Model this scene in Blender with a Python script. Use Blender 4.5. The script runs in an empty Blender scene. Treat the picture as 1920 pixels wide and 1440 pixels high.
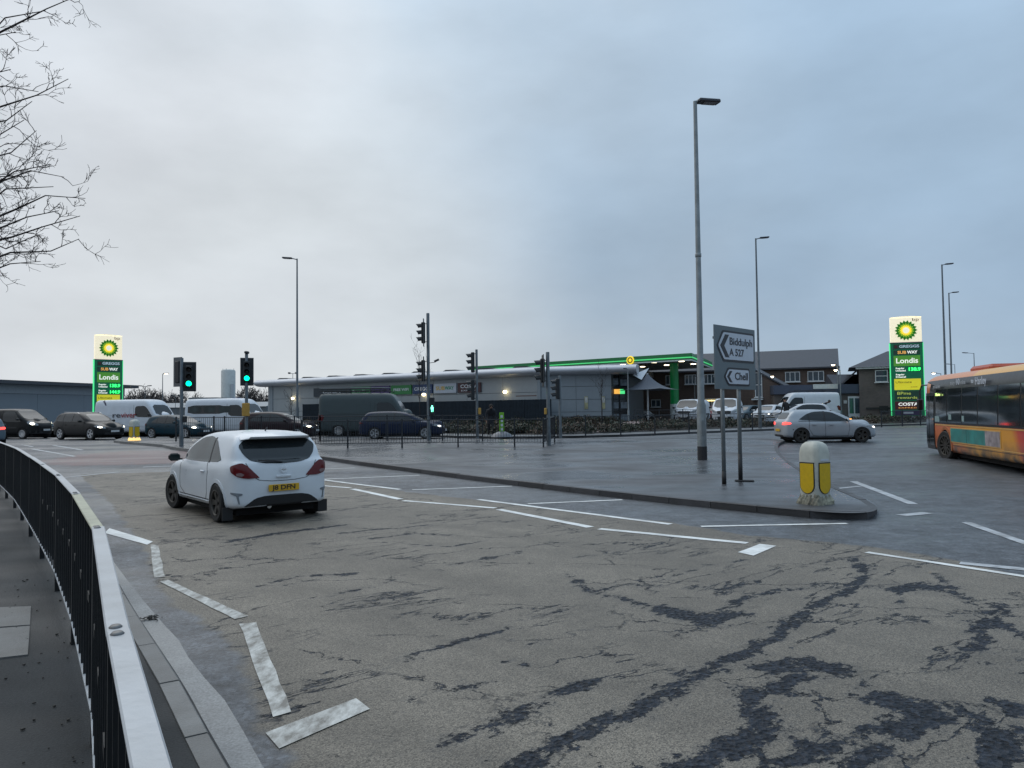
import bpy, math, random
import numpy as np
from mathutils import Vector, Matrix
random.seed(7)
RNG = np.random.default_rng(7)
rad = math.radians
scene = bpy.context.scene
COL = scene.collection

# ---------------------------------------------------------------- camera
CAM_H, FPX, PITCH, ROLL = 1.78, 1397.0, 2.05, -0.0114
cam_data = bpy.data.cameras.new('camera')
cam_data.sensor_width = 36.0
cam_data.lens = 36.0 * FPX / 1920.0
cam_data.clip_start = 0.05
cam_data.clip_end = 3000.0
cam = bpy.data.objects.new('camera', cam_data)
COL.objects.link(cam)
CAM_M = Matrix.Translation((0, 0, CAM_H)) @ Matrix.Rotation(rad(90 + PITCH), 4, 'X') @ Matrix.Rotation(ROLL, 4, 'Z')
cam.matrix_world = CAM_M
scene.camera = cam

# ---------------------------------------------------------------- sky and light
world = bpy.data.worlds.new('World')
scene.world = world
world.use_nodes = True
SUN_EL, SUN_AZ = 55.0, -35.0
def build_world():
    nt = world.node_tree
    nt.nodes.clear()
    N = nt.nodes.new; L = nt.links.new
    out = N('ShaderNodeOutputWorld'); bg = N('ShaderNodeBackground')
    bg.inputs['Strength'].default_value = 0.1
    sky = N('ShaderNodeTexSky'); sky.sky_type = 'NISHITA'; sky.sun_disc = False
    sky.sun_elevation = rad(SUN_EL); sky.sun_rotation = rad(SUN_AZ)
    tc = N('ShaderNodeTexCoord')
    sep = N('ShaderNodeSeparateXYZ'); L(tc.outputs['Generated'], sep.inputs[0])
    # overcast deck: paler towards the west (left), bluer to the right
    mp = N('ShaderNodeMapping'); mp.inputs['Scale'].default_value = (1.0, 1.0, 1.7)
    L(tc.outputs['Generated'], mp.inputs[0])
    n1 = N('ShaderNodeTexNoise'); n1.inputs['Scale'].default_value = 1.5; n1.inputs['Detail'].default_value = 6; n1.inputs['Roughness'].default_value = 0.46
    n1.inputs['Distortion'].default_value = 0.4
    L(mp.outputs[0], n1.inputs[0])
    a = N('ShaderNodeMath'); a.operation = 'MULTIPLY_ADD'; a.inputs[1].default_value = 0.95; a.inputs[2].default_value = 0.40
    L(sep.outputs['X'], a.inputs[0])
    ay = N('ShaderNodeMath'); ay.operation = 'MULTIPLY_ADD'; ay.inputs[1].default_value = -0.30; ay.inputs[2].default_value = 0.30
    L(sep.outputs['Y'], ay.inputs[0])
    a2 = N('ShaderNodeMath'); a2.operation = 'ADD'; L(a.outputs[0], a2.inputs[0]); L(ay.outputs[0], a2.inputs[1])
    b = N('ShaderNodeMath'); b.operation = 'MULTIPLY_ADD'; b.inputs[1].default_value = 1.15
    n1c = N('ShaderNodeMath'); n1c.operation = 'SUBTRACT'; n1c.inputs[1].default_value = 0.5
    L(n1.outputs['Fac'], n1c.inputs[0]); L(n1c.outputs[0], b.inputs[0]); L(a2.outputs[0], b.inputs[2])
    ramp = N('ShaderNodeValToRGB'); L(b.outputs[0], ramp.inputs[0])
    ramp.color_ramp.interpolation = 'B_SPLINE'
    e = ramp.color_ramp.elements
    e[0].position = 0.0; e[0].color = (0.60, 0.63, 0.67, 1)
    e[1].position = 1.0; e[1].color = (0.30, 0.415, 0.545, 1)
    m = e.new(0.35); m.color = (0.48, 0.545, 0.60, 1)
    m = e.new(0.62); m.color = (0.385, 0.485, 0.59, 1)
    # elevation: greyer band low down, a pale break in the cloud near the western horizon
    n2 = N('ShaderNodeTexNoise'); n2.inputs['Scale'].default_value = 3.2; n2.inputs['Detail'].default_value = 6; n2.inputs['Roughness'].default_value = .52
    mp2 = N('ShaderNodeMapping'); mp2.inputs['Scale'].default_value = (1.0, 1.0, 2.2); mp2.inputs['Location'].default_value = (3.1, 0.4, 0.2)
    L(tc.outputs['Generated'], mp2.inputs[0]); L(mp2.outputs[0], n2.inputs[0])
    cr = N('ShaderNodeMapRange'); cr.inputs['From Min'].default_value = 0.3; cr.inputs['From Max'].default_value = 0.7
    cr.inputs['To Min'].default_value = 0.88; cr.inputs['To Max'].default_value = 1.12
    L(n2.outputs['Fac'], cr.inputs['Value'])
    el = N('ShaderNodeValToRGB'); L(sep.outputs['Z'], el.inputs[0])
    q = el.color_ramp.elements
    q[0].position = 0.0; q[0].color = (0.93,) * 3 + (1,)
    q[1].position = 1.0; q[1].color = (1.75, 1.75, 1.75, 1)
    w = q.new(0.75); w.color = (1.4, 1.4, 1.4, 1)
    w = q.new(0.10); w.color = (0.86, 0.86, 0.87, 1)
    w = q.new(0.25); w.color = (0.93, 0.93, 0.93, 1)
    w = q.new(0.48); w.color = (1.12, 1.12, 1.12, 1)
    m1 = N('ShaderNodeMix'); m1.data_type = 'RGBA'; m1.blend_type = 'MULTIPLY'; m1.inputs[0].default_value = 1
    L(ramp.outputs[0], m1.inputs[6]); L(el.outputs[0], m1.inputs[7])
    # pale break direction
    dirv = Vector((-0.33, 1.0, 0.10)).normalized()
    dot = N('ShaderNodeVectorMath'); dot.operation = 'DOT_PRODUCT'; dot.inputs[1].default_value = dirv
    L(tc.outputs['Generated'], dot.inputs[0])
    br = N('ShaderNodeMapRange'); br.inputs['From Min'].default_value = 0.90; br.inputs['From Max'].default_value = 1.0
    br.interpolation_type = 'SMOOTHSTEP'; br.inputs['To Max'].default_value = 1.0
    L(dot.outputs['Value'], br.inputs['Value'])
    bm = N('ShaderNodeMath'); bm.operation = 'MULTIPLY'
    nn = N('ShaderNodeMapRange'); nn.inputs['From Min'].default_value = 0.25; nn.inputs['From Max'].default_value = 0.72
    L(n1.outputs['Fac'], nn.inputs['Value'])
    L(br.outputs[0], bm.inputs[0]); L(nn.outputs[0], bm.inputs[1])
    bb = N('ShaderNodeMath'); bb.operation = 'MULTIPLY'; bb.inputs[1].default_value = 0.6
    L(bm.outputs[0], bb.inputs[0])
    mixb = N('ShaderNodeMix'); mixb.data_type = 'RGBA'; mixb.inputs[7].default_value = (0.72, 0.74, 0.74, 1)
    L(bb.outputs[0], mixb.inputs[0])
    L(m1.outputs[2], mixb.inputs[6])
    mm = N('ShaderNodeMix'); mm.data_type = 'RGBA'; mm.blend_type = 'MULTIPLY'; mm.inputs[0].default_value = 1
    L(mixb.outputs[2], mm.inputs[6]); L(cr.outputs[0], mm.inputs[7])
    sc = N('ShaderNodeVectorMath'); sc.operation = 'SCALE'; sc.inputs['Scale'].default_value = 12.0
    L(mm.outputs[2], sc.inputs[0])
    mx = N('ShaderNodeMix'); mx.data_type = 'RGBA'; mx.inputs[0].default_value = 0.95
    L(sky.outputs[0], mx.inputs[6]); L(sc.outputs[0], mx.inputs[7])
    L(mx.outputs[2], bg.inputs['Color']); L(bg.outputs[0], out.inputs[0])
build_world()
sun_d = bpy.data.lights.new('sun', 'SUN'); sun_d.energy = 0.9; sun_d.angle = rad(60); sun_d.color = (1.0, 0.97, 0.93)
sun = bpy.data.objects.new('sun', sun_d); COL.objects.link(sun)
_d = Vector((math.sin(rad(SUN_AZ)) * math.cos(rad(SUN_EL)), math.cos(rad(SUN_AZ)) * math.cos(rad(SUN_EL)), math.sin(rad(SUN_EL))))
sun.rotation_euler = _d.to_track_quat('Z', 'Y').to_euler()
scene.view_settings.view_transform = 'Standard'
scene.view_settings.look = 'None'
scene.view_settings.exposure = 0.0
scene.view_settings.gamma = 1.0
scene.view_settings.use_curve_mapping = False

# ---------------------------------------------------------------- ground heights and picking
def sstep(a, b, x):
    t = np.clip((x - a) / (b - a), 0, 1)
    return t * t * (3 - 2 * t)
def ground(y):
    return 0.35 * sstep(18.0, 38.0, y)
CM3 = CAM_M.to_3x3()
def ray(px, py):
    return CM3 @ Vector(((px - 960) / FPX, -(py - 720) / FPX, -1.0))
def at(px, py, off=0.0, base=None):
    """point of the ground (plus off) seen at the photograph's pixel px, py"""
    d = ray(px, py)
    y = 20.0
    for _ in range(60):
        z = (float(ground(y)) if base is None else base) + off
        t = (z - CAM_H) / d.z
        y = 0.5 * y + 0.5 * min(max(t * d.y, 0.2), 900)
    return Vector((t * d.x, t * d.y, z))
def atY(px, py, Y):
    d = ray(px, py); t = Y / d.y
    return Vector((d.x * t, Y, CAM_H + d.z * t))
def G(x, y, off=0.0):
    return Vector((x, y, float(ground(y)) + off))

# ---------------------------------------------------------------- materials
MATS = {}
def mat(name, color, rough=0.5, metal=0.0, emit=0.0, emit_col=None, var=0.12, scale=6.0, bump=0.0, bscale=40.0, coat=0.0,
        trans=0.0, spec=0.5, dirt=0.0, rnd=0.0):
    key = name
    if key in MATS: return MATS[key]
    m = bpy.data.materials.new(name); m.use_nodes = True
    nt = m.node_tree; N = nt.nodes.new; L = nt.links.new
    p = nt.nodes['Principled BSDF']
    p.inputs['Roughness'].default_value = rough
    p.inputs['Metallic'].default_value = metal
    p.inputs['Specular IOR Level'].default_value = spec
    p.inputs['Coat Weight'].default_value = coat
    p.inputs['Coat Roughness'].default_value = 0.06
    if trans: p.inputs['Transmission Weight'].default_value = trans
    tc = N('ShaderNodeTexCoord')
    n = N('ShaderNodeTexNoise'); n.inputs['Scale'].default_value = scale; n.inputs['Detail'].default_value = 5
    L(tc.outputs['Object'], n.inputs[0])
    mr = N('ShaderNodeMapRange'); mr.inputs['From Min'].default_value = 0.25; mr.inputs['From Max'].default_value = 0.75
    mr.inputs['To Min'].default_value = 1 - var; mr.inputs['To Max'].default_value = 1 + var
    L(n.outputs['Fac'], mr.inputs['Value'])
    mx = N('ShaderNodeMix'); mx.data_type = 'RGBA'; mx.blend_type = 'MULTIPLY'; mx.inputs[0].default_value = 1
    mx.inputs[6].default_value = (*color, 1); L(mr.outputs[0], mx.inputs[7])
    last = mx.outputs[2]
    if dirt:
        n3 = N('ShaderNodeTexNoise'); n3.inputs['Scale'].default_value = 2.2; n3.inputs['Detail'].default_value = 8
        L(tc.outputs['Object'], n3.inputs[0])
        r3 = N('ShaderNodeMapRange'); r3.inputs['From Min'].default_value = 0.42; r3.inputs['From Max'].default_value = 0.75
        r3.inputs['To Max'].default_value = dirt
        L(n3.outputs['Fac'], r3.inputs['Value'])
        m3 = N('ShaderNodeMix'); m3.data_type = 'RGBA'; m3.inputs[7].default_value = (0.09, 0.08, 0.065, 1)
        L(r3.outputs[0], m3.inputs[0]); L(last, m3.inputs[6]); last = m3.outputs[2]
    if rnd:
        oi = N('ShaderNodeObjectInfo'); r4 = N('ShaderNodeMapRange'); r4.inputs['To Min'].default_value = 1 - rnd; r4.inputs['To Max'].default_value = 1 + rnd
        L(oi.outputs['Random'], r4.inputs['Value'])
        m4 = N('ShaderNodeMix'); m4.data_type = 'RGBA'; m4.blend_type = 'MULTIPLY'; m4.inputs[0].default_value = 1
        L(last, m4.inputs[6]); L(r4.outputs[0], m4.inputs[7]); last = m4.outputs[2]
    L(last, p.inputs['Base Color'])
    r = N('ShaderNodeMapRange'); r.inputs['To Min'].default_value = max(rough - 0.08, 0.02); r.inputs['To Max'].default_value = min(rough + 0.1, 1)
    L(n.outputs['Fac'], r.inputs['Value']); L(r.outputs[0], p.inputs['Roughness'])
    if bump:
        n2 = N('ShaderNodeTexNoise'); n2.inputs['Scale'].default_value = bscale; n2.inputs['Detail'].default_value = 4
        L(tc.outputs['Object'], n2.inputs[0])
        b = N('ShaderNodeBump'); b.inputs['Strength'].default_value = bump; b.inputs['Distance'].default_value = 0.02
        L(n2.outputs['Fac'], b.inputs['Height']); L(b.outputs[0], p.inputs['Normal'])
    if emit:
        p.inputs['Emission Color'].default_value = (*(emit_col or color), 1)
        p.inputs['Emission Strength'].default_value = emit
    MATS[key] = m
    return m

# ---------------------------------------------------------------- mesh helpers
class MB:
    def __init__(self): self.v = []; self.f = []; self.mi = []
    def add(self, vs, fs, mi=0, M=None):
        o = len(self.v)
        if M is not None: vs = [M @ Vector(v) for v in vs]
        self.v += [tuple(v) for v in vs]
        self.f += [tuple(i + o for i in f) for f in fs]
        self.mi += [mi] * len(fs)
        return self
    def box(self, c, s, M=None, mi=0, rz=0.0, taper=1.0, bev=0.0):
        x, y, z = [d / 2 for d in s]
        if bev > 0:
            b = min(bev, x * .9, y * .9, z * .9)
            vs = []
            for sz in (-1, 1):
                for sx, sy in ((-1, -1), (1, -1), (1, 1), (-1, 1)):
                    vs += [(sx * x, sy * (y - b), sz * (z - b)), (sx * (x - b), sy * y, sz * (z - b)), (sx * (x - b), sy * (y - b), sz * z)]
            import itertools
            T = Matrix.Rotation(rz, 4, 'Z'); T.translation = Vector(c)
            if M is not None: T = M @ T
            bmv = convex(vs)
            return self.add(bmv[0], bmv[1], mi, T)
        vs = [(-x, -y, -z), (x, -y, -z), (x, y, -z), (-x, y, -z),
              (-x * taper, -y * taper, z), (x * taper, -y * taper, z), (x * taper, y * taper, z), (-x * taper, y * taper, z)]
        fs = [(3, 2, 1, 0), (4, 5, 6, 7), (0, 1, 5, 4), (1, 2, 6, 5), (2, 3, 7, 6), (3, 0, 4, 7)]
        T = Matrix.Rotation(rz, 4, 'Z'); T.translation = Vector(c)
        if M is not None: T = M @ T
        return self.add(vs, fs, mi, T)
    def tube(self, pts, r, n=8, mi=0, caps=True, M=None):
        pts = [Vector(p) for p in pts]
        if not hasattr(r, '__len__'): r = [r] * len(pts)
        vs = []; fs = []
        t0 = (pts[1] - pts[0]).normalized()
        ref = Vector((0, 0, 1)) if abs(t0.z) < 0.9 else Vector((1, 0, 0))
        u = t0.cross(ref).normalized()
        for i, p in enumerate(pts):
            t = (pts[min(i + 1, len(pts) - 1)] - pts[max(i - 1, 0)]).normalized()
            u = (u - t * u.dot(t)).normalized(); w = t.cross(u)
            for k in range(n):
                a = 2 * math.pi * k / n
                vs.append(p + (u * math.cos(a) + w * math.sin(a)) * r[i])
        for i in range(len(pts) - 1):
            for k in range(n):
                a = i * n + k; b = i * n + (k + 1) % n
                fs.append((a, b, b + n, a + n))
        if caps:
            fs.append(tuple(range(n))[::-1]); fs.append(tuple(range((len(pts) - 1) * n, len(pts) * n)))
        return self.add(vs, fs, mi, M)
    def cyl(self, p0, p1, r, n=12, mi=0, M=None, r1=None):
        return self.tube([p0, p1], [r, r if r1 is None else r1], n, mi, True, M)
    def prism(self, poly, z0, z1, mi=0, M=None):
        n = len(poly)
        vs = [(p[0], p[1], z0) for p in poly] + [(p[0], p[1], z1) for p in poly]
        fs = [tuple(range(n))[::-1], tuple(range(n, 2 * n))] + [(i, (i + 1) % n, (i + 1) % n + n, i + n) for i in range(n)]
        return self.add(vs, fs, mi, M)
    def lathe(self, prof, n=24, mi=0, M=None, close=False):
        """prof: (r, z) rotated round z"""
        vs = []; fs = []
        for (r, z) in prof:
            for k in range(n):
                a = 2 * math.pi * k / n
                vs.append((r * math.cos(a), r * math.sin(a), z))
        m = len(prof)
        for i in range(m if close else m - 1):
            j = (i + 1) % m
            for k in range(n):
                l = (k + 1) % n
                fs.append((i * n + k, i * n + l, j * n + l, j * n + k))
        return self.add(vs, fs, mi, M)
    def mesh(self, name='mesh', mats=(), smooth=False, angle=None):
        me = bpy.data.meshes.new(name)
        me.from_pydata(self.v, [], self.f)
        for m in mats: me.materials.append(m)
        if len(mats) > 1: me.polygons.foreach_set('material_index', self.mi)
        if smooth:
            me.polygons.foreach_set('use_smooth', [True] * len(me.polygons))
            if angle is not None: me.set_sharp_from_angle(angle=rad(angle))
        me.update()
        return me
    def build(self, name, m, parent=None, smooth=False, angle=None):
        me = self.mesh(name, m if isinstance(m, (list, tuple)) else [m], smooth, angle)
        return obj(name, me, parent)
def convex(vs):
    import bmesh
    bm = bmesh.new()
    for v in vs: bm.verts.new(v)
    bmesh.ops.convex_hull(bm, input=bm.verts)
    bmesh.ops.dissolve_limit(bm, angle_limit=rad(1), verts=bm.verts, edges=bm.edges)
    bm.verts.ensure_lookup_table(); bm.verts.index_update()
    out = [tuple(v.co) for v in bm.verts], [tuple(v.index for v in f.verts) for f in bm.faces]
    bm.free()
    return out
def obj(name, me, parent=None, M=None):
    o = bpy.data.objects.new(name, me); COL.objects.link(o)
    if parent is not None: o.parent = parent
    if M is not None: o.matrix_local = M
    return o
def tag(o, label=None, cat=None, group=None, kind=None):
    if label: o['label'] = label
    if cat: o['category'] = cat
    if group: o['group'] = group
    if kind: o['kind'] = kind
    return o
def thing(name, label, cat, loc=(0, 0, 0), rz=0.0, group=None):
    o = bpy.data.objects.new(name, None); COL.objects.link(o)
    o.empty_display_size = 0.2
    o.location = loc; o.rotation_euler = (0, 0, rz)
    return tag(o, label, cat, group)
def copy_tree(o, parent=None):
    c = o.copy(); COL.objects.link(c); c.parent = parent
    for ch in list(o.children): copy_tree(ch, c)
    return c
FONT_CACHE = {}
def text_mesh(s, size=1.0, bold=0.0, m=None, ext=0.002, align='CENTER', spacing=1.0, width=None):
    key = (s, size, bold, m.name if m else None, ext, align, width, spacing)
    if key in FONT_CACHE: return FONT_CACHE[key]
    c = bpy.data.curves.new('lettering', 'FONT')
    c.body = s; c.size = size; c.offset = bold; c.extrude = ext; c.align_x = align; c.align_y = 'CENTER'; c.space_character = spacing
    c.resolution_u = 3
    o = bpy.data.objects.new('lettering', c); COL.objects.link(o)
    bpy.context.view_layer.update()
    me = bpy.data.meshes.new_from_object(o.evaluated_get(bpy.context.evaluated_depsgraph_get()))
    bpy.data.objects.remove(o)
    me.materials.clear()
    if m: me.materials.append(m)
    if width:
        co = np.zeros(len(me.vertices) * 3); me.vertices.foreach_get('co', co); co = co.reshape(-1, 3)
        w = co[:, 0].max() - co[:, 0].min()
        co[:, 0] *= width / w
        me.vertices.foreach_set('co', co.ravel())
    FONT_CACHE[key] = me
    return me
def lettering(s, parent, loc, size, m, rx=90.0, rz=0.0, **k):
    """upright lettering facing local -y at rz = 0"""
    me = text_mesh(s, size, m=m, **k)
    o = obj('lettering', me, parent)
    o.location = loc; o.rotation_euler = (rad(rx), 0, rz)
    return o

def sdpoly(P, poly):
    """signed distance (negative inside) of points P (n,2) to a polygon"""
    V = np.asarray(poly, float); n = len(V)
    d = np.full(len(P), 1e9); s = np.ones(len(P))
    j = n - 1
    for i in range(n):
        e = V[j] - V[i]; w = P - V[i]
        t = np.clip((w @ e) / max(e @ e, 1e-12), 0, 1)
        b = w - t[:, None] * e
        d = np.minimum(d, (b * b).sum(1))
        c1 = P[:, 1] >= V[i][1]; c2 = P[:, 1] < V[j][1]; c3 = (e[0] * w[:, 1]) > (e[1] * w[:, 0])
        fl = (c1 & c2 & c3) | (~c1 & ~c2 & ~c3)
        s[fl] *= -1
        j = i
    return s * np.sqrt(d)
def dline(P, pts):
    d = np.full(len(P), 1e9)
    V = np.asarray(pts, float)
    for a, b in zip(V[:-1], V[1:]):
        e = b - a; w = P - a
        t = np.clip((w @ e) / max(e @ e, 1e-12), 0, 1)
        q = w - t[:, None] * e
        d = np.minimum(d, (q * q).sum(1))
    return np.sqrt(d)
# ================================================================ GROUND
def px2(pts): return [tuple(at(x, y)[:2]) for x, y in pts]
TAN = px2([(150, 890), (205, 940), (240, 985), (268, 1020), (285, 1060), (300, 1110), (370, 1160), (440, 1210), (470, 1290), (500, 1360), (560, 1440)]) + \
      [(-0.9, 2.0), (12, 2.0), (16, 7.5)] + px2([(1920, 1082), (1800, 1052), (1640, 1026), (1530, 1015), (1400, 1004), (1256, 980), (1100, 962), (900, 938), (760, 922), (640, 903), (560, 893), (330, 884)])
RED = px2([(70, 866), (150, 852), (240, 845), (345, 845), (600, 848), (600, 862), (345, 868), (230, 872), (120, 874)])
WEARL = [  # (pixels of a damaged strip, half width in m)
 ([(960, 1440), (1060, 1390), (1180, 1340), (1300, 1270), (1400, 1220)], .10),
 ([(1400, 1220), (1448, 1194), (1496, 1159), (1537, 1130), (1608, 1101), (1624, 1076), (1604, 1047)], .09),
 ([(1608, 1101), (1560, 1092), (1480, 1105), (1400, 1120), (1330, 1160)], .06),
 ([(1441, 1250), (1510, 1240), (1575, 1258)], .14), ([(1464, 1293), (1500, 1270)], .13),
 ([(1575, 1258), (1649, 1300), (1700, 1308), (1767, 1325)], .05),
 ([(1660, 1315), (1719, 1325), (1740, 1345), (1690, 1370)], .16), ([(1719, 1363), (1623, 1370), (1579, 1395), (1496, 1427), (1440, 1440)], .09),
 ([(1640, 1400), (1600, 1440)], .10), ([(1400, 1300), (1430, 1340), (1430, 1363), (1400, 1395), (1330, 1420), (1280, 1440)], .13),
 ([(1430, 1363), (1520, 1400), (1600, 1420)], .03),
 ([(1873, 1133), (1863, 1156), (1879, 1175), (1920, 1191)], .09), ([(1844, 1159), (1841, 1197), (1825, 1216)], .10),
 ([(1825, 1216), (1812, 1236), (1764, 1229), (1707, 1210)], .02), ([(1812, 1236), (1920, 1263)], .02),
 ([(1684, 1105), (1720, 1100), (1770, 1100)], .17), ([(1757, 1076), (1780, 1108), (1815, 1124)], .05),
 ([(1767, 1319), (1841, 1350), (1880, 1365), (1920, 1373)], .08), ([(1870, 1370), (1880, 1420), (1850, 1440)], .12), ([(1890, 1322), (1920, 1340)], .12),
 ([(1671, 1146), (1700, 1160), (1729, 1164)], .03), ([(1690, 1140), (1684, 1105)], .03),
 ([(1070, 1080), (1110, 1110), (1190, 1128), (1240, 1142), (1280, 1150)], .07), ([(1240, 1142), (1330, 1165), (1370, 1150)], .16), ([(1110, 1110), (1180, 1095), (1240, 1100)], .05),
 ([(830, 1395), (900, 1370), (960, 1340), (1030, 1310), (1110, 1275)], .07), ([(760, 1310), (850, 1290), (930, 1278)], .02),
 ([(700, 1260), (780, 1232), (820, 1218), (960, 1170), (1085, 1135)], .02), ([(780, 1225), (840, 1212), (960, 1175)], .05),
 ([(490, 1100), (560, 1080), (640, 1078)], .035), ([(590, 1078), (660, 1076)], .05), ([(430, 1118), (520, 1100), (650, 1075)], .015),
 ([(590, 1120), (660, 1108), (740, 1088)], .03), ([(640, 1135), (700, 1118), (770, 1105)], .02), ([(840, 1060), (900, 1050), (975, 1035)], .05),
 ([(640, 1000), (720, 992), (800, 985)], .07), ([(700, 1010), (780, 1000), (840, 1003)], .06), ([(430, 960), (520, 985), (600, 965), (680, 950)], .03), ([(430, 1015), (520, 1000), (640, 985)], .10),
 ([(300, 1020), (380, 1005), (470, 990)], .03), ([(200, 1000), (330, 985), (440, 985)], .02), ([(760, 1020), (850, 1025), (930, 1010)], .03),
 ([(430, 1055), (500, 1045)], .02), ([(1080, 1045), (1160, 1035), (1240, 1020)], .02), ([(1200, 1100), (1330, 1060), (1400, 1050)], .02),
 ([(1290, 1100), (1350, 1105), (1420, 1090)], .05), ([(950, 1240), (985, 1245)], .03), ([(1000, 1210), (1030, 1205)], .03),
]
def axis(lo, hi, parts, far):
    xs = []
    for a, b, s in parts: xs += list(np.arange(a, b, s))
    xs.append(parts[-1][1])
    g = []; d = parts[0][2]; x = parts[0][0]
    while x > lo: d *= 1.35; x -= d; g.append(x)
    h = []; d = parts[-1][2]; x = parts[-1][1]
    while x < hi: d *= 1.35; x += d; h.append(x)
    return np.array(g[::-1] + xs + h)
def build_ground():
    X = axis(-900, 900, [(-24, -4, .35), (-4, 9.5, .045), (9.5, 30, .35)], 1)
    Y = axis(-60, 1500, [(-3, 2.6, .4), (2.6, 12.5, .055), (12.5, 24, .18), (24, 60, .5)], 1)
    XX, YY = np.meshgrid(X, Y)
    P = np.stack([XX.ravel(), YY.ravel()], 1)
    Z = ground(P[:, 1])
    Z = Z + 0.3 * sstep(60, 80, P[:, 1])
    nx, ny = len(X), len(Y)
    co = np.stack([P[:, 0], P[:, 1], Z], 1)
    i = np.arange((nx - 1) * (ny - 1)); r = i // (nx - 1); c = i % (nx - 1)
    a = r * nx + c
    F = np.stack([a, a + 1, a + nx + 1, a + nx], 1)
    me = bpy.data.meshes.new('road')
    me.vertices.add(len(co)); me.vertices.foreach_set('co', co.ravel())
    me.loops.add(F.size); me.loops.foreach_set('vertex_index', F.ravel().astype(np.int32))
    me.polygons.add(len(F)); me.polygons.foreach_set('loop_start', (np.arange(len(F)) * 4).astype(np.int32))
    me.update(calc_edges=True)
    me.polygons.foreach_set('use_smooth', [True] * len(F))
    near = (np.abs(P[:, 0]) < 40) & (P[:, 1] < 45) & (P[:, 1] > -5)
    def attr(name, vals, default):
        full = np.full(len(P), default, float); full[near] = vals
        at_ = me.attributes.new(name, 'FLOAT', 'POINT'); at_.data.foreach_set('value', full)
    Q = P[near]
    attr('sd_pale', sdpoly(Q, TAN), 10)
    attr('sd_red', sdpoly(Q, RED), 10)
    d = np.full(len(Q), 10.0)
    for pts, w in WEARL:
        d = np.minimum(d, dline(Q, px2(pts)) - w)
    attr('sd_worn', d, 10)
    o = obj('road', me); tag(o, kind='structure')
    me.materials.append(road_mat())
    return o
def nodeset(name):
    m = bpy.data.materials.new(name); m.use_nodes = True
    nt = m.node_tree
    return m, nt, nt.nodes.new, nt.links.new, nt.nodes['Principled BSDF']
def road_mat():
    m, nt, N, L, p = nodeset('road_asphalt')
    tc = N('ShaderNodeTexCoord')
    def noise(scale, detail=4, rough=.5, stretch=None, rot=0, dist=0.0):
        n = N('ShaderNodeTexNoise'); n.inputs['Scale'].default_value = scale; n.inputs['Detail'].default_value = detail
        n.inputs['Roughness'].default_value = rough; n.inputs['Distortion'].default_value = dist
        mp = N('ShaderNodeMapping'); mp.vector_type = 'POINT'
        if stretch:
            mp2 = N('ShaderNodeMapping'); mp2.inputs['Rotation'].default_value = (0, 0, -rad(rot))
            L(tc.outputs['Object'], mp2.inputs[0]); L(mp2.outputs[0], mp.inputs[0]); mp.inputs['Scale'].default_value = stretch
        else: L(tc.outputs['Object'], mp.inputs[0])
        L(mp.outputs[0], n.inputs[0]); return n.outputs['Fac']
    def at_(name):
        a = N('ShaderNodeAttribute'); a.attribute_name = name; return a.outputs['Fac']
    def ma(op, a, b=None, c=None):
        n = N('ShaderNodeMath'); n.operation = op
        for i, v in enumerate((a, b, c)):
            if v is None: continue
            if isinstance(v, (int, float)): n.inputs[i].default_value = v
            else: L(v, n.inputs[i])
        return n.outputs[0]
    def rng(v, a, b, c=0., d=1.):
        n = N('ShaderNodeMapRange'); n.inputs['From Min'].default_value = a; n.inputs['From Max'].default_value = b
        n.inputs['To Min'].default_value = c; n.inputs['To Max'].default_value = d; L(v, n.inputs['Value']); return n.outputs[0]
    def mix(f, a, b, blend='MIX'):
        n = N('ShaderNodeMix'); n.data_type = 'RGBA'; n.blend_type = blend
        if isinstance(f, (int, float)): n.inputs[0].default_value = f
        else: L(f, n.inputs[0])
        for i, v in ((6, a), (7, b)):
            if isinstance(v, tuple): n.inputs[i].default_value = (*v, 1)
            else: L(v, n.inputs[i])
        return n.outputs[2]
    big = noise(.35, 3); mid = noise(2.2, 6, .6); fine = noise(26, 5, .7); grit = noise(150, 2, .6)
    rag = noise(5.0, 8, .72, (0.7, 1.4, 1), 42)
    vor = N('ShaderNodeTexVoronoi'); vor.inputs['Scale'].default_value = 130
    L(tc.outputs['Object'], vor.inputs[0])
    vor2 = N('ShaderNodeTexVoronoi'); vor2.inputs['Scale'].default_value = 45
    L(tc.outputs['Object'], vor2.inputs[0])
    # pale worn aggregate surface
    chip = rng(vor.outputs['Color'], 0, 1, .25, 1.75)
    pale = mix(1., (0.150, 0.131, 0.104), chip, 'MULTIPLY')
    pale = mix(1., pale, rng(mid, .25, .75, .78, 1.20), 'MULTIPLY')
    pale = mix(1., pale, rng(big, .3, .7, .85, 1.12), 'MULTIPLY')
    pale = mix(1., pale, rng(noise(1.1, 5, .6, (.12, 1.1, 1), 138), .35, .65, .84, 1.12), 'MULTIPLY')
    pale = mix(rng(noise(14, 3, .5), .60, .72, 0, .35), pale, (.085, .08, .072))
    dark = mix(1., (0.062, 0.068, 0.076), rng(mid, .25, .75, .45, 1.6), 'MULTIPLY')
    dark = mix(1., dark, rng(vor2.outputs['Color'], 0, 1, .5, 1.6), 'MULTIPLY')
    dark = mix(1., dark, rng(noise(6.5, 8, .75), .35, .65, .55, 1.5), 'MULTIPLY')
    vor3 = N('ShaderNodeTexVoronoi'); vor3.inputs['Scale'].default_value = 32; L(tc.outputs['Object'], vor3.inputs[0])
    worn = mix(1., (0.018, 0.021, 0.027), rng(fine, .3, .7, .3, 2.0), 'MULTIPLY')
    worn = mix(1., worn, rng(vor3.outputs['Color'], .1, .9, .45, 1.9), 'MULTIPLY')
    e = ma('ADD', at_('sd_pale'), ma('MULTIPLY', ma('SUBTRACT', mid, .5), .35))
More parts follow.
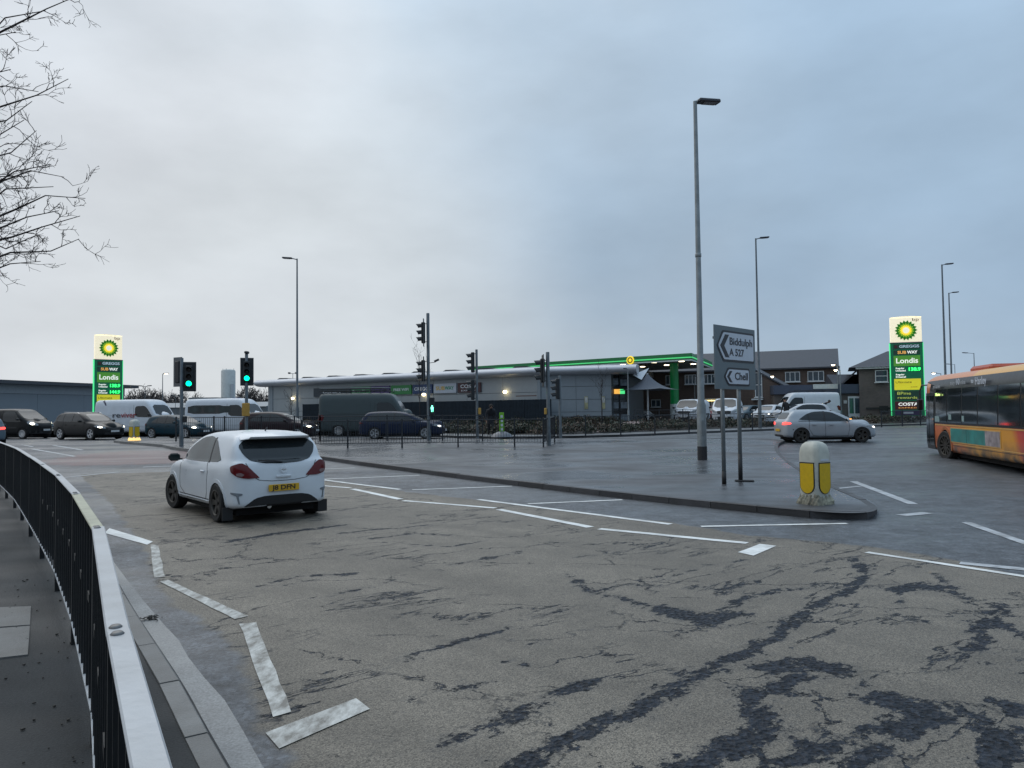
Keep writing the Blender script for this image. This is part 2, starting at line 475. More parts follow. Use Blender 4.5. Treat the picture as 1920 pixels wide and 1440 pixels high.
    fpale = rng(e, -.03, .05, 1, 0)
    col = mix(fpale, dark, pale)
    # red anti-skid
    er = ma('ADD', at_('sd_red'), ma('MULTIPLY', ma('SUBTRACT', mid, .5), 1.6))
    fred = ma('MULTIPLY', rng(er, -.3, .25, 1, 0), rng(rag, .38, .55, .1, .75))
    col = mix(fred, col, (0.14, 0.055, 0.055))
    # damaged strips, ragged edges
    rag2 = noise(13.0, 6, .75)
    ew = ma('ADD', at_('sd_worn'), ma('MULTIPLY', ma('SUBTRACT', rag, .44), .62))
    ew = ma('ADD', ew, ma('MULTIPLY', ma('SUBTRACT', rag2, .5), .30))
    fw = rng(ew, -.008, .008, 1, 0)
    # fine procedural cracks
    c1 = noise(.9, 9, .62, (0.32, 1.25, 1), 38, .35)
    c2 = noise(.55, 3, .5)
    cr = ma('ABSOLUTE', ma('SUBTRACT', c1, .5))
    fc = ma('MULTIPLY', rng(cr, .003, .008, 1, 0), rng(c2, .48, .54, 0, 1))
    vc = N('ShaderNodeTexVoronoi'); vc.feature = 'DISTANCE_TO_EDGE'; vc.inputs['Scale'].default_value = .8
    ds = N('ShaderNodeTexNoise'); ds.inputs['Scale'].default_value = 2.2; ds.inputs['Detail'].default_value = 9; ds.inputs['Roughness'].default_value = .68; L(tc.outputs['Object'], ds.inputs[0])
    dv = N('ShaderNodeVectorMath'); dv.operation = 'MULTIPLY_ADD'; dv.inputs[1].default_value = (.75, .75, .75); L(ds.outputs['Color'], dv.inputs[0])
    mr_ = N('ShaderNodeMapping'); mr_.inputs['Rotation'].default_value = (0, 0, -rad(40)); mr_.inputs['Scale'].default_value = (.55, 1.25, 1); L(tc.outputs['Object'], mr_.inputs[0]); L(mr_.outputs[0], dv.inputs[2]); L(dv.outputs[0], vc.inputs[0])
    c3 = noise(.7, 4, .6)
    fc = ma('MAXIMUM', fc, ma('MULTIPLY', rng(ma('SUBTRACT', vc.outputs['Distance'], ma('MULTIPLY', ma('SUBTRACT', rag, .5), .05)), .004, .010, 1, 0), rng(c3, .47, .53, 0, 1)))
    p1 = noise(1.7, 9, .7, (0.5, 1.5, 1), 25)
    fp = ma('MULTIPLY', rng(p1, .655, .67, 0, 1), rng(c2, .45, .52, 0, 1))
    fall = ma('MAXIMUM', ma('MAXIMUM', fw, fc), fp)
    fall = ma('MULTIPLY', fall, fpale)
    # wear concentrates beneath the pale layer only; slight dark rim
    rim = ma('MULTIPLY', rng(ew, .0, .07, .35, 0), fpale)
    col = mix(rim, col, (0.07, 0.07, 0.07))
    col = mix(fall, col, worn)
    L(col, p.inputs['Base Color'])
    wet = noise(.22, 4, .55, (0.35, 1.6, 1), 8)
    rw = rng(wet, .40, .62, .34, .62)
    rr = N('ShaderNodeMix'); rr.data_type = 'FLOAT'
    L(fpale, rr.inputs[0]); L(rw, rr.inputs[2]); rr.inputs[3].default_value = .62
    r2 = N('ShaderNodeMix'); r2.data_type = 'FLOAT'
    L(fall, r2.inputs[0]); L(rr.outputs[0], r2.inputs[2]); r2.inputs[3].default_value = .6
    L(r2.outputs[0], p.inputs['Roughness'])
    L(rng(fall, 0, 1, .5, .15), p.inputs['Specular IOR Level'])
    h = ma('ADD', ma('MULTIPLY', vor.outputs['Distance'], .35), ma('MULTIPLY', fine, .45))
    h = ma('ADD', h, ma('MULTIPLY', ma('SUBTRACT', 1, fall), 2.2))
    h = ma('ADD', h, ma('MULTIPLY', ma('MULTIPLY', vor3.outputs['Distance'], fall), 3.0))
    h = ma('ADD', h, ma('MULTIPLY', mid, 0.8))
    b = N('ShaderNodeBump'); b.inputs['Strength'].default_value = .8; b.inputs['Distance'].default_value = .012
    L(h, b.inputs['Height']); L(b.outputs[0], p.inputs['Normal'])
    return m
def pave_mat(name, col, lo=.2, hi=.55, rot=5, bump=.35, stains=.35):
    m, nt, N, L, p = nodeset(name)
    tc = N('ShaderNodeTexCoord')
    n1 = N('ShaderNodeTexNoise'); n1.inputs['Scale'].default_value = 1.3; n1.inputs['Detail'].default_value = 8; n1.inputs['Roughness'].default_value = .6
    mp = N('ShaderNodeMapping'); mp.inputs['Rotation'].default_value = (0, 0, rad(rot)); mp.inputs['Scale'].default_value = (.6, 1.0, 1)
    L(tc.outputs['Object'], mp.inputs[0]); L(mp.outputs[0], n1.inputs[0])
    n2 = N('ShaderNodeTexNoise'); n2.inputs['Scale'].default_value = 70; n2.inputs['Detail'].default_value = 4; L(tc.outputs['Object'], n2.inputs[0])
    n3 = N('ShaderNodeTexNoise'); n3.inputs['Scale'].default_value = .45; n3.inputs['Detail'].default_value = 3; L(mp.outputs[0], n3.inputs[0])
    def rng(v, a, b, c, d):
        n = N('ShaderNodeMapRange'); n.inputs['From Min'].default_value = a; n.inputs['From Max'].default_value = b
        n.inputs['To Min'].default_value = c; n.inputs['To Max'].default_value = d; L(v, n.inputs['Value']); return n.outputs[0]
    mx = N('ShaderNodeMix'); mx.data_type = 'RGBA'; mx.blend_type = 'MULTIPLY'; mx.inputs[0].default_value = 1; mx.inputs[6].default_value = (*col, 1)
    L(rng(n1.outputs['Fac'], .3, .7, 1 - stains, 1 + stains), mx.inputs[7])
    m2 = N('ShaderNodeMix'); m2.data_type = 'RGBA'; m2.blend_type = 'MULTIPLY'; m2.inputs[0].default_value = 1
    L(mx.outputs[2], m2.inputs[6]); L(rng(n2.outputs['Fac'], .3, .7, .7, 1.3), m2.inputs[7])
    L(m2.outputs[2], p.inputs['Base Color'])
    L(rng(n3.outputs['Fac'], .42, .6, lo, hi), p.inputs['Roughness'])
    b = N('ShaderNodeBump'); b.inputs['Strength'].default_value = bump; b.inputs['Distance'].default_value = .01
    L(n2.outputs['Fac'], b.inputs['Height']); L(b.outputs[0], p.inputs['Normal'])
    return m
road = build_ground()

M_paint = mat('road_paint', (0.74, 0.75, 0.73), .55, var=.16, scale=14, bump=.25, bscale=60, dirt=.45)
M_paint_far = mat('faded_road_paint', (0.42, 0.44, 0.46), .5, var=.35, scale=9, dirt=.6)
def worn_paint_mat():
    m, nt, N, L, p = nodeset('cracked_road_paint')
    tc = N('ShaderNodeTexCoord')
    n = N('ShaderNodeTexNoise'); n.inputs['Scale'].default_value = 9; n.inputs['Detail'].default_value = 8; n.inputs['Roughness'].default_value = .7
    mp = N('ShaderNodeMapping'); mp.inputs['Scale'].default_value = (1, .45, 1); mp.inputs['Rotation'].default_value = (0, 0, .5)
    L(tc.outputs['Object'], mp.inputs[0]); L(mp.outputs[0], n.inputs[0])
    r = N('ShaderNodeValToRGB'); L(n.outputs['Fac'], r.inputs[0])
    e = r.color_ramp.elements
    e[0].position = .38; e[0].color = (0.17, 0.16, 0.14, 1); e[1].position = .62; e[1].color = (0.53, 0.53, 0.50, 1)
    L(r.outputs[0], p.inputs['Base Color']); p.inputs['Roughness'].default_value = .6
    b = N('ShaderNodeBump'); b.inputs['Strength'].default_value = .4; b.inputs['Distance'].default_value = .01
    L(n.outputs['Fac'], b.inputs['Height']); L(b.outputs[0], p.inputs['Normal'])
    return m
M_paint_worn = worn_paint_mat()
def marking(quad, m=None, off=.006, rag=.006, step=.25):
    """painted marking: four ground corners; slightly ragged edge"""
    a, b, c, d = [Vector((q[0], q[1])) for q in quad]      # a-b one long side, d-c the other
    n = max(2, int((b - a).length / step))
    vs = []; fs = []
    for i in range(n + 1):
        t = i / n
        p = a.lerp(b, t); q = d.lerp(c, t)
        k = (q - p).normalized() * random.uniform(-rag, rag)
        k2 = (q - p).normalized() * random.uniform(-rag, rag)
        for w in (p + k, q + k2): vs.append((w.x, w.y, float(ground(w.y)) + off))
    for i in range(n): fs.append((2 * i, 2 * i + 1, 2 * i + 3, 2 * i + 2))
    mb = MB().add(vs, fs)
    o = mb.build('road_marking', m or M_paint)
    o['kind'] = 'structure'
    return o
def line(p, q, w, m=None, **k):
    a = at(*p); b = at(*q); d = (b - a); n = Vector((-d.y, d.x, 0)).normalized() * w / 2
    return marking([a + n, b + n, b - n, a - n], m, **k)
for p, q, w in [((600, 880), (665, 877.6), .10), ((605, 899), (787, 891.5), .10), ((606, 900), (750, 918), .13), ((604, 911), (657, 915), .12),
                ((661, 917), (751, 936.5), .15), ((756, 939), (929, 953), .13), ((935, 955.5), (1107, 989), .15), ((773, 918.7), (960, 912), .10),
                ((897, 937), (1257, 983.5), .13), ((990, 945), (1167, 937.5), .11), ((1124, 992), (1401, 1019), .14), ((1314, 987.5), (1588, 982), .10),
                ((1625, 1036), (1990, 1092), .10), ((1600, 962), (1612, 960), .01)]:
    line(p, q, w)
for p, q, w in [((1800, 1056), (1960, 1072), .16), ((1812, 980), (1960, 1032), .14), ((1600, 903), (1713, 946), .17), ((1562, 917), (1613, 912), .13),
                ((1690, 967), (1740, 962), .2), ((101, 835.5), (154, 844), .16), ((157, 834.5), (192, 832.5), .14), ((60, 842), (140, 856), .14), ((117, 896), (224, 885), .14),
                ((268, 876), (326, 874), .16), ((1470, 836), (1560, 838), .12), ((1475, 851), (1510, 851), .10), ((1490, 868), (1520, 868), .10), ((40, 834), (62, 838), .1)]:
    line(p, q, w, M_paint_far)
def quadpx(*c, m=None): marking([at(*p) for p in c], m)
quadpx((1383, 1036), (1425, 1020.5), (1455, 1024), (1413, 1042.5), m=M_paint)
quadpx((205, 991), (287, 1016), (276, 1022), (196, 1000), m=M_paint)
quadpx((282, 1022), (289, 1084), (309, 1083), (297, 1022), m=M_paint_worn)
quadpx((298, 1091), (440, 1162), (466, 1156), (314, 1088), m=M_paint_worn)
quadpx((449, 1171), (512, 1346), (547, 1336), (480, 1168), m=M_paint_worn)
quadpx((498, 1376), (668, 1311), (694, 1331), (524, 1406), m=M_paint_worn)

# ---- kerbs: every stone a part
M_kerb = mat('kerb_concrete', (0.17, 0.17, 0.165), .55, var=.25, scale=5, bump=.4, bscale=70, dirt=.3, rnd=.18)
M_kerb_dark = mat('kerb_wet_dark', (0.040, 0.040, 0.043), .5, var=.3, scale=4, bump=.4, bscale=60, rnd=.3)
M_kerb_pale = mat('kerb_pale', (0.26, 0.27, 0.28), .5, var=.2, scale=5, bump=.3, bscale=60)
def resample(pts, step):
    pts = [Vector((p[0], p[1])) for p in pts]
    L_ = [0]
    for a, b in zip(pts[:-1], pts[1:]): L_.append(L_[-1] + (b - a).length)
    n = max(1, round(L_[-1] / step)); out = []
    for i in range(n + 1):
        s = L_[-1] * i / n
        j = 0
        while j < len(L_) - 2 and L_[j + 1] < s: j += 1
        t = (s - L_[j]) / max(L_[j + 1] - L_[j], 1e-9)
        out.append(pts[j].lerp(pts[j + 1], t))
    return out
def smooth2(pts, it=2, closed=False):
    pts = [Vector((p[0], p[1])) for p in pts]
    for _ in range(it):
        o = [] if closed else [pts[0]]
        n = len(pts)
        for i in range(n if closed else n - 1):
            a, b = pts[i], pts[(i + 1) % n]
            o += [a.lerp(b, .25), a.lerp(b, .75)]
        if not closed: o.append(pts[-1])
        pts = o
    return pts
def kerb(pts, parent, m, w=.14, h=.12, step=.915, side=1, gap=.012, depth=.08):
    """stones along pts; the stone's body lies to 'side' of the line (left = +1)"""
    P = resample(pts, step)
    for a, b in zip(P[:-1], P[1:]):
        d = (b - a).normalized(); n = Vector((-d.y, d.x)) * side * w
        a2 = a + d * gap / 2; b2 = b - d * gap / 2
        j = random.uniform(-.004, .004)
        za = float(ground(a.y)); zb = float(ground(b.y))
        bev = Vector((-d.y, d.x)) * side * .018
        vs = [(a2.x, a2.y, za - depth), (b2.x, b2.y, zb - depth), (b2.x, b2.y, zb + h - .018 + j), (a2.x, a2.y, za + h - .018 + j),
              (*(b2 + bev), zb + h + j), (*(a2 + bev), za + h + j), (*(b2 + n), zb + h + j), (*(a2 + n), za + h + j), (*(b2 + n), zb - depth), (*(a2 + n), za - depth)]
        fs = [(0, 1, 2, 3), (3, 2, 4, 5), (5, 4, 6, 7), (7, 6, 8, 9), (0, 3, 5, 7, 9), (1, 8, 6, 4, 2)]
        if side < 0: fs = [f[::-1] for f in fs]
        MB().add(vs, fs).build('kerb_stone', m, parent)
def slab(name, pts, m, h=.115, kind='structure', base=None, res=None):
    """raised flat area following the ground; triangulated with inner rows so it follows the slope"""
    import bmesh
    bm = bmesh.new()
    vv = [bm.verts.new((p[0], p[1], 0)) for p in pts]
    bm.faces.new(vv)
    bmesh.ops.triangulate(bm, faces=bm.faces)
    ys = [p[1] for p in pts]
    y = math.ceil(min(ys))
    while y < max(ys):
        bmesh.ops.bisect_plane(bm, geom=bm.verts[:] + bm.edges[:] + bm.faces[:], plane_co=(0, y, 0), plane_no=(0, 1, 0))
        y += 1.5
    for v in bm.verts: v.co.z = (float(ground(v.co.y)) if base is None else base) + h
    for f in bm.faces:
        f.normal_update()
        if f.normal.z < 0: f.normal_flip()
        f.smooth = True
    me = bpy.data.meshes.new(name); bm.to_mesh(me); bm.free(); me.materials.append(m)
    o = obj(name, me)
    if kind: o['kind'] = kind
    return o
M_island = pave_mat('wet_island_asphalt', (0.062, 0.066, 0.073), .19, .62, rot=4, bump=.3, stains=.55)
# main island
near_edge = px2([(560, 857), (610, 863), (700, 876), (800, 889), (1000, 915), (1200, 939), (1400, 960), (1480, 968), (1560, 975), (1610, 976), (1638, 973), (1648, 966), (1642, 957), (1615, 943), (1560, 920), (1500, 886), (1468, 862), (1458, 845), (1460, 836), (1472, 831)])
near_edge = [near_edge[0]] + [tuple(p) for p in smooth2(near_edge, 2)[1:]]
far_edge = px2([(1440, 828), (1200, 826), (1060, 827), (1000, 827.5), (560, 829)])
isl = slab('island', [*near_edge, *far_edge], M_island)
kerb(near_edge, isl, M_kerb_dark, side=1)
kerb([near_edge[-1]] + far_edge, isl, M_kerb_dark, side=1)
# small island on the left
e2 = px2([(213, 829.5), (228, 832), (305, 838.5), (322, 843), (360, 848), (420, 848), (470, 842)])
b2 = px2([(520, 831), (400, 827), (300, 825.2), (225, 826)])
isl2 = slab('island', [*e2, *b2], M_island)
kerb(e2, isl2, M_kerb, side=1); kerb(b2 + [e2[0]], isl2, M_kerb, side=1)

# near pavement (camera side)
M_pave = pave_mat('pavement_asphalt', (0.022, 0.024, 0.025), .6, .9, rot=60, bump=.5, stains=.4)
def loc(px, py, z): return at(px, py, 0, z)
kerb_px = [(600, 1700), (485, 1530), (433, 1440), (386, 1360), (349, 1290), (300, 1216), (259, 1155), (222, 1093), (196, 1040), (165, 980), (120, 932), (70, 888), (20, 858), (-60, 838)]
kerb_line = [tuple(loc(x, y, .1)[:2]) for x, y in kerb_px]
kerb_line = [(kerb_line[0][0] + .9, -3.0)] + kerb_line + [(-24, 30), (-40, 36)]
kl = [tuple(p) for p in smooth2(kerb_line, 2)]
pav = slab('pavement', [(p[0], p[1]) for p in kl] + [(-60, 36), (-60, -3)], M_pave, h=.10)
kerb(kl, pav, M_kerb, side=1, h=.11, w=.125)
# concrete channel beside the kerb
M_chan = pave_mat('channel_concrete', (0.20, 0.205, 0.205), .35, .6, rot=50, bump=.3, stains=.25)
klr = resample(kl, .5)
cv = []; cf = []
for i, p in enumerate(klr):
    d = (klr[min(i + 1, len(klr) - 1)] - klr[max(i - 1, 0)]).normalized(); n = Vector((d.y, -d.x))
    w = .20 + .015 * math.sin(i * 1.7)
    if p.y > 6: w = .2 * max(0.02, 1 - (p.y - 6) / 6)
    for q in (p, p + n * w): cv.append((q.x, q.y, float(ground(q.y)) + .005))
for i in range(len(klr) - 1): cf.append((2 * i, 2 * i + 1, 2 * i + 3, 2 * i + 2))
ch = MB().add(cv, cf).build('gutter', M_chan); ch['kind'] = 'structure'
# leaf litter by the channel
lp = at(283, 1162)
mb = MB()
for i in range(46):
    a = random.uniform(0, 6.28); r = random.gauss(0, .05); q = lp + Vector((r * math.cos(a), r * math.sin(a) * .7, .012 + random.uniform(0, .02)))
    d = Vector((random.gauss(0, 1), random.gauss(0, 1), random.gauss(0, .3))).normalized() * random.uniform(.015, .04); e = Vector((-d.y, d.x, random.gauss(0, .01))) * .35
    mb.add([q - d, q + e, q + d, q - e], [(0, 1, 2, 3)])
tag(mb.build('leaf_litter', mat('dead_leaves', (0.022, 0.02, 0.016), .7)), kind='stuff')
mb = MB()
for i in range(700):
    a = kl[0]; q = Vector((random.uniform(-5, -.5), random.uniform(.8, 9), 0))
    if sdpoly(np.array([[q.x, q.y]]), [(p[0], p[1]) for p in kl] + [(-60, 36), (-60, -3)])[0] > -.2: continue
    z = .118; s_ = random.uniform(.003, .010)
    mb.box((q.x, q.y, z - .012 + s_ * .4), (s_ * random.uniform(1, 2.4), s_ * 1.3, s_), rz=random.uniform(0, 3))
tag(mb.build('grit', mat('pavement_grit', (0.03, 0.028, 0.024), .8, var=.6, scale=1.5)), kind='stuff')
# flagstones on the pavement at left
M_flag = mat('flagstone', (0.14, 0.14, 0.135), .6, var=.2, scale=6, bump=.4, bscale=60, dirt=.25)
def flag(c):
    P = [loc(x, y, .10) for x, y in c]
    mb = MB()
    mb.add([(p.x, p.y, .06) for p in P] + [(p.x, p.y, .112) for p in P], [(3, 2, 1, 0), (4, 5, 6, 7), (0, 1, 5, 4), (1, 2, 6, 5), (2, 3, 7, 6), (3, 0, 4, 7)])
    o = mb.build('paving_slab', M_flag, pav)
for c in ([(-60, 1182), (56, 1174), (58, 1139), (-60, 1143)], [(-60, 1243), (52, 1230), (56, 1176), (-60, 1185)], [(-190, 1192), (-62, 1182), (-62, 1144), (-190, 1148)], [(-190, 1254), (-62, 1243), (-62, 1185), (-190, 1195)]): flag(c)
# ================================================================ STREET FURNITURE
M_rail_top = mat('galvanised_rail', (0.42, 0.44, 0.46), .42, .25, var=.12, scale=7, bump=.15, bscale=30, dirt=.25)
M_rail_moss = mat('mossy_rail', (0.40, 0.40, 0.30), .55, .1, var=.3, scale=9, dirt=.3)
M_black = mat('black_painted_steel', (0.012, 0.013, 0.014), .42, .0, var=.25, scale=12, bump=.1, bscale=50)
M_black_flat = mat('dull_black_steel', (0.02, 0.02, 0.022), .6)
M_fence = mat('fence_steel', (0.022, 0.025, 0.03), .45, .2, var=.2)
M_galv = mat('galvanised_steel', (0.22, 0.245, 0.255), .45, .55, var=.22, scale=5, dirt=.25)
M_galv_d = mat('weathered_steel', (0.13, 0.15, 0.165), .5, .4, var=.25, scale=4)
M_bolt = mat('bolt_steel', (0.16, 0.16, 0.16), .45, .8)
# ---- pedestrian guard rail in the foreground
RZ = 1.2
def rp(px, py): return at(px, py, 0, RZ)
p1 = rp(222, 1188); p2 = rp(184, 990)
nearp = rp(282, 1440)
d0 = (nearp - p1); d0.z = 0; d0.normalize()
farpath = [p2] + [rp(*q) for q in [(162, 952), (140, 922), (107, 889), (66, 862), (44, 848), (26, 838), (0, 829), (-40, 822)]]
far = resample([(p.x, p.y) for p in farpath], 2.0)
posts = [Vector((p1.x, p1.y)) + Vector((d0.x, d0.y)) * 2.0, Vector((p1.x, p1.y))] + [Vector((p.x, p.y)) for p in far]
bar_me = MB().box((0, 0, .63), (.013, .014, .92)).mesh('bar', [M_black])
rail = thing('guard_rail', 'black barred pedestrian guard rail with a pale flat top running along the near pavement edge', 'railing', (0, 0, 0))
for i, (a, b) in enumerate(zip(posts[:-1], posts[1:])):
    d = (b - a); Ln = d.length; an = math.atan2(d.y, d.x)
    M = Matrix.Translation((a.x, a.y, .1 + random.uniform(-.006, .006))) @ Matrix.Rotation(an, 4, 'Z')
    mb = MB().box((Ln / 2, 0, 1.10), (Ln + (.03 if i % 2 else -.004), .059, .012), bev=.004)
    mb.box((Ln / 2, -.028, 1.085), (Ln - .02, .006, .024))
    top = mb.build('top_rail', M_rail_moss if i == 2 else M_rail_top, rail); top.matrix_local = M
    mb = MB().box((Ln / 2, 0, .17), (Ln - .05, .055, .012)).box((Ln / 2, -.025, .16), (Ln - .05, .006, .03))
    mb.build('bottom_rail', M_rail_top, rail).matrix_local = M
    mb = MB().box((0.0, 0, .5), (.05, .05, 1.19))
    mb.build('post', M_black, rail).matrix_local = M
    nb = int(Ln / .115)
    for k in range(nb):
        o = obj('bar', bar_me, rail)
        o.matrix_local = M @ Matrix.Translation(((k + 1) * Ln / (nb + 1), .016 if k % 2 else -.016, 0))
    if i < 5:
        for k in range(1, nb - 1, 6):
            MB().box(((k + 1.5) * Ln / (nb + 1), 0, .70), (.12, .05, .045)).build('spacer', M_black, rail).matrix_local = M
        for xx in (.045, Ln - .045):
            MB().lathe([(0, .006), (.012, .005), (.017, 0), (.017, -.003)], 12).build('bolt', M_bolt, rail, smooth=True).matrix_local = M @ Matrix.Translation((xx, .005, 1.108))

# ---- fences with thin bars
def fence(label, pts, h=1.1, mat_=None, zoff=.115, postspace=None, skip=(), group=None, barstep=.105, name='barrier_fence'):
    mat_ = mat_ or M_fence
    f = thing(name, label, 'fence', (0, 0, 0), group=group)
    for i, p in enumerate(pts):
        z = float(ground(p[1])) + zoff
        MB().box((p[0], p[1], z + h / 2 + .02), (.06, .06, h + .08)).build('post', mat_, f)
    bars = MB()
    for i, (a, b) in enumerate(zip(pts[:-1], pts[1:])):
        if i in skip: continue
        a = Vector((a[0], a[1], float(ground(a[1])) + zoff)); b = Vector((b[0], b[1], float(ground(b[1])) + zoff))
        MB().tube([a + Vector((0, 0, h)), b + Vector((0, 0, h))], .022, 6).build('top_rail', mat_, f)
        MB().tube([a + Vector((0, 0, .2)), b + Vector((0, 0, .2))], .015, 6).build('bottom_rail', mat_, f)
        n = int((b - a).length / barstep)
        for k in range(1, n):
            p = a.lerp(b, k / n)
            bars.box((p.x, p.y, p.z + h / 2 + .1), (.013, .013, h - .2))
    o = bars.build('bars', mat_, f); o['kind'] = 'stuff'
    return f
def gp(*px): return [tuple(at(x, y, .115)[:2]) for x, y in px]
fence('dark pedestrian fence along the near side of the crossing island, right of the white hatchback', gp((566, 842), (652, 840.5), (754, 839.5), (859, 838.5), (965, 838.5), (1019, 838.5), (1040, 829)))
fence('dark fence directly in front of the dark blue estate car, far side of island', gp((600, 826.5), (726, 826.5), (830, 826), (905, 826)), h=1.15)
fence('dark fence behind the lit left bollard, in front of the white minibus', gp((330, 827), (401, 826.5), (421, 826.5), (490, 826.5), (552, 826.5), (600, 826.5)), h=1.15)

# ---- lamp posts
def lamp_post(label, x, y, z, h, arm=(1, 0), armlen=.25, lit=False, r0=.1, head=(.62, .24, .09), m=None, base=True, group='street lamps round the junction', double=False, detail=False):
    m = m or M_galv_d
    t = thing('street_lamp', label, 'street lamp', (x, y, z), group=group)
    hb = min(1.7, h * .2)
    pr = [(0, 0), (r0 * 1.15, 0), (r0 * 1.15, hb), (r0 * .82, hb + .12), (r0 * .48, h - .25), (r0 * .48, h)]
    MB().lathe(pr, 16).build('column', m, t, smooth=True, angle=35)
    if detail:
        MB().cyl((0, 0, 0), (0, 0, .42), r0 * 1.2, 20).build('black_base_band', M_black_flat, t)
        MB().box((0, -r0 * 1.12, 1.0), (.1, .03, .5), bev=.01).build('access_door', m, t)
        MB().lathe([(r0 * .62, h * .56), (r0 * .78, h * .56 + .02), (r0 * .78, h * .56 + .12), (r0 * .62, h * .56 + .14)], 16).build('collar', m, t, smooth=True)
    dirs = [Vector((arm[0], arm[1], 0)).normalized()]
    if double: dirs.append(-dirs[0])
    for d in dirs:
        MB().cyl((0, 0, h - .06), tuple(d * armlen + Vector((0, 0, h + .02))), .03, 8).build('arm', m, t)
        an = math.atan2(d.y, d.x)
        M = Matrix.Translation(d * armlen + Vector((0, 0, h + .03))) @ Matrix.Rotation(an, 4, 'Z') @ Matrix.Rotation(rad(-4), 4, 'Y')
        L_, W_, H_ = head
        hd = MB().box((L_ / 2, 0, 0), (L_, W_, H_), bev=.03)
        hd.build('lamp_head', M_lamphead, t).matrix_local = M
        ln = MB().box((L_ * .55, 0, -H_ / 2 - .006), (L_ * .6, W_ * .75, .012))
        ln.build('lens', M_lamplit if lit else M_lampoff, t).matrix_local = M
        if lit: MB().lathe([(0, -.05), (.09, -.03), (.1, .03), (0, .05)], 12).build('glowing_lamp', M_lamplit, t, smooth=True).matrix_local = M @ Matrix.Translation((L_ * .6, 0, -H_ / 2 - .05))
    return t
M_lamphead = mat('lamp_head_grey', (0.035, 0.04, 0.05), .45, .3)
M_lampoff = mat('lamp_lens_unlit', (0.09, 0.08, 0.09), .2)
M_lamplit = mat('lamp_lit', (1, .85, .6), .3, emit=14, emit_col=(1.0, .82, .55))
b = at(1317, 862, .115)
lamp_post('tallest lamp column, on the crossing island left of the direction sign', b.x, b.y, b.z, 11.38, (1, .35), .1, False, .125, (.78, .3, .12), M_galv, detail=True)
def lampY(label, px, pytop, Y, zb, arm, **k):
    p = atY(px, pytop, Y)
    lamp_post(label, p.x, Y, zb, p.z - zb, arm, **k)
lampY('slim lamp column with small head rising behind the dark hatchback on the left', 557, 485, 46, .35, (-1, 0), armlen=.3, r0=.09)
lampY('tall lamp column just right of the direction sign', 1417, 447, 48.2, .45, (1, 0), armlen=.25, r0=.1)
lampY('taller of the two lamp columns right of the right-hand fuel price sign', 1766, 496, 57, .45, (1, 0), armlen=.25, r0=.11)
lampY('shorter of the two lamp columns right of the right-hand fuel price sign', 1779, 549, 70, .6, (1, 0), armlen=.3, r0=.11)
lampY('distant lamp column with arm to the left, behind the bus roof', 1826, 662, 110, .65, (-1, 0), armlen=.9, r0=.1, head=(.8, .3, .1))
lampY('faint far lamp column just right of the tall pair, over the bus', 1790, 683, 140, .65, (-1, 0), armlen=.8, r0=.1, head=(.8, .3, .1))
lampY('lit lamp with curved arm to the left above the front of the bus', 1764, 700, 90, .65, (-1, 0), armlen=.5, r0=.07, lit=True)
lampY('lit street lamp between the left fuel price sign and the traffic lights', 305, 701, 92, .65, (1, 0), armlen=.1, r0=.08, lit=True)
lampY('double-headed lamp behind the white lettered van', 272, 724, 96, .65, (1, 0), armlen=.35, r0=.06, double=True, head=(.5, .2, .1))
lampY('small twin floodlight pole left of the first traffic light', 329, 742, 96, .65, (1, 0), armlen=.3, r0=.05, double=True, head=(.3, .2, .2))
lampY('twin floodlight mast rising over the left end of the shop roof', 549, 700, 95, .65, (1, 0), armlen=.3, r0=.06, double=True, head=(.3, .2, .2))
lampY('car park lamp lit above the brick house corner, taller pole', 1570, 684, 68, .9, (-1, 0), armlen=.1, r0=.07, lit=True, m=M_galv, head=(.5, .2, .08))
lampY('car park lamp, shorter of the pair beside the brick house corner', 1575, 694, 66, .9, (-1, 0), armlen=.1, r0=.07, lit=True, m=M_galv, head=(.5, .2, .08))
lampY('lit car park lamp in front of the brown brick gable', 1440, 706, 70, .9, (1, 0), armlen=.1, r0=.06, lit=True, m=M_galv, head=(.5, .2, .08))
lampY('unlit car park lamp in front of the large slate roof', 1478, 683, 76, .9, (1, 0), armlen=.05, r0=.06, m=M_galv, head=(.4, .2, .08), double=True)
lampY('slim white car park lamp just left of the tallest lamp column', 1302, 706, 72, .9, (1, 0), armlen=.05, r0=.06, m=M_galv, head=(.4, .2, .08))
lampY('short car park lamp between the tallest lamp column and the direction sign', 1326, 722, 84, .9, (-1, 0), armlen=.05, r0=.06, m=M_galv, head=(.4, .2, .08))
lampY('tall slim grey car park pole close against the tallest lamp column', 1307, 680, 62, .9, (1, 0), armlen=.05, r0=.07, m=M_galv, head=(.3, .2, .08))
lampY('slim grey pole standing before the shop entrance', 1177, 692, 56, .9, (-1, 0), armlen=.05, r0=.07, m=M_galv, head=(.3, .15, .08))

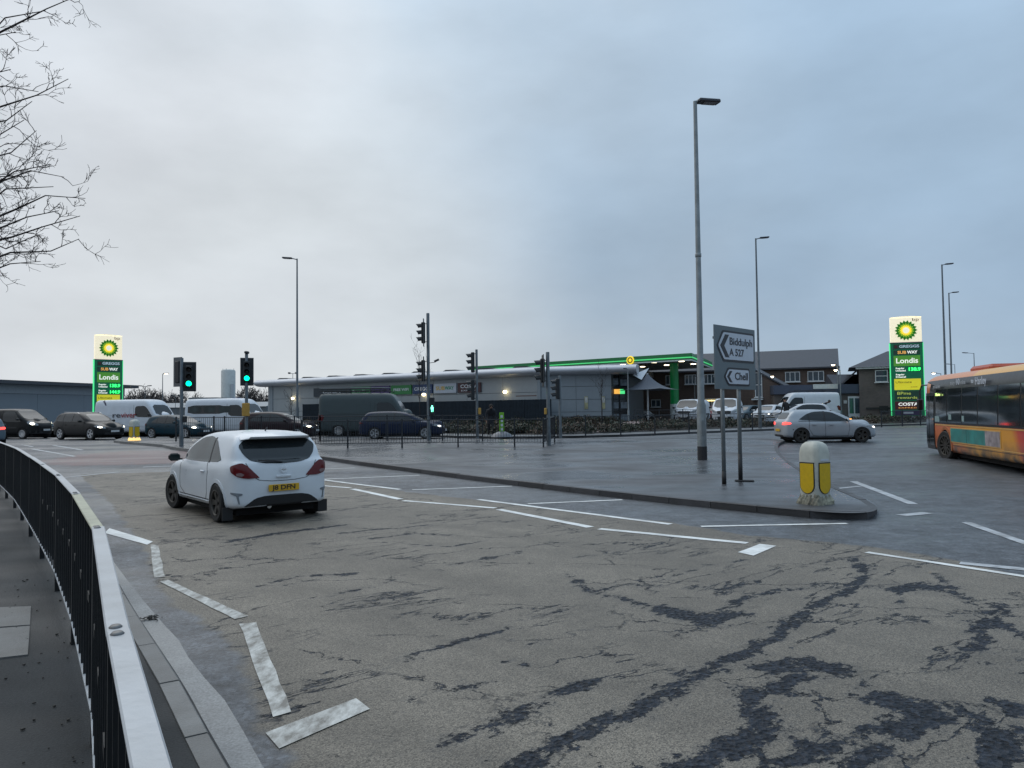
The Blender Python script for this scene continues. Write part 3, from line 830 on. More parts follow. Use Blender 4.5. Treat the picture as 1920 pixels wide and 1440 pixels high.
# ---- traffic lights
M_tl = mat('traffic_light_housing', (0.012, 0.015, 0.018), .5)
M_tlb = mat('traffic_light_border', (0.10, 0.11, 0.115), .5)
M_green = mat('green_signal', (0.0, .9, .45), .3, emit=3.2, emit_col=(0.0, 1.0, .42))
M_dead = mat('unlit_signal', (0.02, 0.015, 0.013), .25)
M_yellowbox = mat('push_button_box', (0.45, 0.26, 0.05), .5)
def tl_parts():
    """signal head pieces facing -y, origin at the head's centre"""
    P = {}
    P['housing'] = MB().box((0, .09, 0), (.30, .18, .98), bev=.03).mesh('housing', [M_tl])
    P['backing_board'] = MB().box((0, .10, 0), (.56, .02, 1.28), bev=.009).mesh('backing_board', [M_tl])
    P['board_edge'] = MB().box((0, .115, 0), (.60, .012, 1.32), bev=.005).mesh('board_edge', [M_tlb])
    v = []; f = []; n = 12
    for i in range(n + 1):
        a = math.pi * (-0.12) + math.pi * 1.24 * i / n
        x = .125 * math.cos(a); z = .125 * math.sin(a)
        dp = .26 - .10 * (1 - math.sin(max(a, 0)) if 0 <= a <= math.pi else 1)
        v += [(x, 0, z), (x, -dp, z - .02)]
    for i in range(n): f.append((2 * i, 2 * i + 1, 2 * i + 3, 2 * i + 2))
    P['visor'] = MB().add(v, f).mesh('visor', [M_tl], smooth=True)
    ln = MB().lathe([(0, .02), (.06, .015), (.105, 0)], 20).mesh('lens', [M_dead], smooth=True)
    P['lens'] = ln
    P['lens_on'] = MB().lathe([(0, .02), (.06, .015), (.118, 0)], 20).mesh('green_lens', [M_green], smooth=True)
    return P
TLP = tl_parts()
def head(parent, x, z, face, board=True, on=None, scale=1.0, side=.3, y=0.0):
    """head mounted on a pole; face = heading angle the lenses look at (radians, 0 = -y)"""
    M = Matrix.Translation((x, y, z)) @ Matrix.Rotation(face, 4, 'Z') @ Matrix.Scale(scale, 4)
    h = obj('signal_head', TLP['housing'], parent, M)
    if board:
        obj('backing_board', TLP['backing_board'], h); obj('board_edge', TLP['board_edge'], h)
    for k in range(3):
        zz = .31 - .31 * k
        obj('visor', TLP['visor'], h, Matrix.Translation((0, 0, zz)))
        o = obj('lens', TLP['lens_on'] if on == k else TLP['lens'], h, Matrix.Translation((0, -.002, zz)) @ Matrix.Rotation(rad(90), 4, 'X'))
    return h
def signal(label, px, pybase, h, r=.057, group='traffic signals at the crossing', zoff=.115, m=None):
    b = at(px, pybase, zoff)
    t = thing('traffic_light', label, 'traffic light', tuple(b), group=group)
    MB().lathe([(0, 0), (r, 0), (r, h), (r * .9, h + .02), (0, h + .02)], 14).build('pole', m or M_galv_d, t, smooth=True, angle=40)
    MB().cyl((0, 0, 0), (0, 0, .5), r * 1.25, 14).build('pole_sleeve', m or M_galv_d, t)
    return t, b
def Zof(px, py, b):   # height above the base of a picture point at the pole's distance
    return atY(px, py, b.y).z - b.z
def Xof(px, py, b): return atY(px, py, b.y).x - b.x
def brackets(t, x, zs):
    mb = MB()
    for z in zs: mb.cyl((0, 0, z), (x, 0, z), .015, 6)
    mb.build('bracket', M_tl, t)
t, b = signal('traffic light showing green nearest the lit left bollard', 340, 834, 0, r=.075) if False else (None, None)
def make_signal(label, px, pybase, pytop, heads, extra=None, r=.057):
    b = at(px, pybase, .115)
    h = Zof(px, pytop, b)
    t, b = signal(label, px, pybase, h, r)
    for (hx, hy, face, board, on) in heads:
        x = Xof(hx, hy, b); z = Zof(hx, hy, b)
        head(t, x, z, face, board, on)
        brackets(t, x, [z + .42, z - .42])
    return t, b
LEFT = rad(-86)
t1, b1 = make_signal('traffic light showing green nearest the lit left bollard, with a bare top of pole', 340, 835, 672, [(354, 706, rad(20), True, 2)], r=.075)
head(t1, Xof(333, 688, b1), Zof(340, 697, b1), rad(150), True, None, y=.25)
MB().box((.16, -.02, Zof(345, 786, b1)), (.16, .14, .26), bev=.02).build('push_button_box', M_tl, t1)
t2, b2 = make_signal('traffic light showing green with a camera on top, behind the white hatchback roof', 462, 829, 664, [(464.5, 697, rad(17), True, 2)], r=.075)
for c in t2.children:
    if c.name.startswith('signal_head'): c.location.y -= .12
MB().box((.02, -.02, Zof(463, 661, b2)), (.16, .3, .12), bev=.03).cyl((0, 0, Zof(463, 668, b2)), (0, 0, Zof(463, 662, b2)), .04, 8).build('detector_camera', M_tl, t2)
MB().box((0, -.08, Zof(462, 768, b2)), (.34, .12, .62), bev=.02).build('push_button_box', M_yellowbox, t2)
t3, b3 = make_signal('tallest signal pole with two side-on heads, one above the other', 804, 826, 588, [(790, 624, LEFT, True, None), (790, 695, LEFT, True, None)], r=.075)
MB().cyl((0, 0, Zof(804, 681, b3)), (.35, 0, Zof(804, 679, b3)), .015, 6).cyl((.28, 0, Zof(804, 678, b3)), (.5, 0, Zof(804, 674, b3)), .05, 8).build('detector', M_tl, t3)
pd = obj('pedestrian_signal', MB().box((.16, -.02, 0), (.2, .2, .82), bev=.02).mesh('pedestrian_signal', [M_tl]), t3, Matrix.Translation((.02, 0, Zof(804, 762, b3))))
def man_mesh():
    mb = MB().lathe([(0, .1), (.02, .095), (.028, .075), (.02, .055), (0, .05)], 10)
    mb.box((0, 0, .0), (.05, .02, .1), taper=.8).box((-.022, 0, -.09), (.02, .02, .1)).box((.03, 0, -.085), (.02, .02, .1))
    mb.box((.035, 0, .0), (.018, .02, .09)).box((-.038, 0, .0), (.018, .02, .09))
    return mb.mesh('green_man', [mat('green_man_light', (.1, 1, .7), .3, emit=3.2, emit_col=(.2, 1.0, .62))])
gm = obj('green_man', man_mesh(), pd, Matrix.Translation((.16, -.13, -.08)) @ Matrix.Scale(1.25, 4))
t4, b4 = make_signal('slimmer signal pole with two side-on heads beside the walking person', 895, 822, 656, [(883, 679.5, LEFT, False, None), (883, 731, LEFT, False, None)], r=.06)
MB().box((.13, -.05, Zof(898, 771, b4)), (.13, .14, .32), bev=.02).build('push_button_box', M_yellowbox, t4)
t5, b5 = make_signal('signal pole with one large side-on head at the corner of the crossing fence', 1029, 835, 661, [(1013, 695, LEFT, True, None)], r=.075)
MB().box((-.12, -.05, Zof(1028, 771, b5)), (.1, .14, .26), bev=.02).build('push_button_box', M_yellowbox, t5)
t6, b6 = make_signal('rightmost signal pole with a single small head near the grey shop wall', 1051, 821, 705, [(1042, 729, LEFT, False, None)], r=.065)

# ---- direction sign
M_signgrey = mat('sign_panel_grey', (0.13, 0.165, 0.18), .5, var=.08)
M_signwhite = mat('sign_white', (0.52, 0.56, 0.62), .4, var=.04)
M_signblack = mat('sign_black', (0.012, 0.016, 0.024), .45)
def direction_sign():
    bl = at(1364, 908, .115); br = at(1396, 905, .115)
    t = thing('direction_sign', 'grey direction sign on two poles pointing left to Biddulph and Chell', 'road sign')
    l = atY(1338, 608, 16.1); r = atY(1414, 618, 17.45)
    d = Vector((r.x - l.x, r.y - l.y, 0)); W = d.length; an = math.atan2(d.y, d.x)
    zt = l.z; zb = atY(1344, 729, 16.1).z; H = zt - zb
    M = Matrix.Translation((l.x, l.y, zb)) @ Matrix.Rotation(an, 4, 'Z')
    t.matrix_world = Matrix.Identity(4)
    MB().box((W / 2, 0, H / 2), (W, .02, H)).build('panel', M_signgrey, t).matrix_local = M
    MB().box((W / 2, .035, H * .8), (W * .96, .04, .05)).box((W / 2, .035, H * .2), (W * .96, .04, .05)).build('stiffener', M_galv_d, t).matrix_local = M
    R = lambda x0, x1, z0, z1, tip: [(tip, (z0 + z1) / 2), (x0, z0), (x1, z0), (x1, z1), (x0, z1)]
    def plate(nm, x0, x1, z0, z1, tip, y, m):
        pts = [Vector(p) for p in R(x0, x1, z0, z1, tip)]
        # rounded corners
        out = []
        n = len(pts); rr = .05
        for i, p in enumerate(pts):
            a, c = pts[i - 1], pts[(i + 1) % n]
            u = (a - p).normalized() * rr; w = (c - p).normalized() * rr
            for k in range(5):
                s = k / 4
                out.append(p + u * (1 - s) ** 2 + w * s ** 2)
        mb = MB().prism([(p.x, p.y) for p in out], 0, .006)
        o = mb.build(nm, m, t)
        o.matrix_local = M @ Matrix.Translation((0, y, 0)) @ Matrix.Rotation(rad(90), 4, 'X')
    fx, fz = W, H
    X = lambda a: a * fx
    Zf = lambda a: a * fz
    # large arrow plate
    plate('black_border', X(.19), X(.965), Zf(.435), Zf(.93), X(.045), -.011, M_signblack)
    plate('white_plate', X(.205), X(.945), Zf(.47), Zf(.898), X(.078), -.017, M_signwhite)
    plate('black_border', X(.30), X(.83), Zf(.055), Zf(.345), X(.20), -.011, M_signblack)
    plate('white_plate', X(.315), X(.81), Zf(.085), Zf(.315), X(.235), -.017, M_signwhite)
    def chev(x0, zc, hz, w, dx):
        pts = [(x0 + dx, zc + hz), (x0 + dx + w, zc + hz), (x0 + w, zc), (x0 + dx + w, zc - hz), (x0 + dx, zc - hz), (x0, zc)]
        v = [(x, 0, z) for x, z in pts] + [(x, .006, z) for x, z in pts]
        f = [(0, 1, 2, 5), (5, 2, 3, 4), (6, 11, 8, 7), (11, 10, 9, 8)] + [(i, (i + 1) % 6, (i + 1) % 6 + 6, i + 6) for i in range(6)]
        MB().add(v, f).build('chevron', M_signblack, t).matrix_local = M @ Matrix.Translation((0, -.029, 0))
    chev(X(.12), Zf(.684), Zf(.18), X(.09), X(.12)); chev(X(.265), Zf(.2), Zf(.09), X(.055), X(.07))
    def tx(s, x, z, size, w):
        me = text_mesh(s, size, bold=.0035, m=M_signblack, ext=.003, align='LEFT', width=w)
        o = obj('lettering', me, t); o.matrix_local = M @ Matrix.Translation((x, -.026, z)) @ Matrix.Rotation(rad(90), 4, 'X')
    tx('Biddulph', X(.335), Zf(.76), .235, X(.565)); tx('A 527', X(.335), Zf(.585), .225, X(.36)); tx('Chell', X(.45), Zf(.205), .235, X(.325))
    for q, fr in ((bl, .24), (br, .64)):
        p = M @ Vector((W * fr, .075, 0))
        MB().cyl((p.x, p.y, .115), (p.x, p.y, zb + H * .9), .045, 14).build('pole', M_galv, t, smooth=True)
        hh = .28 if fr < .5 else .62
        MB().cyl((p.x, p.y, .116), (p.x, p.y, .116 + hh), .049, 14).build('black_base_sleeve', M_black_flat, t, smooth=True)
    MB().box((*(M @ Vector((W * .66, 0, 0))).xy, .135), (.42, .16, .03), rz=-.3, bev=.01).build('base_plate', M_black_flat, t)
direction_sign()

# ---- bollards
M_boll = mat('bollard_plastic', (0.50, 0.51, 0.45), .5, var=.16, scale=7, bump=.1, bscale=20, dirt=.4)
M_yel = mat('yellow_reflector', (0.62, 0.40, 0.0), .4, var=.1, scale=18, dirt=.15)
M_base = mat('broken_mossy_base', (0.30, 0.29, 0.22), .8, var=.55, scale=14, bump=.9, bscale=22, dirt=.9)
def bollard(label, loc_, rz, litbase=False, a=.198):
    t = thing('bollard', label, 'bollard', loc_, rz, group='keep left bollards on the islands')
    def ring(s, z, n=48, sq=5.0, groove=.0):
        out = []
        for k in range(n):
            th = 2 * math.pi * k / n
            c, q = math.cos(th), math.sin(th)
            r = (abs(c) ** sq + abs(q) ** sq) ** (-1 / sq)
            if groove and abs(abs(c) - abs(q)) < .12: r *= 1 - groove
            out.append((s * r * c, s * r * q, z))
        return out
    prof = [(a * .98, .10), (a, .2), (a * 1.01, .5), (a * 1.03, .76), (a * 1.01, .88), (a * .95, .96), (a * .82, 1.02), (a * .58, 1.062), (a * .25, 1.078)]
    vs = []; fs = []
    n = 48
    for s, z in prof: vs += ring(s, z, n, groove=.05)
    for i in range(len(prof) - 1):
        for k in range(n): fs.append((i * n + k, i * n + (k + 1) % n, (i + 1) * n + (k + 1) % n, (i + 1) * n + k))
    vs.append((0, 0, 1.08)); c = len(vs) - 1
    for k in range(n): fs.append(((len(prof) - 1) * n + k, (len(prof) - 1) * n + (k + 1) % n, c))
    MB().add(vs, fs).build('shell', M_boll, t, smooth=True, angle=50)
    # skirt
    vs = []; fs = []
    sk = [(a * 1.22, 0), (a * 1.2, .05), (a * 1.02, .12), (a * .95, .17)]
    for s, z in sk:
        vs += [(x + random.uniform(-.012, .012), y + random.uniform(-.012, .012), z0 + (random.uniform(-.012, .02) if z > 0 else 0)) for x, y, z0 in ring(s, z, n, 7)]
    for i in range(len(sk) - 1):
        for k in range(n): fs.append((i * n + k, i * n + (k + 1) % n, (i + 1) * n + (k + 1) % n, (i + 1) * n + k))
    MB().add(vs, fs).build('skirt', mat('lit_bollard_base', (.9, .7, .3), .5, emit=1.0, emit_col=(1, .62, .2)) if litbase else M_base, t)
    for side, w in ((0, .135), (1, .135)):
        # panel: straight sides, round bottom
        pts = [(-w, .63), (w, .63)] + [(w * math.cos(s), .33 + .19 * (-math.sin(s)) * 1.0 if False else .31 - .17 * math.sin(s)) for s in np.linspace(0, math.pi, 12)]
        pts = [(-w, .70), (w, .70)] + [(w * math.cos(s), .33 - .14 * math.sin(s)) for s in np.linspace(0, math.pi, 12)]
        for nm, sc, off, m in (('panel_border', 1.09, .004, M_signblack), ('yellow_panel', 1.0, .009, M_yel)):
            P = [(x * sc, .39 + (z - .39) * (1 + (sc - 1) * .7)) for x, z in pts]
            nP = len(P)
            v = [(x, -a * 1.02 - off, z) for x, z in P] + [(x, -a * .9, z) for x, z in P]
            f = [tuple(range(nP))] + [(i, i + nP, (i + 1) % nP + nP, (i + 1) % nP) for i in range(nP)]
            MB().add(v, f).build(nm, m, t).matrix_local = Matrix.Rotation(side * rad(90), 4, 'Z')
    MB().box((0, -a * 1.035, .76), (.2, .01, .03)).build('label_strip', M_signwhite, t).matrix_local = Matrix.Rotation(rad(90), 4, 'Z')
    return t
b = at(1529, 944, .115)
bollard('dirty white bollard with two yellow panels and crumbling base, near the direction sign', tuple(b), rad(-60))
b = at(252, 826, .115)
bollard('lit white bollard on the small left island, glowing at its base', tuple(b), rad(-25), True)
# ================================================================ VEHICLES
def smax(a, b, k):
    h = np.maximum(k - np.abs(a - b), 0) / k
    return np.maximum(a, b) + h * h * k * .25
def smin(a, b, k): return -smax(-a, -b, k)
def mirror_half(poly): return list(poly) + [(-y, z) for y, z in reversed(poly) if y > 1e-6]
def chaik_open(q, w=.22):
    o = [q[0]]
    for i in range(1, len(q) - 1):
        a, b, c = q[i - 1], q[i], q[i + 1]
        if math.hypot(a[0] - b[0], a[1] - b[1]) < .04 or math.hypot(c[0] - b[0], c[1] - b[1]) < .04: o.append(b); continue
        o += [(b[0] + (a[0] - b[0]) * w, b[1] + (a[1] - b[1]) * w), (b[0] + (c[0] - b[0]) * w, b[1] + (c[1] - b[1]) * w)]
    return o + [q[-1]]
class Shape:
    """body volume: cross of a side, a front and a plan outline, for the lower body and for the cabin"""
    def __init__(s, low, cab=None, k=.09, kc=.10, kj=.05):
        sm = lambda ps: tuple(chaik_open(q) for q in ps)
        s.low, s.cab, s.k, s.kc, s.kj = sm(low), (sm(cab) if cab else None), k, kc, kj
        xs = [p[0] for p in low[0]]; s.x0, s.x1 = min(xs), max(xs)
    def one(s, P, polys, k):
        side, front, plan = polys
        ay = np.abs(P[:, 1])
        a = sdpoly(P[:, [0, 2]], side)
        b = sdpoly(np.stack([ay, P[:, 2]], 1), [(-q[0], q[1]) for q in reversed(front) if q[0] > 1e-6] + list(front))
        c = sdpoly(np.stack([P[:, 0], ay], 1), list(plan) + [(q[0], -q[1]) for q in reversed(plan) if q[1] > 1e-6])
        return smax(smax(a, b, k), c, k)
    def d(s, P):
        r = s.one(P, s.low, s.k)
        if s.cab: r = smin(r, s.one(P, s.cab, s.kc), s.kj)
        return r
    def grad(s, P, e=.01):
        g = np.stack([s.d(P + np.eye(3)[i] * e) - s.d(P - np.eye(3)[i] * e) for i in range(3)], 1)
        return g / np.maximum(np.linalg.norm(g, axis=1, keepdims=True), 1e-9)
    def cast(s, O, D, tmax=4.0, n=70):
        """from outside inwards along D: first hit"""
        t = np.full(len(O), 2.5); hit = np.zeros(len(O), bool); act = np.arange(len(O))
        for _ in range(60):
            dd = s.d(O[act] + D[act] * t[act][:, None])
            h_ = dd < .002
            hit[act[h_]] = True
            t[act[~h_]] += np.maximum(dd[~h_] * .9, .002)
            act = act[~h_]
            act = act[t[act] < tmax * 1.2]
            if len(act) == 0: break
        return O + D * t[:, None], hit & (t < tmax * 2)
    def out(s, A, D, rmax=3.0):
        """from an inner axis point outwards to the surface (star shaped)"""
        lo = np.zeros(len(A)); hi = np.full(len(A), rmax)
        # first crossing by marching, then bisect
        t = np.full(len(A), .35); act = np.arange(len(A))
        for _ in range(80):
            dd = s.d(A[act] + D[act] * t[act][:, None])
            k = dd > -.003
            t[act[~k]] -= dd[~k] * .95
            act = act[~k]
            if len(act) == 0: break
        return A + D * t[:, None]
def body_mesh(S, zc, wheels, R, nm=70, nc=20, nv=36, inset=.45, ya=.3, W=.85):
    """quads around the length axis; wheel openings cut and snapped to the circle"""
    xs = np.linspace(S.x0 + inset, S.x1 - inset, nm)
    ring_x, dirx = [], []
    A, D = [], []
    ph = np.linspace(-np.pi / 2, np.pi / 2, nv + 1)
    rows = []
    for i in range(nc + 1):                       # rear cap, from the pole
        ps = (i / nc) * np.pi / 2
        rows.append((xs[0], -math.cos(ps), math.sin(ps)))
    for x in xs[1:-1]: rows.append((x, 0., 1.))
    for i in range(nc + 1):
        ps = (1 - i / nc) * np.pi / 2
        rows.append((xs[-1], math.cos(ps), math.sin(ps)))
    P = []
    for (x, cx, sr) in rows:
        D_ = np.stack([np.full(nv + 1, cx), np.cos(ph) * sr, np.sin(ph) * sr], 1)
        A_ = np.tile([x, 0., zc], (nv + 1, 1))
        A.append(A_); D.append(D_)
    A = np.concatenate(A); D = np.concatenate(D)
    P = S.out(A, D)
    P[np.abs(P[:, 1]) < .0015, 1] = 0
    nr = len(rows); m = nv + 1
    # snap to wheel circles
    for wx, wz in wheels:
        dx = P[:, 0] - wx; dz = P[:, 2] - wz
        r = np.hypot(dx, dz)
        sel = (P[:, 1] > W * .55) & (np.abs(r - R) < .032) & (dz > -R)
        P[sel, 0] = wx + dx[sel] / r[sel] * R; P[sel, 2] = wz + dz[sel] / r[sel] * R
    cut = np.zeros(len(P), bool)
    for wx, wz in wheels:
        dx = P[:, 0] - wx; dz = P[:, 2] - wz
        cut |= (P[:, 1] > W * .45) & (np.hypot(dx, dz) < R - .001)
    F = []
    for i in range(nr - 1):
        for j in range(nv):
            q = (i * m + j, i * m + j + 1, (i + 1) * m + j + 1, (i + 1) * m + j)
            if any(cut[k] for k in q): continue
            F.append(q)
    n = len(P)
    P2 = P.copy(); P2[:, 1] *= -1
    V = np.concatenate([P, P2])
    F2 = [tuple(k + n for k in q[::-1]) for q in F]
    me = bpy.data.meshes.new('body')
    me.from_pydata(V.tolist(), [], [q[::-1] for q in F] + [q[::-1] for q in F2])
    import bmesh
    bm = bmesh.new(); bm.from_mesh(me)
    bmesh.ops.remove_doubles(bm, verts=bm.verts, dist=.0008)
    loose = [v for v in bm.verts if not v.link_faces]
    bmesh.ops.delete(bm, geom=loose, context='VERTS')
    for f in bm.faces: f.smooth = True
    bmesh.ops.recalc_face_normals(bm, faces=bm.faces)
    bm.to_mesh(me); bm.free()
    return me
def chaikin(pts, it=2, closed=True, w=.16):
    pts = [tuple(p) for p in pts]
    for _ in range(it):
        o = []
        n = len(pts)
        for i in range(n):
            a, b = pts[i], pts[(i + 1) % n]
            o += [(a[0] * (1 - w) + b[0] * w, a[1] * (1 - w) + b[1] * w), (a[0] * w + b[0] * (1 - w), a[1] * w + b[1] * (1 - w))]
        pts = o
    return pts
def frame(az, el=0.0):
    a = rad(az); e = rad(el)
    n = np.array([math.cos(a) * math.cos(e), math.sin(a) * math.cos(e), math.sin(e)])
    t = np.array([math.sin(a), -math.cos(a), 0.])
    up = np.cross(t, n) * -1
    if up[2] < 0: up = -up
    return n, t, up
def patch_mesh(S, pts, az=90, off=.005, rings=7, it=2, mats=(), mirror=False, el=0.0, dense=3, name='patch'):
    """a closed outline (u, v) seen along azimuth az, laid onto the body with a small thickness"""
    pts = chaikin(pts, it)
    q = []
    for i, a in enumerate(pts):
        b = pts[(i + 1) % len(pts)]
        L_ = math.hypot(b[0] - a[0], b[1] - a[1]); k = max(1, int(L_ / .05))
        for j in range(k): q.append((a[0] + (b[0] - a[0]) * j / k, a[1] + (b[1] - a[1]) * j / k))
    B = np.array(q); c = B.mean(0)
    n_, t_, u_ = frame(az, el)
    UV = [c + (B - c) * (r / rings) for r in range(1, rings + 1)]
    UV = np.concatenate([[c]] + UV)
    O = UV[:, :1] * t_ + UV[:, 1:] * u_
    # reference: v is the height z when el = 0
    O0 = O + n_ * 14.0
    H, hit = S.cast(O0, np.tile(-n_, (len(O), 1)), 20)
    g = S.grad(H)
    Vv = H + g * off
    m = len(B)
    edge = H[-m:] - g[-m:] * .012
    V = np.concatenate([Vv, edge])
    F = []
    for k in range(m): F.append((0, 1 + k, 1 + (k + 1) % m))
    for r in range(rings - 1):
        for k in range(m):
            a = 1 + r * m + k; b = 1 + r * m + (k + 1) % m
            F.append((a, a + m, b + m, b))
    for k in range(m):
        a = 1 + (rings - 1) * m + k; b = 1 + (rings - 1) * m + (k + 1) % m
        F.append((a, a + m, b + m, b))
    if mirror: V = V * [1, -1, 1]
    me = bpy.data.meshes.new(name)
    me.from_pydata(V.tolist(), [], F)
    for mm in mats: me.materials.append(mm)
    me.polygons.foreach_set('use_smooth', [True] * len(F))
    import bmesh
    bm = bmesh.new(); bm.from_mesh(me); bmesh.ops.recalc_face_normals(bm, faces=bm.faces); bm.to_mesh(me); bm.free()
    me.set_sharp_from_angle(angle=rad(60))
    return me
def strip_mesh(S, pts, az=90, w=.012, off=.003, mats=(), mirror=False, closed=False, name='trim', h=0.0):
    """a narrow band along a polyline on the body (shut lines, rails, trims)"""
    P = [np.array(p, float) for p in pts]
    if closed: P.append(P[0])
    q = []
    for a, b in zip(P[:-1], P[1:]):
        k = max(1, int(np.linalg.norm(b - a) / .05))
        for j in range(k): q.append(a + (b - a) * j / k)
    q.append(P[-1]); Q = np.array(q)
    T = np.gradient(Q, axis=0); T /= np.maximum(np.linalg.norm(T, axis=1, keepdims=True), 1e-9)
    Nn = np.stack([-T[:, 1], T[:, 0]], 1)
    n_, t_, u_ = frame(az)
    rows = []
    for s, o in ((-.5, -.006), (-.5, off), (.5, off), (.5, -.006)):
        UV = Q + Nn * w * s
        H, _ = S.cast(UV[:, :1] * t_ + UV[:, 1:] * u_ + n_ * 14, np.tile(-n_, (len(Q), 1)), 20)
        g = S.grad(H); rows.append(H + g * (o + (h if o > 0 else 0)))
    m = len(Q); V = np.concatenate(rows); F = []
    for r in range(3):
        for k in range(m - 1): F.append((r * m + k, r * m + k + 1, (r + 1) * m + k + 1, (r + 1) * m + k))
    if mirror: V = V * [1, -1, 1]
    me = bpy.data.meshes.new(name); me.from_pydata(V.tolist(), [], F)
    for mm in mats: me.materials.append(mm)
    return me

def paint(name, col, rough=.25, dirt=.0, metal=0.0, coat=.0, spec=.22):
    return mat('paint_' + name, col, rough, metal, var=.05, scale=3, coat=coat, dirt=dirt, spec=spec)
M_glass = mat('car_glass', (0.012, 0.017, 0.02), .08, var=.2, scale=2, spec=.5)
M_glass_clear = mat('car_glass_pale', (0.022, 0.034, 0.035), .06, var=.6, scale=2.5, spec=.3)
M_trim = mat('black_plastic', (0.012, 0.012, 0.013), .55)
M_tyre = mat('tyre_rubber', (0.012, 0.012, 0.012), .8, bump=.3, bscale=90)
M_alloy = mat('alloy_silver', (0.45, 0.46, 0.48), .35, .7, dirt=.2)
M_alloy_dark = mat('alloy_dark', (0.045, 0.042, 0.038), .5, .5, dirt=.5)
M_red = mat('tail_lens', (0.11, 0.008, 0.010), .15, spec=.4)
M_red_on = mat('tail_lens_lit', (0.5, 0.02, 0.02), .2, emit=3.0, emit_col=(1, .06, .05))
M_amber_on = mat('indicator_lit', (0.8, 0.3, 0.02), .2, emit=2.5, emit_col=(1, .4, .06))
M_lens = mat('headlamp_lens', (0.25, 0.27, 0.29), .1, spec=.9, coat=.6)
M_head_on = mat('headlamp_lit', (1, .95, .8), .2, emit=9.0, emit_col=(1, .93, .72))
M_head_dim = mat('running_lamp_lit', (1, .95, .85), .2, emit=3.0, emit_col=(1, .95, .85))
M_plate_y = mat('plate_yellow', (0.62, 0.36, 0.01), .4, var=.08, dirt=.3)
M_plate_w = mat('plate_white', (0.55, 0.56, 0.56), .4, var=.08)
M_plate_t = mat('plate_lettering', (0.03, 0.02, 0.01), .5)
M_well = mat('wheel_well', (0.006, 0.006, 0.006), .9)
M_chrome = mat('chrome_trim', (0.6, 0.6, 0.6), .15, 1.0)
M_dial = mat('car_interior', (0.02, 0.02, 0.022), .8)

WCACHE = {}
def wheel(parent, x, y, R, wid=.2, style='five', rim=None, steer=0.0):
    rim = rim or M_alloy
    key = (R, wid, style, rim.name)
    if key not in WCACHE:
        r1 = R * .69
        t = MB().lathe([(r1, -wid * .5 + .01), (R * .93, -wid * .5), (R, -wid * .38), (R, wid * .38), (R * .93, wid * .5), (r1, wid * .5 - .01), (r1 - .01, wid * .3), (r1 - .01, -wid * .3)], 40, close=True).mesh('tyre', [M_tyre], True, 40)
        rm = MB().lathe([(r1 + .002, wid * .47), (r1 - .018, wid * .48), (r1 - .03, wid * .40), (r1 - .035, -wid * .3), (0.05, -wid * .28)], 40)
        hubz = wid * .34
        rm.lathe([(0, hubz + .012), (.05, hubz + .01), (.06, hubz - .02)], 18)
        n = {'five': 5, 'multi': 9, 'steel': 12, 'y': 5}[style]
        for k in range(n):
            a = 2 * math.pi * k / n
            for s in ((-.16, .16) if style in ('y',) else (0,)):
                w0, w1 = (.030, .022) if style != 'five' else (.04, .05)
                if style == 'multi': w0, w1 = .016, .018
                if style == 'steel': w0, w1 = .02, .03
                p0 = Vector((math.cos(a) * .04, math.sin(a) * .04, hubz)); p1 = Vector((math.cos(a + s) * (r1 - .02), math.sin(a + s) * (r1 - .02), wid * .42))
                d = (p1 - p0).normalized(); u = Vector((-d.y, d.x, 0)).normalized()
                v = [p0 + u * w0, p0 - u * w0, p1 - u * w1, p1 + u * w1]
                dz = Vector((0, 0, .035))
                rm.add([*v, *[q - dz for q in v]], [(0, 1, 2, 3), (0, 4, 5, 1), (1, 5, 6, 2), (2, 6, 7, 3), (3, 7, 4, 0)])
        rme = rm.mesh('rim', [rim], False)
        br = MB().cyl((0, 0, -wid * .2), (0, 0, wid * .05), R * .45, 24).mesh('brake_disc', [M_alloy_dark])
        WCACHE[key] = (t, rme, br)
    t, rme, br = WCACHE[key]
    s = 1 if y > 0 else -1
    M = Matrix.Translation((x, y, R)) @ Matrix.Rotation(steer, 4, 'Z') @ Matrix.Rotation(rad(-90 * s), 4, 'X')
    # the wheel's outer side is local +z
    w = obj('wheel', t, parent, M)
    obj('rim', rme, w); obj('brake_disc', br, w)
    return w

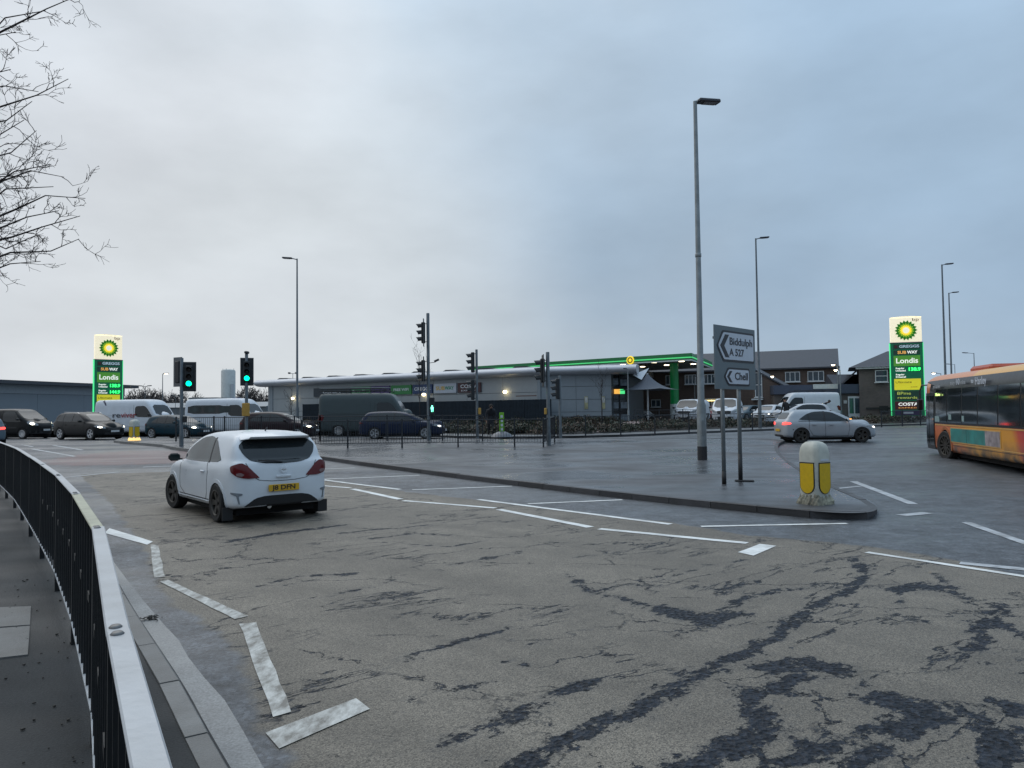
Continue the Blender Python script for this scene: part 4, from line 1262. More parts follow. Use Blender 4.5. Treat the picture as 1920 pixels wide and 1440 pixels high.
SPEC = {}
def P_(*a): return list(a)
def mid_hatch(L=4.0, W=1.74, H=1.49, wb=2.51, rx=.68, belt=.95, scab=None):
    """modern small hatchback, front at x = L"""
    h = W / 2; c = H / 1.49
    low = [(.03, .27), (.0, .45), (.0, .62), (.03, .80), (.05, .90), (.10, belt + .06), (.5, belt + .07), (1.5, belt + .02), (L - 1.15, belt - .01), (L - .9, belt - .03), (L - .45, .80), (L - .12, .68), (L - .02, .55), (L, .38), (L - .04, .24), (L - .25, .19), (.4, .21)]
    low_f = [(0, .19), (h - .12, .19), (h - .045, .28), (h - .01, .45), (h, .62), (h - .012, .78), (h - .045, .92), (h - .13, 1.06), (0, 1.3)]
    low_p = [(0, 0), (.0, h * .55), (.05, h * .78), (.16, h * .90), (.45, h * .98), (1., h), (L - 1., h), (L - .5, h * .95), (L - .22, h * .82), (L - .06, h * .55), (L, 0)]
    cab = [(.06, .7), (.10, .93), (.20, 1.12), (.36, 1.34 * c), (.48, 1.43 * c), (.85, H - .01), (1.45, H), (1.95, H - .05), (2.35, 1.32 * c), (2.78, 1.08), (3.06, .93), (3.1, .7)]
    cab_f = [(0, .5), (h - .03, .6), (h - .05, .9), (h - .11, 1.06), (h - .21, 1.30 * c), (h - .28, 1.40 * c), (h - .40, 1.47 * c), (h - .65, H + .005), (0, H + .02)]
    cab_p = [(0, 0), (.03, h * .5), (.12, h * .76), (.35, h * .90), (.9, h * .96), (2.3, h * .96), (2.75, h * .88), (3.05, h * .6), (3.15, 0)]
    return dict(L=L, W=W, wb=wb, rx=rx, R=.315, low=(low, low_f, low_p), cab=(cab, cab_f, cab_p), zc=.62)
def scalepoly(poly, fx, fy): return [(p[0] * fx, p[1] * fy) for p in poly]

BODY = {}
def get_body(key, sp, paintm):
    """shape and body mesh, cached by the spec's key"""
    if key not in BODY:
        S = Shape(sp['low'], sp.get('cab'), sp.get('k', .09), sp.get('kc', .10), sp.get('kj', .05))
        wheels = [(sp['rx'], sp['R']), (sp['rx'] + sp['wb'], sp['R'])]
        me = body_mesh(S, sp['zc'], wheels, sp['R'] + sp.get('gap', .035), nm=sp.get('nm', 72), nc=sp.get('nc', 20), nv=sp.get('nv', 36), inset=sp.get('inset', .45), W=sp['W'] / 2)
        BODY[key] = (S, me, {})
    return BODY[key]
def vehicle(name, label, cat, key, sp, paintm, pos, heading, feats, group=None, rim=None, style='five', steer=0.0, track=None, patchcache=True):
    """pos: ground point under the car's middle; heading: angle of the nose (radians from +x)"""
    S, me, cache = get_body(key, sp, paintm)
    t = thing(name, label, cat, pos, heading, group=group)
    L_ = sp['L']; off = Matrix.Translation((-L_ / 2, 0, 0))
    bme = me.copy(); bme.materials.clear(); bme.materials.append(paintm)
    b = obj('body', bme, t, off)
    h = sp['W'] / 2; R = sp['R']
    for wx in (sp['rx'], sp['rx'] + sp['wb']):
        for s in (1, -1):
            wheel(t, wx - L_ / 2, s * (h - .115), R, sp.get('tw', .2), style, rim, steer if wx > L_ / 2 else 0)
            mb = MB()
            r = R + sp.get('gap', .035)
            n = 18; v = []; f = []
            for k in range(n + 1):
                a = math.pi * (-.12 + 1.24 * k / n)
                x = r * math.cos(a); z = r * math.sin(a)
                v += [(x, 0, z), (x, -.36, z)]
            for k in range(n): f.append((2 * k, 2 * k + 1, 2 * k + 3, 2 * k + 2))
            v.append((0, -.36, 0)); cidx = len(v) - 1
            for k in range(n): f.append((2 * k + 1, cidx, 2 * k + 3))
            mb.add(v, f)
            MW = Matrix.Translation((wx - L_ / 2, s * (h - .03), R))
            if s < 0: MW = MW @ Matrix.Rotation(math.pi, 4, 'Z')
            mb.build('wheel_arch', M_well, t).matrix_local = MW
    MB().box((0, 0, .2), (L_ * .84, sp['W'] * .74, .16)).build('underbody', M_well, t)
    rr_ = R + sp.get('gap', .035) + .016
    for wx in (sp['rx'], sp['rx'] + sp['wb']):
        feats = list(feats) + [('strip', 'arch_lip', [(wx + rr_ * math.cos(a), R + rr_ * math.sin(a)) for a in np.linspace(-.16, math.pi + .16, 22)], 90, sp.get('lip') or paintm, dict(w=.062, off=.007))]
    for ft in feats:
        kind = ft[0]
        if kind in ('patch', 'strip'):
            _, nm, pts, az, m = ft[:5]; kw = ft[5] if len(ft) > 5 else {}
            both = kw.pop('both', az not in (0, 180)) if 'both' in kw else (az not in (0, 180))
            kw = dict(kw)
            for mir in ((False, True) if both else (False,)):
                ck = (kind, nm, str(pts), az, str(kw), mir)
                if ck not in cache:
                    cache[ck] = (patch_mesh if kind == 'patch' else strip_mesh)(S, pts, az, mirror=mir, name=nm, **kw)
                mm = cache[ck].copy(); mm.materials.clear(); mm.materials.append(m)
                o = obj(nm, mm, t, off)
        elif kind == 'mesh':
            _, nm, mb, m = ft[:4]
            o = mb.build(nm, m, t, smooth=(len(ft) > 4 and ft[4]), angle=40); o.matrix_local = off
        elif kind == 'plate':
            _, x, z, facing, txt, col, tilt = ft
            M = off @ Matrix.Translation((x, 0, z)) @ Matrix.Rotation(rad(90 if facing > 0 else -90), 4, 'Z') @ Matrix.Rotation(rad(tilt), 4, 'X')
            p = obj('number_plate', MB().box((0, 0, 0), (.52, .012, .112), bev=.004).mesh('number_plate', [col]), t, M)
            if txt:
                o = obj('lettering', text_mesh(txt, .105, bold=.003, m=M_plate_t, ext=.001, width=.40), p, Matrix.Translation((0, -.008, 0)) @ Matrix.Rotation(rad(90), 4, 'X'))
        elif kind == 'mirror':
            _, x, z, m = ft
            y = h - .02
            for s in (1, -1):
                mb = MB().box((0, s * .13, 0), (.12, .20, .14), bev=.045).box((.01, s * .03, -.04), (.06, .08, .03))
                o = mb.build('door_mirror', m, t); o.matrix_local = off @ Matrix.Translation((x, s * y, z))
                g = MB().box((-.062, s * .135, 0), (.006, .16, .105), bev=.002); g.build('mirror_glass', M_glass_clear, o)
        elif kind == 'lettering':
            _, txt, x, z, size, m, wdt, side = ft
            yy = h + .006
            o = obj('lettering', text_mesh(txt, size, bold=.004, m=m, ext=.002, width=wdt), t)
            if side > 0: o.matrix_local = off @ Matrix.Translation((x, yy, z)) @ Matrix.Rotation(math.pi, 4, 'Z') @ Matrix.Rotation(rad(90), 4, 'X')
            else: o.matrix_local = off @ Matrix.Translation((x, -yy, z)) @ Matrix.Rotation(rad(90), 4, 'X')
    return t
def place(px, py, hd, dz=0.0):
    p = at(px, py); return (p.x, p.y, p.z + dz)

# ---------- hero: white three-door hatchback seen from behind
sp = mid_hatch(L=4.0, W=1.80, H=1.51, wb=2.51, rx=.70)
sp.update(nm=120, nc=36, nv=60, gap=.03, R=.315, tw=.215)
M_white = paint('white', (0.62, 0.655, 0.69), .3, coat=.3, spec=.5)
L_ = 4.0
side_win = [(.62, .985), (.92, 1.18), (1.2, 1.335), (1.55, 1.395), (1.95, 1.37), (2.35, 1.22), (2.72, .985), (2.66, .955), (1.6, .955)]
hero_feats = [
    ('patch', 'side_window', side_win, 90, M_glass_clear, dict(it=1, off=.004, rings=8)),
    ('strip', 'window_pillar', [(1.18, .96), (1.30, 1.37)], 90, M_trim, dict(w=.05, off=.006)),
    ('patch', 'windscreen', [(-.66, .98), (.66, .98), (.56, 1.36), (-.56, 1.36)], 0, M_glass, dict(it=1)),
    ('patch', 'rear_window', [(-.655, 1.25), (-.55, 1.34), (-.25, 1.375), (.25, 1.375), (.55, 1.34), (.655, 1.25), (.60, 1.11), (.50, 1.01), (.30, .965), (0, .95), (-.30, .965), (-.50, 1.01), (-.60, 1.11)], 180, M_glass, dict(it=2, off=.006, rings=10)),
    ('patch', 'tail_light', [(.78, .93), (.60, .985), (.51, .93), (.36, .76), (.34, .735), (.52, .73), (.66, .77), (.76, .84)], 145, M_red, dict(it=2, off=.012)),
    ('patch', 'reverse_lamp', [(.60, .83), (.55, .80), (.58, .765), (.66, .78), (.67, .82)], 145, mat('reverse_lens', (.20, .13, .13), .2), dict(it=2, off=.018, rings=3)),
    ('strip', 'tailgate_gap', [(-.60, .98), (-.47, .74), (-.40, .70), (-.2, .675), (0, .67), (.2, .675), (.40, .70), (.47, .74), (.60, .98)], 180, M_trim, dict(w=.008, off=.0015)),
    ('strip', 'door_gap', [(1.24, .955), (1.16, .8), (1.20, .45), (1.30, .30), (2.35, .28), (2.72, .45), (2.74, .93)], 90, M_trim, dict(w=.008, off=.0015)),
    ('strip', 'side_skirt', [(1.08, .26), (2.82, .26)], 90, M_white, dict(w=.12, off=.03)),
    ('strip', 'sill_shadow_gap', [(1.08, .335), (2.80, .335)], 90, M_trim, dict(w=.014, off=.004)),
    ('patch', 'diffuser', [(-.66, .20), (-.62, .30), (-.46, .41), (-.30, .44), (.30, .44), (.46, .41), (.62, .30), (.66, .20)], 180, M_trim, dict(it=1, off=.006)),
    ('patch', 'bumper_vent', [(.60, .50), (.80, .52), (.79, .49), (.70, .47), (.66, .33), (.64, .33), (.66, .47), (.60, .47)], 150, mat('vent_grey', (0.16, 0.18, 0.2), .5), dict(it=1, off=.004)),
    ('mesh', 'roof_spoiler', MB().add(*convex([(.34, -.60, 1.35), (.34, .60, 1.35), (.17, -.52, 1.365), (.17, .52, 1.365), (.15, .0, 1.385), (.15, -.50, 1.400), (.15, .50, 1.400), (.62, -.55, 1.455), (.62, .55, 1.455), (.6, 0, 1.475), (.3, 0, 1.455)])), M_white, True),
    ('patch', 'sunroof', [(-.42, -.85), (.42, -.85), (.42, -1.85), (-.42, -1.85)], 180, M_glass, dict(el=90, it=1, off=.004)),
    ('mesh', 'badge', MB().lathe([(.035, 0), (.05, .004), (.052, .012), (.035, .012)], 24, close=True, M=Matrix.Translation((.008, 0, .855)) @ Matrix.Rotation(rad(-84), 4, 'Y')).box((.0, 0, .855), (.012, .085, .012)), M_chrome, True),
    ('mesh', 'tailgate_handle', MB().box((.0, 0, .745), (.02, .26, .045), bev=.01), M_white),
    ('mesh', 'rear_wiper', MB().tube([(.055, 0, .975), (.06, .12, .995), (.075, .40, 1.02)], .012, 6), M_trim),
    ('mesh', 'exhaust_pipe', MB().tube([(.5, .22, .26), (.06, .22, .26)], .035, 12), M_chrome, True),
    ('mesh', 'aerial', MB().cyl((.85, 0, 1.46), (.72, 0, 1.54), .012, 6), M_trim),
    ('mesh', 'door_handle', MB().box((1.42, .875, .80), (.2, .03, .035), bev=.012).box((1.42, -.875, .80), (.2, .03, .035), bev=.012), M_white),
    ('plate', -.012, .56, -1, 'J8 DFN', M_plate_y, 0),
    ('mirror', 2.60, 1.0, M_trim),
]

HERO_HD = rad(90 + 39.5)
_rl = at(413, 978)      # rear left tyre contact
_hd = Vector((math.cos(HERO_HD), math.sin(HERO_HD), 0)); _lf = Vector((-_hd.y, _hd.x, 0))
_c = Vector((_rl.x, _rl.y, 0)) + _hd * (2.0 - .70) - _lf * .80
vehicle('hatchback', 'white three-door hatchback driving away in the near lane, yellow rear number plate', 'car', 'hero', sp, M_white, (_c.x, _c.y, 0), HERO_HD, hero_feats, rim=M_alloy_dark, style='y', steer=rad(7))
_hero = [o for o in COL.objects if o.name.startswith('hatchback')][0]
for s in (1, -1):
    MB().box((.70 - 2.0 - .40, s * .82, .165), (.02, .17, .21), rz=0).build('mudflap', M_trim, _hero)

# ---------- generic cars
def car_spec(L, W, H, wb, rx, R=.315, dense=False):
    s = mid_hatch(4.0, W, 1.49, 2.51, rx)
    fx, fz = L / 4.0, H / 1.49
    s['low'] = (scalepoly(s['low'][0], fx, fz), scalepoly(s['low'][1], 1, fz), scalepoly(s['low'][2], fx, 1))
    s['cab'] = (scalepoly(s['cab'][0], fx, fz), scalepoly(s['cab'][1], 1, fz), scalepoly(s['cab'][2], fx, 1))
    s.update(L=L, wb=wb, rx=rx, R=R, zc=.62 * fz, nm=56, nc=16, nv=30)
    return s
def car_feats(L, W, H, paintm, estate=False, lights=None, tail=M_red, plate_f='', plate_r='', front=True, rear=True, rails=False, mirror=None, glass=M_glass, drl=None, black_roof=False):
    fx, fz = L / 4.0, H / 1.49
    S_ = lambda pts: [(x * fx, z * fz) for x, z in pts]
    Z_ = lambda pts: [(y, z * fz) for y, z in pts]
    f = []
    if estate: q = [(.40, 1.00), (.48, 1.17), (.62, 1.31), (.86, 1.37), (1.3, 1.395), (1.72, 1.39), (2.02, 1.345), (2.30, 1.20), (2.66, .985), (2.60, .965), (1.5, .965)]
    else: q = [(.60, 1.01), (.78, 1.14), (.98, 1.27), (1.25, 1.36), (1.62, 1.385), (2.02, 1.34), (2.30, 1.19), (2.66, .985), (2.60, .965), (1.6, .965)]
    f.append(('patch', 'side_window', S_(q), 90, glass, dict(it=1, rings=7, off=.004)))
    f.append(('strip', 'window_pillar', S_([(1.69, .97), (1.71, 1.385)]), 90, M_trim, dict(w=.07, off=.006)))
    f.append(('strip', 'window_pillar', S_([(.96 if estate else 1.06, .98), (.94 if estate else 1.02, 1.37 if estate else 1.28)]), 90, M_trim, dict(w=.05, off=.006)))
    f.append(('strip', 'window_trim', S_([(.42 if estate else .60, .965), (1.6, .95), (2.68, .945)]), 90, M_trim, dict(w=.022, off=.005)))
    f.append(('patch', 'windscreen', Z_([(-.60, .99), (.60, .99), (.53, 1.36), (-.53, 1.36)]), 0, glass, dict(it=1, rings=5)))
    f.append(('patch', 'rear_window', Z_([(-.56, 1.05), (.56, 1.05), (.50, 1.34), (-.50, 1.34)]), 180, M_glass, dict(it=1, rings=5)))
    f.append(('strip', 'door_gap', S_([(1.05, .95), (1.02, .62), (1.20, .32), (1.70, .28), (1.70, .95)]), 90, M_trim, dict(w=.012, off=.001)))
    f.append(('strip', 'door_gap', S_([(1.70, .28), (2.62, .30), (2.70, .6), (2.68, .93)]), 90, M_trim, dict(w=.012, off=.001)))
    f.append(('strip', 'sill', S_([(1.05, .25), (2.85, .25)]), 90, M_trim, dict(w=.10 * fz, off=.012)))
    f.append(('mesh', 'door_handle', MB().box((1.22 * fx, W / 2 - .005, .80 * fz), (.16, .03, .03)).box((1.22 * fx, -W / 2 + .005, .80 * fz), (.16, .03, .03)).box((1.95 * fx, W / 2 - .005, .79 * fz), (.16, .03, .03)).box((1.95 * fx, -W / 2 + .005, .79 * fz), (.16, .03, .03)), paintm))
    if front:
        hu = [(a, b * fz) for a, b in headlight_uv(L, W)]
        f.append(('patch', 'headlight', hu, 40, M_lens, dict(it=1, rings=4, off=.007)))
        if lights:
            cx_ = sum(p[0] for p in hu) / 6; cz_ = sum(p[1] for p in hu) / 6; w_ = .15 if lights is M_head_on else .12
            f.append(('patch', 'lamp', [(cx_ - w_, cz_ + .022), (cx_ + .03, cz_ + .05), (cx_ + w_, cz_ + .0), (cx_ + .03, cz_ - .045)], 40, lights, dict(it=2, rings=2, off=.012)))
        f.append(('patch', 'grille', Z_([(-.42, .60), (.42, .60), (.38, .50), (-.38, .50)]), 0, M_trim, dict(it=1, rings=4)))
        f.append(('patch', 'lower_grille', Z_([(-.55, .40), (.55, .40), (.60, .27), (-.60, .27)]), 0, M_trim, dict(it=1, rings=4)))
        f.append(('plate', L + .012, .45 * fz, 1, plate_f, M_plate_w, 0))
    if rear:
        f.append(('patch', 'tail_light', [(a, b * fz) for a, b in [(.36, .80), (.40, .90), (.62, .93), (.80, .90), (.84, .84), (.60, .80)]], 142, tail, dict(it=1, rings=4, off=.008)))
        f.append(('patch', 'rear_diffuser', Z_([(-.6, .24), (-.5, .36), (.5, .36), (.6, .24)]), 180, M_trim, dict(it=1, rings=4)))
        f.append(('plate', -.012, (.56 if not estate else .74) * fz, -1, plate_r, M_plate_y, 0))
    if rails:
        for s in (1, -1):
            f.append(('mesh', 'roof_rail', MB().tube([(.75 * fx, s * (W / 2 - .26), H - .09), (.85 * fx, s * (W / 2 - .26), H - .02), (1.9 * fx, s * (W / 2 - .26), H - .04), (2.05 * fx, s * (W / 2 - .26), H - .12)], .016, 6), M_chrome))
    if black_roof: f.append(('patch', 'roof_panel', [(-.5, -.55 * fx), (.5, -.55 * fx), (.55, -1.0 * fx), (.52, -2.1 * fx), (-.52, -2.1 * fx), (-.55, -1.0 * fx)], 180, M_trim, dict(el=90, it=1, off=.004)))
    f.append(('mirror', 2.58 * fx, .99 * fz, mirror or paintm))
    return f
def headlight_uv(L, W):
    # outline on the front corner seen from azimuth 40: u = x*sin40 - y*cos40
    s, c = math.sin(rad(40)), math.cos(rad(40)); h = W / 2
    pts = [(L - .62, h - .02, .73), (L - .40, h - .09, .77), (L - .13, h - .42, .66), (L - .10, h - .44, .60), (L - .25, h - .22, .60), (L - .42, h - .10, .64)]
    return [(x * s - y * c, z) for x, y, z in pts]
def car(name, label, key, dims, paintm, pos, hd, **k):
    L, W, H, wb, rx, R = dims
    opts = {q: k.pop(q) for q in ('group', 'rim', 'style', 'steer', 'cat') if q in k}
    return vehicle(name, label, opts.pop('cat', 'car'), key, car_spec(L, W, H, wb, rx, R), paintm, pos, hd, car_feats(L, W, H, paintm, **k), **opts)
HATCH = (4.06, 1.76, 1.44, 2.54, .72, .325)
ESTATE = (4.58, 1.80, 1.49, 2.66, .92, .325)
SUV = (4.70, 1.90, 1.66, 2.87, .90, .37)
QUEUE = 'vehicles queuing at the junction'
M_silver = paint('silver', (0.36, 0.39, 0.42), .3, metal=.3, spec=.5)
M_navy = paint('navy', (0.010, 0.018, 0.045), .3)
M_teal = paint('dark_teal', (0.006, 0.032, 0.048), .3)
M_dk = paint('near_black', (0.010, 0.011, 0.012), .3)
M_maroon = paint('dark_maroon', (0.022, 0.012, 0.014), .3)
M_vanw = paint('van_white', (0.60, 0.63, 0.67), .35, dirt=.05, spec=.4)
M_vangreen = paint('dark_grey_green', (0.046, 0.064, 0.068), .4, spec=.4)
M_greyblue = paint('grey_blue', (0.10, 0.14, 0.17), .32)
# silver hatchback on the right
p = at(1561, 830)
c_silver = car('hatchback', 'silver five-door hatchback crossing the side road on the right, tail light and mirror indicator lit', 'hatch', HATCH, M_silver, (p.x, p.y + .75, p.z), rad(-1), tail=M_red_on, drl=M_head_dim, lights=M_head_dim, rim=M_alloy_dark, black_roof=True)
for s in (-1,):
    MB().box((2.62 * 1.015 - 2.03 + .05, s * 1.0, 1.0), (.05, .16, .03)).build('mirror_indicator', M_amber_on, c_silver)
M_hatchgroup = QUEUE
p = at(752, 823.5)
car('estate_car', 'dark blue estate car waiting in front of the large grey-green van', 'estate', ESTATE, M_navy, (p.x, p.y + .8, p.z), rad(-1), estate=True, lights=M_head_dim, group=QUEUE, style='y', rails=False)
p = at(516, 824)
car('hatchback', 'dark hatchback with headlights on, just behind the white hatchback roof', 'citycar', (4.25, 1.75, 1.54, 2.6, .78, .32), M_maroon, (p.x, p.y + .9, p.z), rad(-3), lights=M_head_on, group=QUEUE)
p = at(325, 822.5)
car('hatchback', 'dark teal hatchback with headlights on beside the lit white bollard', 'hatch', HATCH, M_teal, (p.x, p.y + .8, p.z), rad(-20), lights=M_head_on, group=QUEUE, style='y')
p = at(150, 825)
car('suv', 'black SUV with bright headlights turning at the left, in front of the white lettered van', 'suv', SUV, M_dk, (p.x, p.y + 1.0, p.z), rad(-27), estate=True, lights=M_head_on, group=QUEUE, style='y', rails=True)
car('hatchback', 'grey-blue car cut off by the left edge of the picture, red tail light lit', 'hatch', HATCH, M_greyblue, (-27.5, 38.7, .35), rad(130), tail=M_red_on, group=QUEUE)

# ---------- vans
def van_spec(L=5.9, W=2.02, H=2.52, wb=3.6, rx=1.25, R=.35, nose=1.9):
    h = W / 2; b = L - nose
    low = [(.03, .36), (.0, .6), (.01, H - .4), (.07, H - .12), (.25, H - .02), (b - .1, H), (b + .25, H - .09), (b + .52, H - .34), (b + 1.05, 1.40 if H > 2.2 else 1.22), (b + 1.22, 1.24 if H > 2.2 else 1.12), (L - .18, 1.02), (L - .03, .85), (L, .5), (L - .05, .3), (L - .3, .22), (.3, .28)]
    fr = [(0, .2), (h - .12, .22), (h - .03, .36), (h, .7), (h - .01, 1.15), (h - .05, 1.5), (h - .12, H - .28), (h - .20, H - .1), (h - .34, H - .01), (0, H + .05)]
    pl = [(0, 0), (.0, h - .12), (.05, h - .03), (.25, h), (b + .5, h), (b + 1.2, h - .08), (L - .3, h - .26), (L - .08, h - .5), (L, 0)]
    return dict(L=L, W=W, wb=wb, rx=rx, R=R, low=(low, fr, pl), lip=None, zc=min(1.25, H * .5), k=.12, inset=.9, nm=64, nc=20, nv=34, gap=.05)
def van_feats(L, W, H, nose, paintm, lights=None, glass_side=False, plate_f='', rack=False, tail=M_red):
    b = L - nose; big = H > 2.2; zb = 1.42 if big else 1.22; zt = 2.05 if big else 1.78
    f = [('patch', 'windscreen', [(-.80, zb), (.80, zb), (.70, zt + .05), (-.70, zt + .05)], 0, M_glass, dict(it=1, rings=6)),
         ('patch', 'cab_window', [(b - .55, zb - .12), (b - .55, zt - .04), (b + .18, zt - .02), (b + .42, zt - .22), (b + .78, zb - .08), (b + .75, zb - .16)], 90, M_glass, dict(it=1, rings=4)),
         ('strip', 'cab_door_gap', [(b - .66, zt + .05), (b - .66, .42)], 90, M_trim, dict(w=.016, off=.001)),
         ('strip', 'cab_door_gap', [(b + .62, zb - .2), (b + .58, .95)], 90, M_trim, dict(w=.014, off=.001)),
         ('strip', 'side_moulding', [(.5, .72), (b + .5, .72)], 90, M_trim if not big else paintm, dict(w=.10, off=.012)),
         ('strip', 'side_crease', [(.3, zb - .12), (b - .7, zb - .12)], 90, M_trim if paintm is not M_vanw else paintm, dict(w=.02, off=.004)),
         ('patch', 'grille', [(-.52, .98), (.52, .98), (.46, .76), (-.46, .76)], 0, M_trim, dict(it=1, rings=4)),
         ('patch', 'front_bumper', [(-.80, .56), (.80, .56), (.82, .30), (-.82, .30)], 0, M_trim, dict(it=1, rings=4)),
         ('plate', L + .012, .55, 1, plate_f, M_plate_w, 0),
         ('patch', 'rear_light', [(h_ * .985 * W / 2, z) for h_, z in [(.90, 1.3), (1.0, 1.3), (1.0, .85), (.90, .85)]], 176, tail, dict(it=1, rings=3, off=.008))]
    s, c = math.sin(rad(42)), math.cos(rad(42)); h = W / 2
    hp = [(L - .62, h - .06, 1.08), (L - .40, h - .14, 1.10), (L - .16, h - .46, .94), (L - .14, h - .47, .82), (L - .35, h - .2, .84), (L - .55, h - .1, .92)]
    hv = [(x * s - y * c, z) for x, y, z in hp]
    f.append(('patch', 'headlight', hv, 42, M_lens, dict(it=1, rings=4, off=.008)))
    if lights:
        cx_ = sum(p[0] for p in hv) / 6; cz_ = sum(p[1] for p in hv) / 6
        f.append(('patch', 'lamp', [(cx_ - .17, cz_ + .03), (cx_ + .03, cz_ + .09), (cx_ + .15, cz_ - .02), (cx_ + .0, cz_ - .08)], 42, lights, dict(it=2, rings=2, off=.013)))
    if glass_side:
        f.append(('patch', 'window_band', [(.30, 1.45), (.30, 2.02), (b - .75, 2.02), (b - .75, 1.45)], 90, M_glass, dict(it=1, rings=4)))
        for i, xx in enumerate((.45, 1.5, 2.6)):
            f.append(('patch', 'pane', [(xx, 1.52), (xx, 1.96), (xx + .85, 1.96), (xx + .85, 1.52)], 90, M_glass_clear, dict(it=1, rings=3, off=.009)))
    elif big:
        f.append(('patch', 'side_panel', [(.45, zb - .02), (.40, H - .42), (b - .95, H - .42), (b - .95, zb - .02)], 90, paintm, dict(it=1, rings=4, off=.012)))
    f.append(('mirror', b + .72, zb + .02, M_trim))
    if rack:
        mb = MB()
        for s_ in (1, -1):
            mb.tube([(.0, s_ * .62, H + .10), (b - .1, s_ * .62, H + .12), (b + .25, s_ * .62, H + .02)], .03, 6)
            mb.tube([(.15, s_ * .62, H + .26), (b - .4, s_ * .62, H + .27), (b, s_ * .62, H + .14)], .022, 6)
            for xx in np.linspace(.2, b - .4, 7): mb.cyl((xx, s_ * .62, H - .05), (xx, s_ * .62, H + .26), .02, 6)
        f.append(('mesh', 'roof_rack', mb, M_black))
        for xx in np.linspace(.2, b - .4, 6):
            f.append(('mesh', 'roof_bar', MB().box((xx, 0, H + .10), (.06, 1.3, .04)), M_black))
        f.append(('mesh', 'ladder', MB().tube([(-.1, -.25, H + .30), (b + .1, -.25, H + .30)], .025, 6).tube([(-.1, .15, H + .30), (b + .1, .15, H + .30)], .025, 6), M_galv))
    return f
def van(name, label, key, dims, paintm, pos, hd, cat='van', group=None, **k):
    L, W, H, wb, rx, R, nose = dims
    style = k.pop('style', 'steel'); extra = k.pop('extra', [])
    return vehicle(name, label, cat, key, van_spec(L, W, H, wb, rx, R, nose), paintm, pos, hd, van_feats(L, W, H, nose, paintm, **k) + extra, group=group, rim=M_alloy, style=style)
BIG = (5.75, 2.02, 2.50, 3.6, 1.2, .35, 1.9)
MID = (4.98, 1.94, 1.93, 3.1, .95, .33, 1.85)
LONG = (6.1, 2.04, 2.62, 3.75, 1.25, .36, 2.0)
def vp(px, Y, z=None): 
    p = atY(px, 780, Y); return (p.x, Y, float(ground(Y)) if z is None else z)
M_letgrey = mat('lettering_grey', (0.05, 0.055, 0.07), .5); M_letred = mat('lettering_red', (0.30, 0.015, 0.025), .5)
ax, bx = -1, 0
M_logo = mat('van_graphic', (0.05, 0.05, 0.09), .5)
graph = [('strip', 'swirl_graphic', [(.62 + .42 * math.cos(a), 1.65 + .75 * math.sin(a)) for a in np.linspace(-1.4, 1.5, 14)], 90, M_logo, dict(w=.10, off=.006)),
         ('strip', 'swirl_graphic', [(.12, 1.35), (.5, 1.7), (.95, 1.95)], 90, M_logo, dict(w=.07, off=.006)), ('strip', 'swirl_graphic', [(.15, 1.2), (.6, 1.25), (1.0, 1.3)], 90, M_logo, dict(w=.06, off=.006)),
         ('lettering', 're', 1.9, 1.42, .50, M_letgrey, .62, -1), ('lettering', 'viver', 2.85, 1.42, .50, M_letred, 1.2, -1)]
van('van', 'white panel van with red and grey lettering and a dark swirl, behind the black SUV', 'bigvan', BIG, M_vanw, vp(262, 50.5), rad(-14), group=QUEUE, extra=graph)
van('minibus', 'white minibus with a dark window band behind the traffic lights', 'bigvan', BIG, M_vanw, vp(432, 50.5), rad(-11), cat='minibus', group=QUEUE, glass_side=True)
van('van', 'large dark grey-green van with a roof rack and ladder, behind the blue estate car', 'longvan', LONG, M_vangreen, vp(697, 45.6), rad(-1), group=QUEUE, rack=True)
van('van', 'black van with headlights on at the far left of the queue', 'midvan', MID, M_dk, (-32.2, 48.2, .35), rad(-12), group=QUEUE, lights=M_head_on)
FC = .62   # forecourt level
PARK = 'vehicles parked on the forecourt'
van('van', 'white van parked nose-on left of the tallest lamp column, dark number plate below the bumper', 'midvan', MID, M_vanw, vp(1297, 60, FC), rad(-118), group=PARK)
van('van', 'white van with a large dark grille parked nose-on behind the direction sign poles', 'midvan', MID, M_vanw, vp(1364, 56, FC), rad(-112), group=PARK)
van('van', 'tall white van parked nose-on further back, right of the direction sign', 'bigvan', BIG, M_vanw, vp(1408, 82, FC), rad(-110), group=PARK)
van('van', 'tall white van parked side-on with a ladder rack, behind the standing man', 'bigvan', BIG, M_vanw, vp(1508, 66, FC), rad(180), group=PARK, rack=False, extra=[('mesh', 'roof_bars', MB().tube([(.3, -.6, 2.62), (4.0, -.6, 2.62)], .03, 6).tube([(.3, .6, 2.62), (4.0, .6, 2.62)], .03, 6).box((.9, 0, 2.60), (.05, 1.3, .05)).box((3.4, 0, 2.60), (.05, 1.3, .05)).box((2.2, 0, 2.60), (.05, 1.3, .05)), M_black)])
M_carw = paint('car_white', (0.55, 0.57, 0.60), .3)
car('estate_car', 'white car parked side-on between the two people, in front of the tall white van', 'estate', ESTATE, M_carw, vp(1500, 60, FC), rad(178), estate=True, group=PARK)
car('hatchback', 'white car parked nose-on just left of the standing man', 'hatch', HATCH, M_carw, vp(1441, 62, FC), rad(-130), group=PARK, lights=M_head_dim)
car('hatchback', 'grey car parked in front of the furthest white van', 'hatch', HATCH, M_greyblue, vp(1399, 68, FC), rad(-140), group=PARK)
car('hatchback', 'small red car half hidden behind the leftmost nose-on white van', 'hatch', HATCH, paint('red', (.18, .02, .02)), vp(1327, 66, FC), rad(-110), group=PARK)
car('hatchback', 'pale car under the fuel canopy, seen left of the canopy parasol pole', 'hatch', HATCH, M_carw, vp(1190, 80, FC), rad(-30), group=PARK)
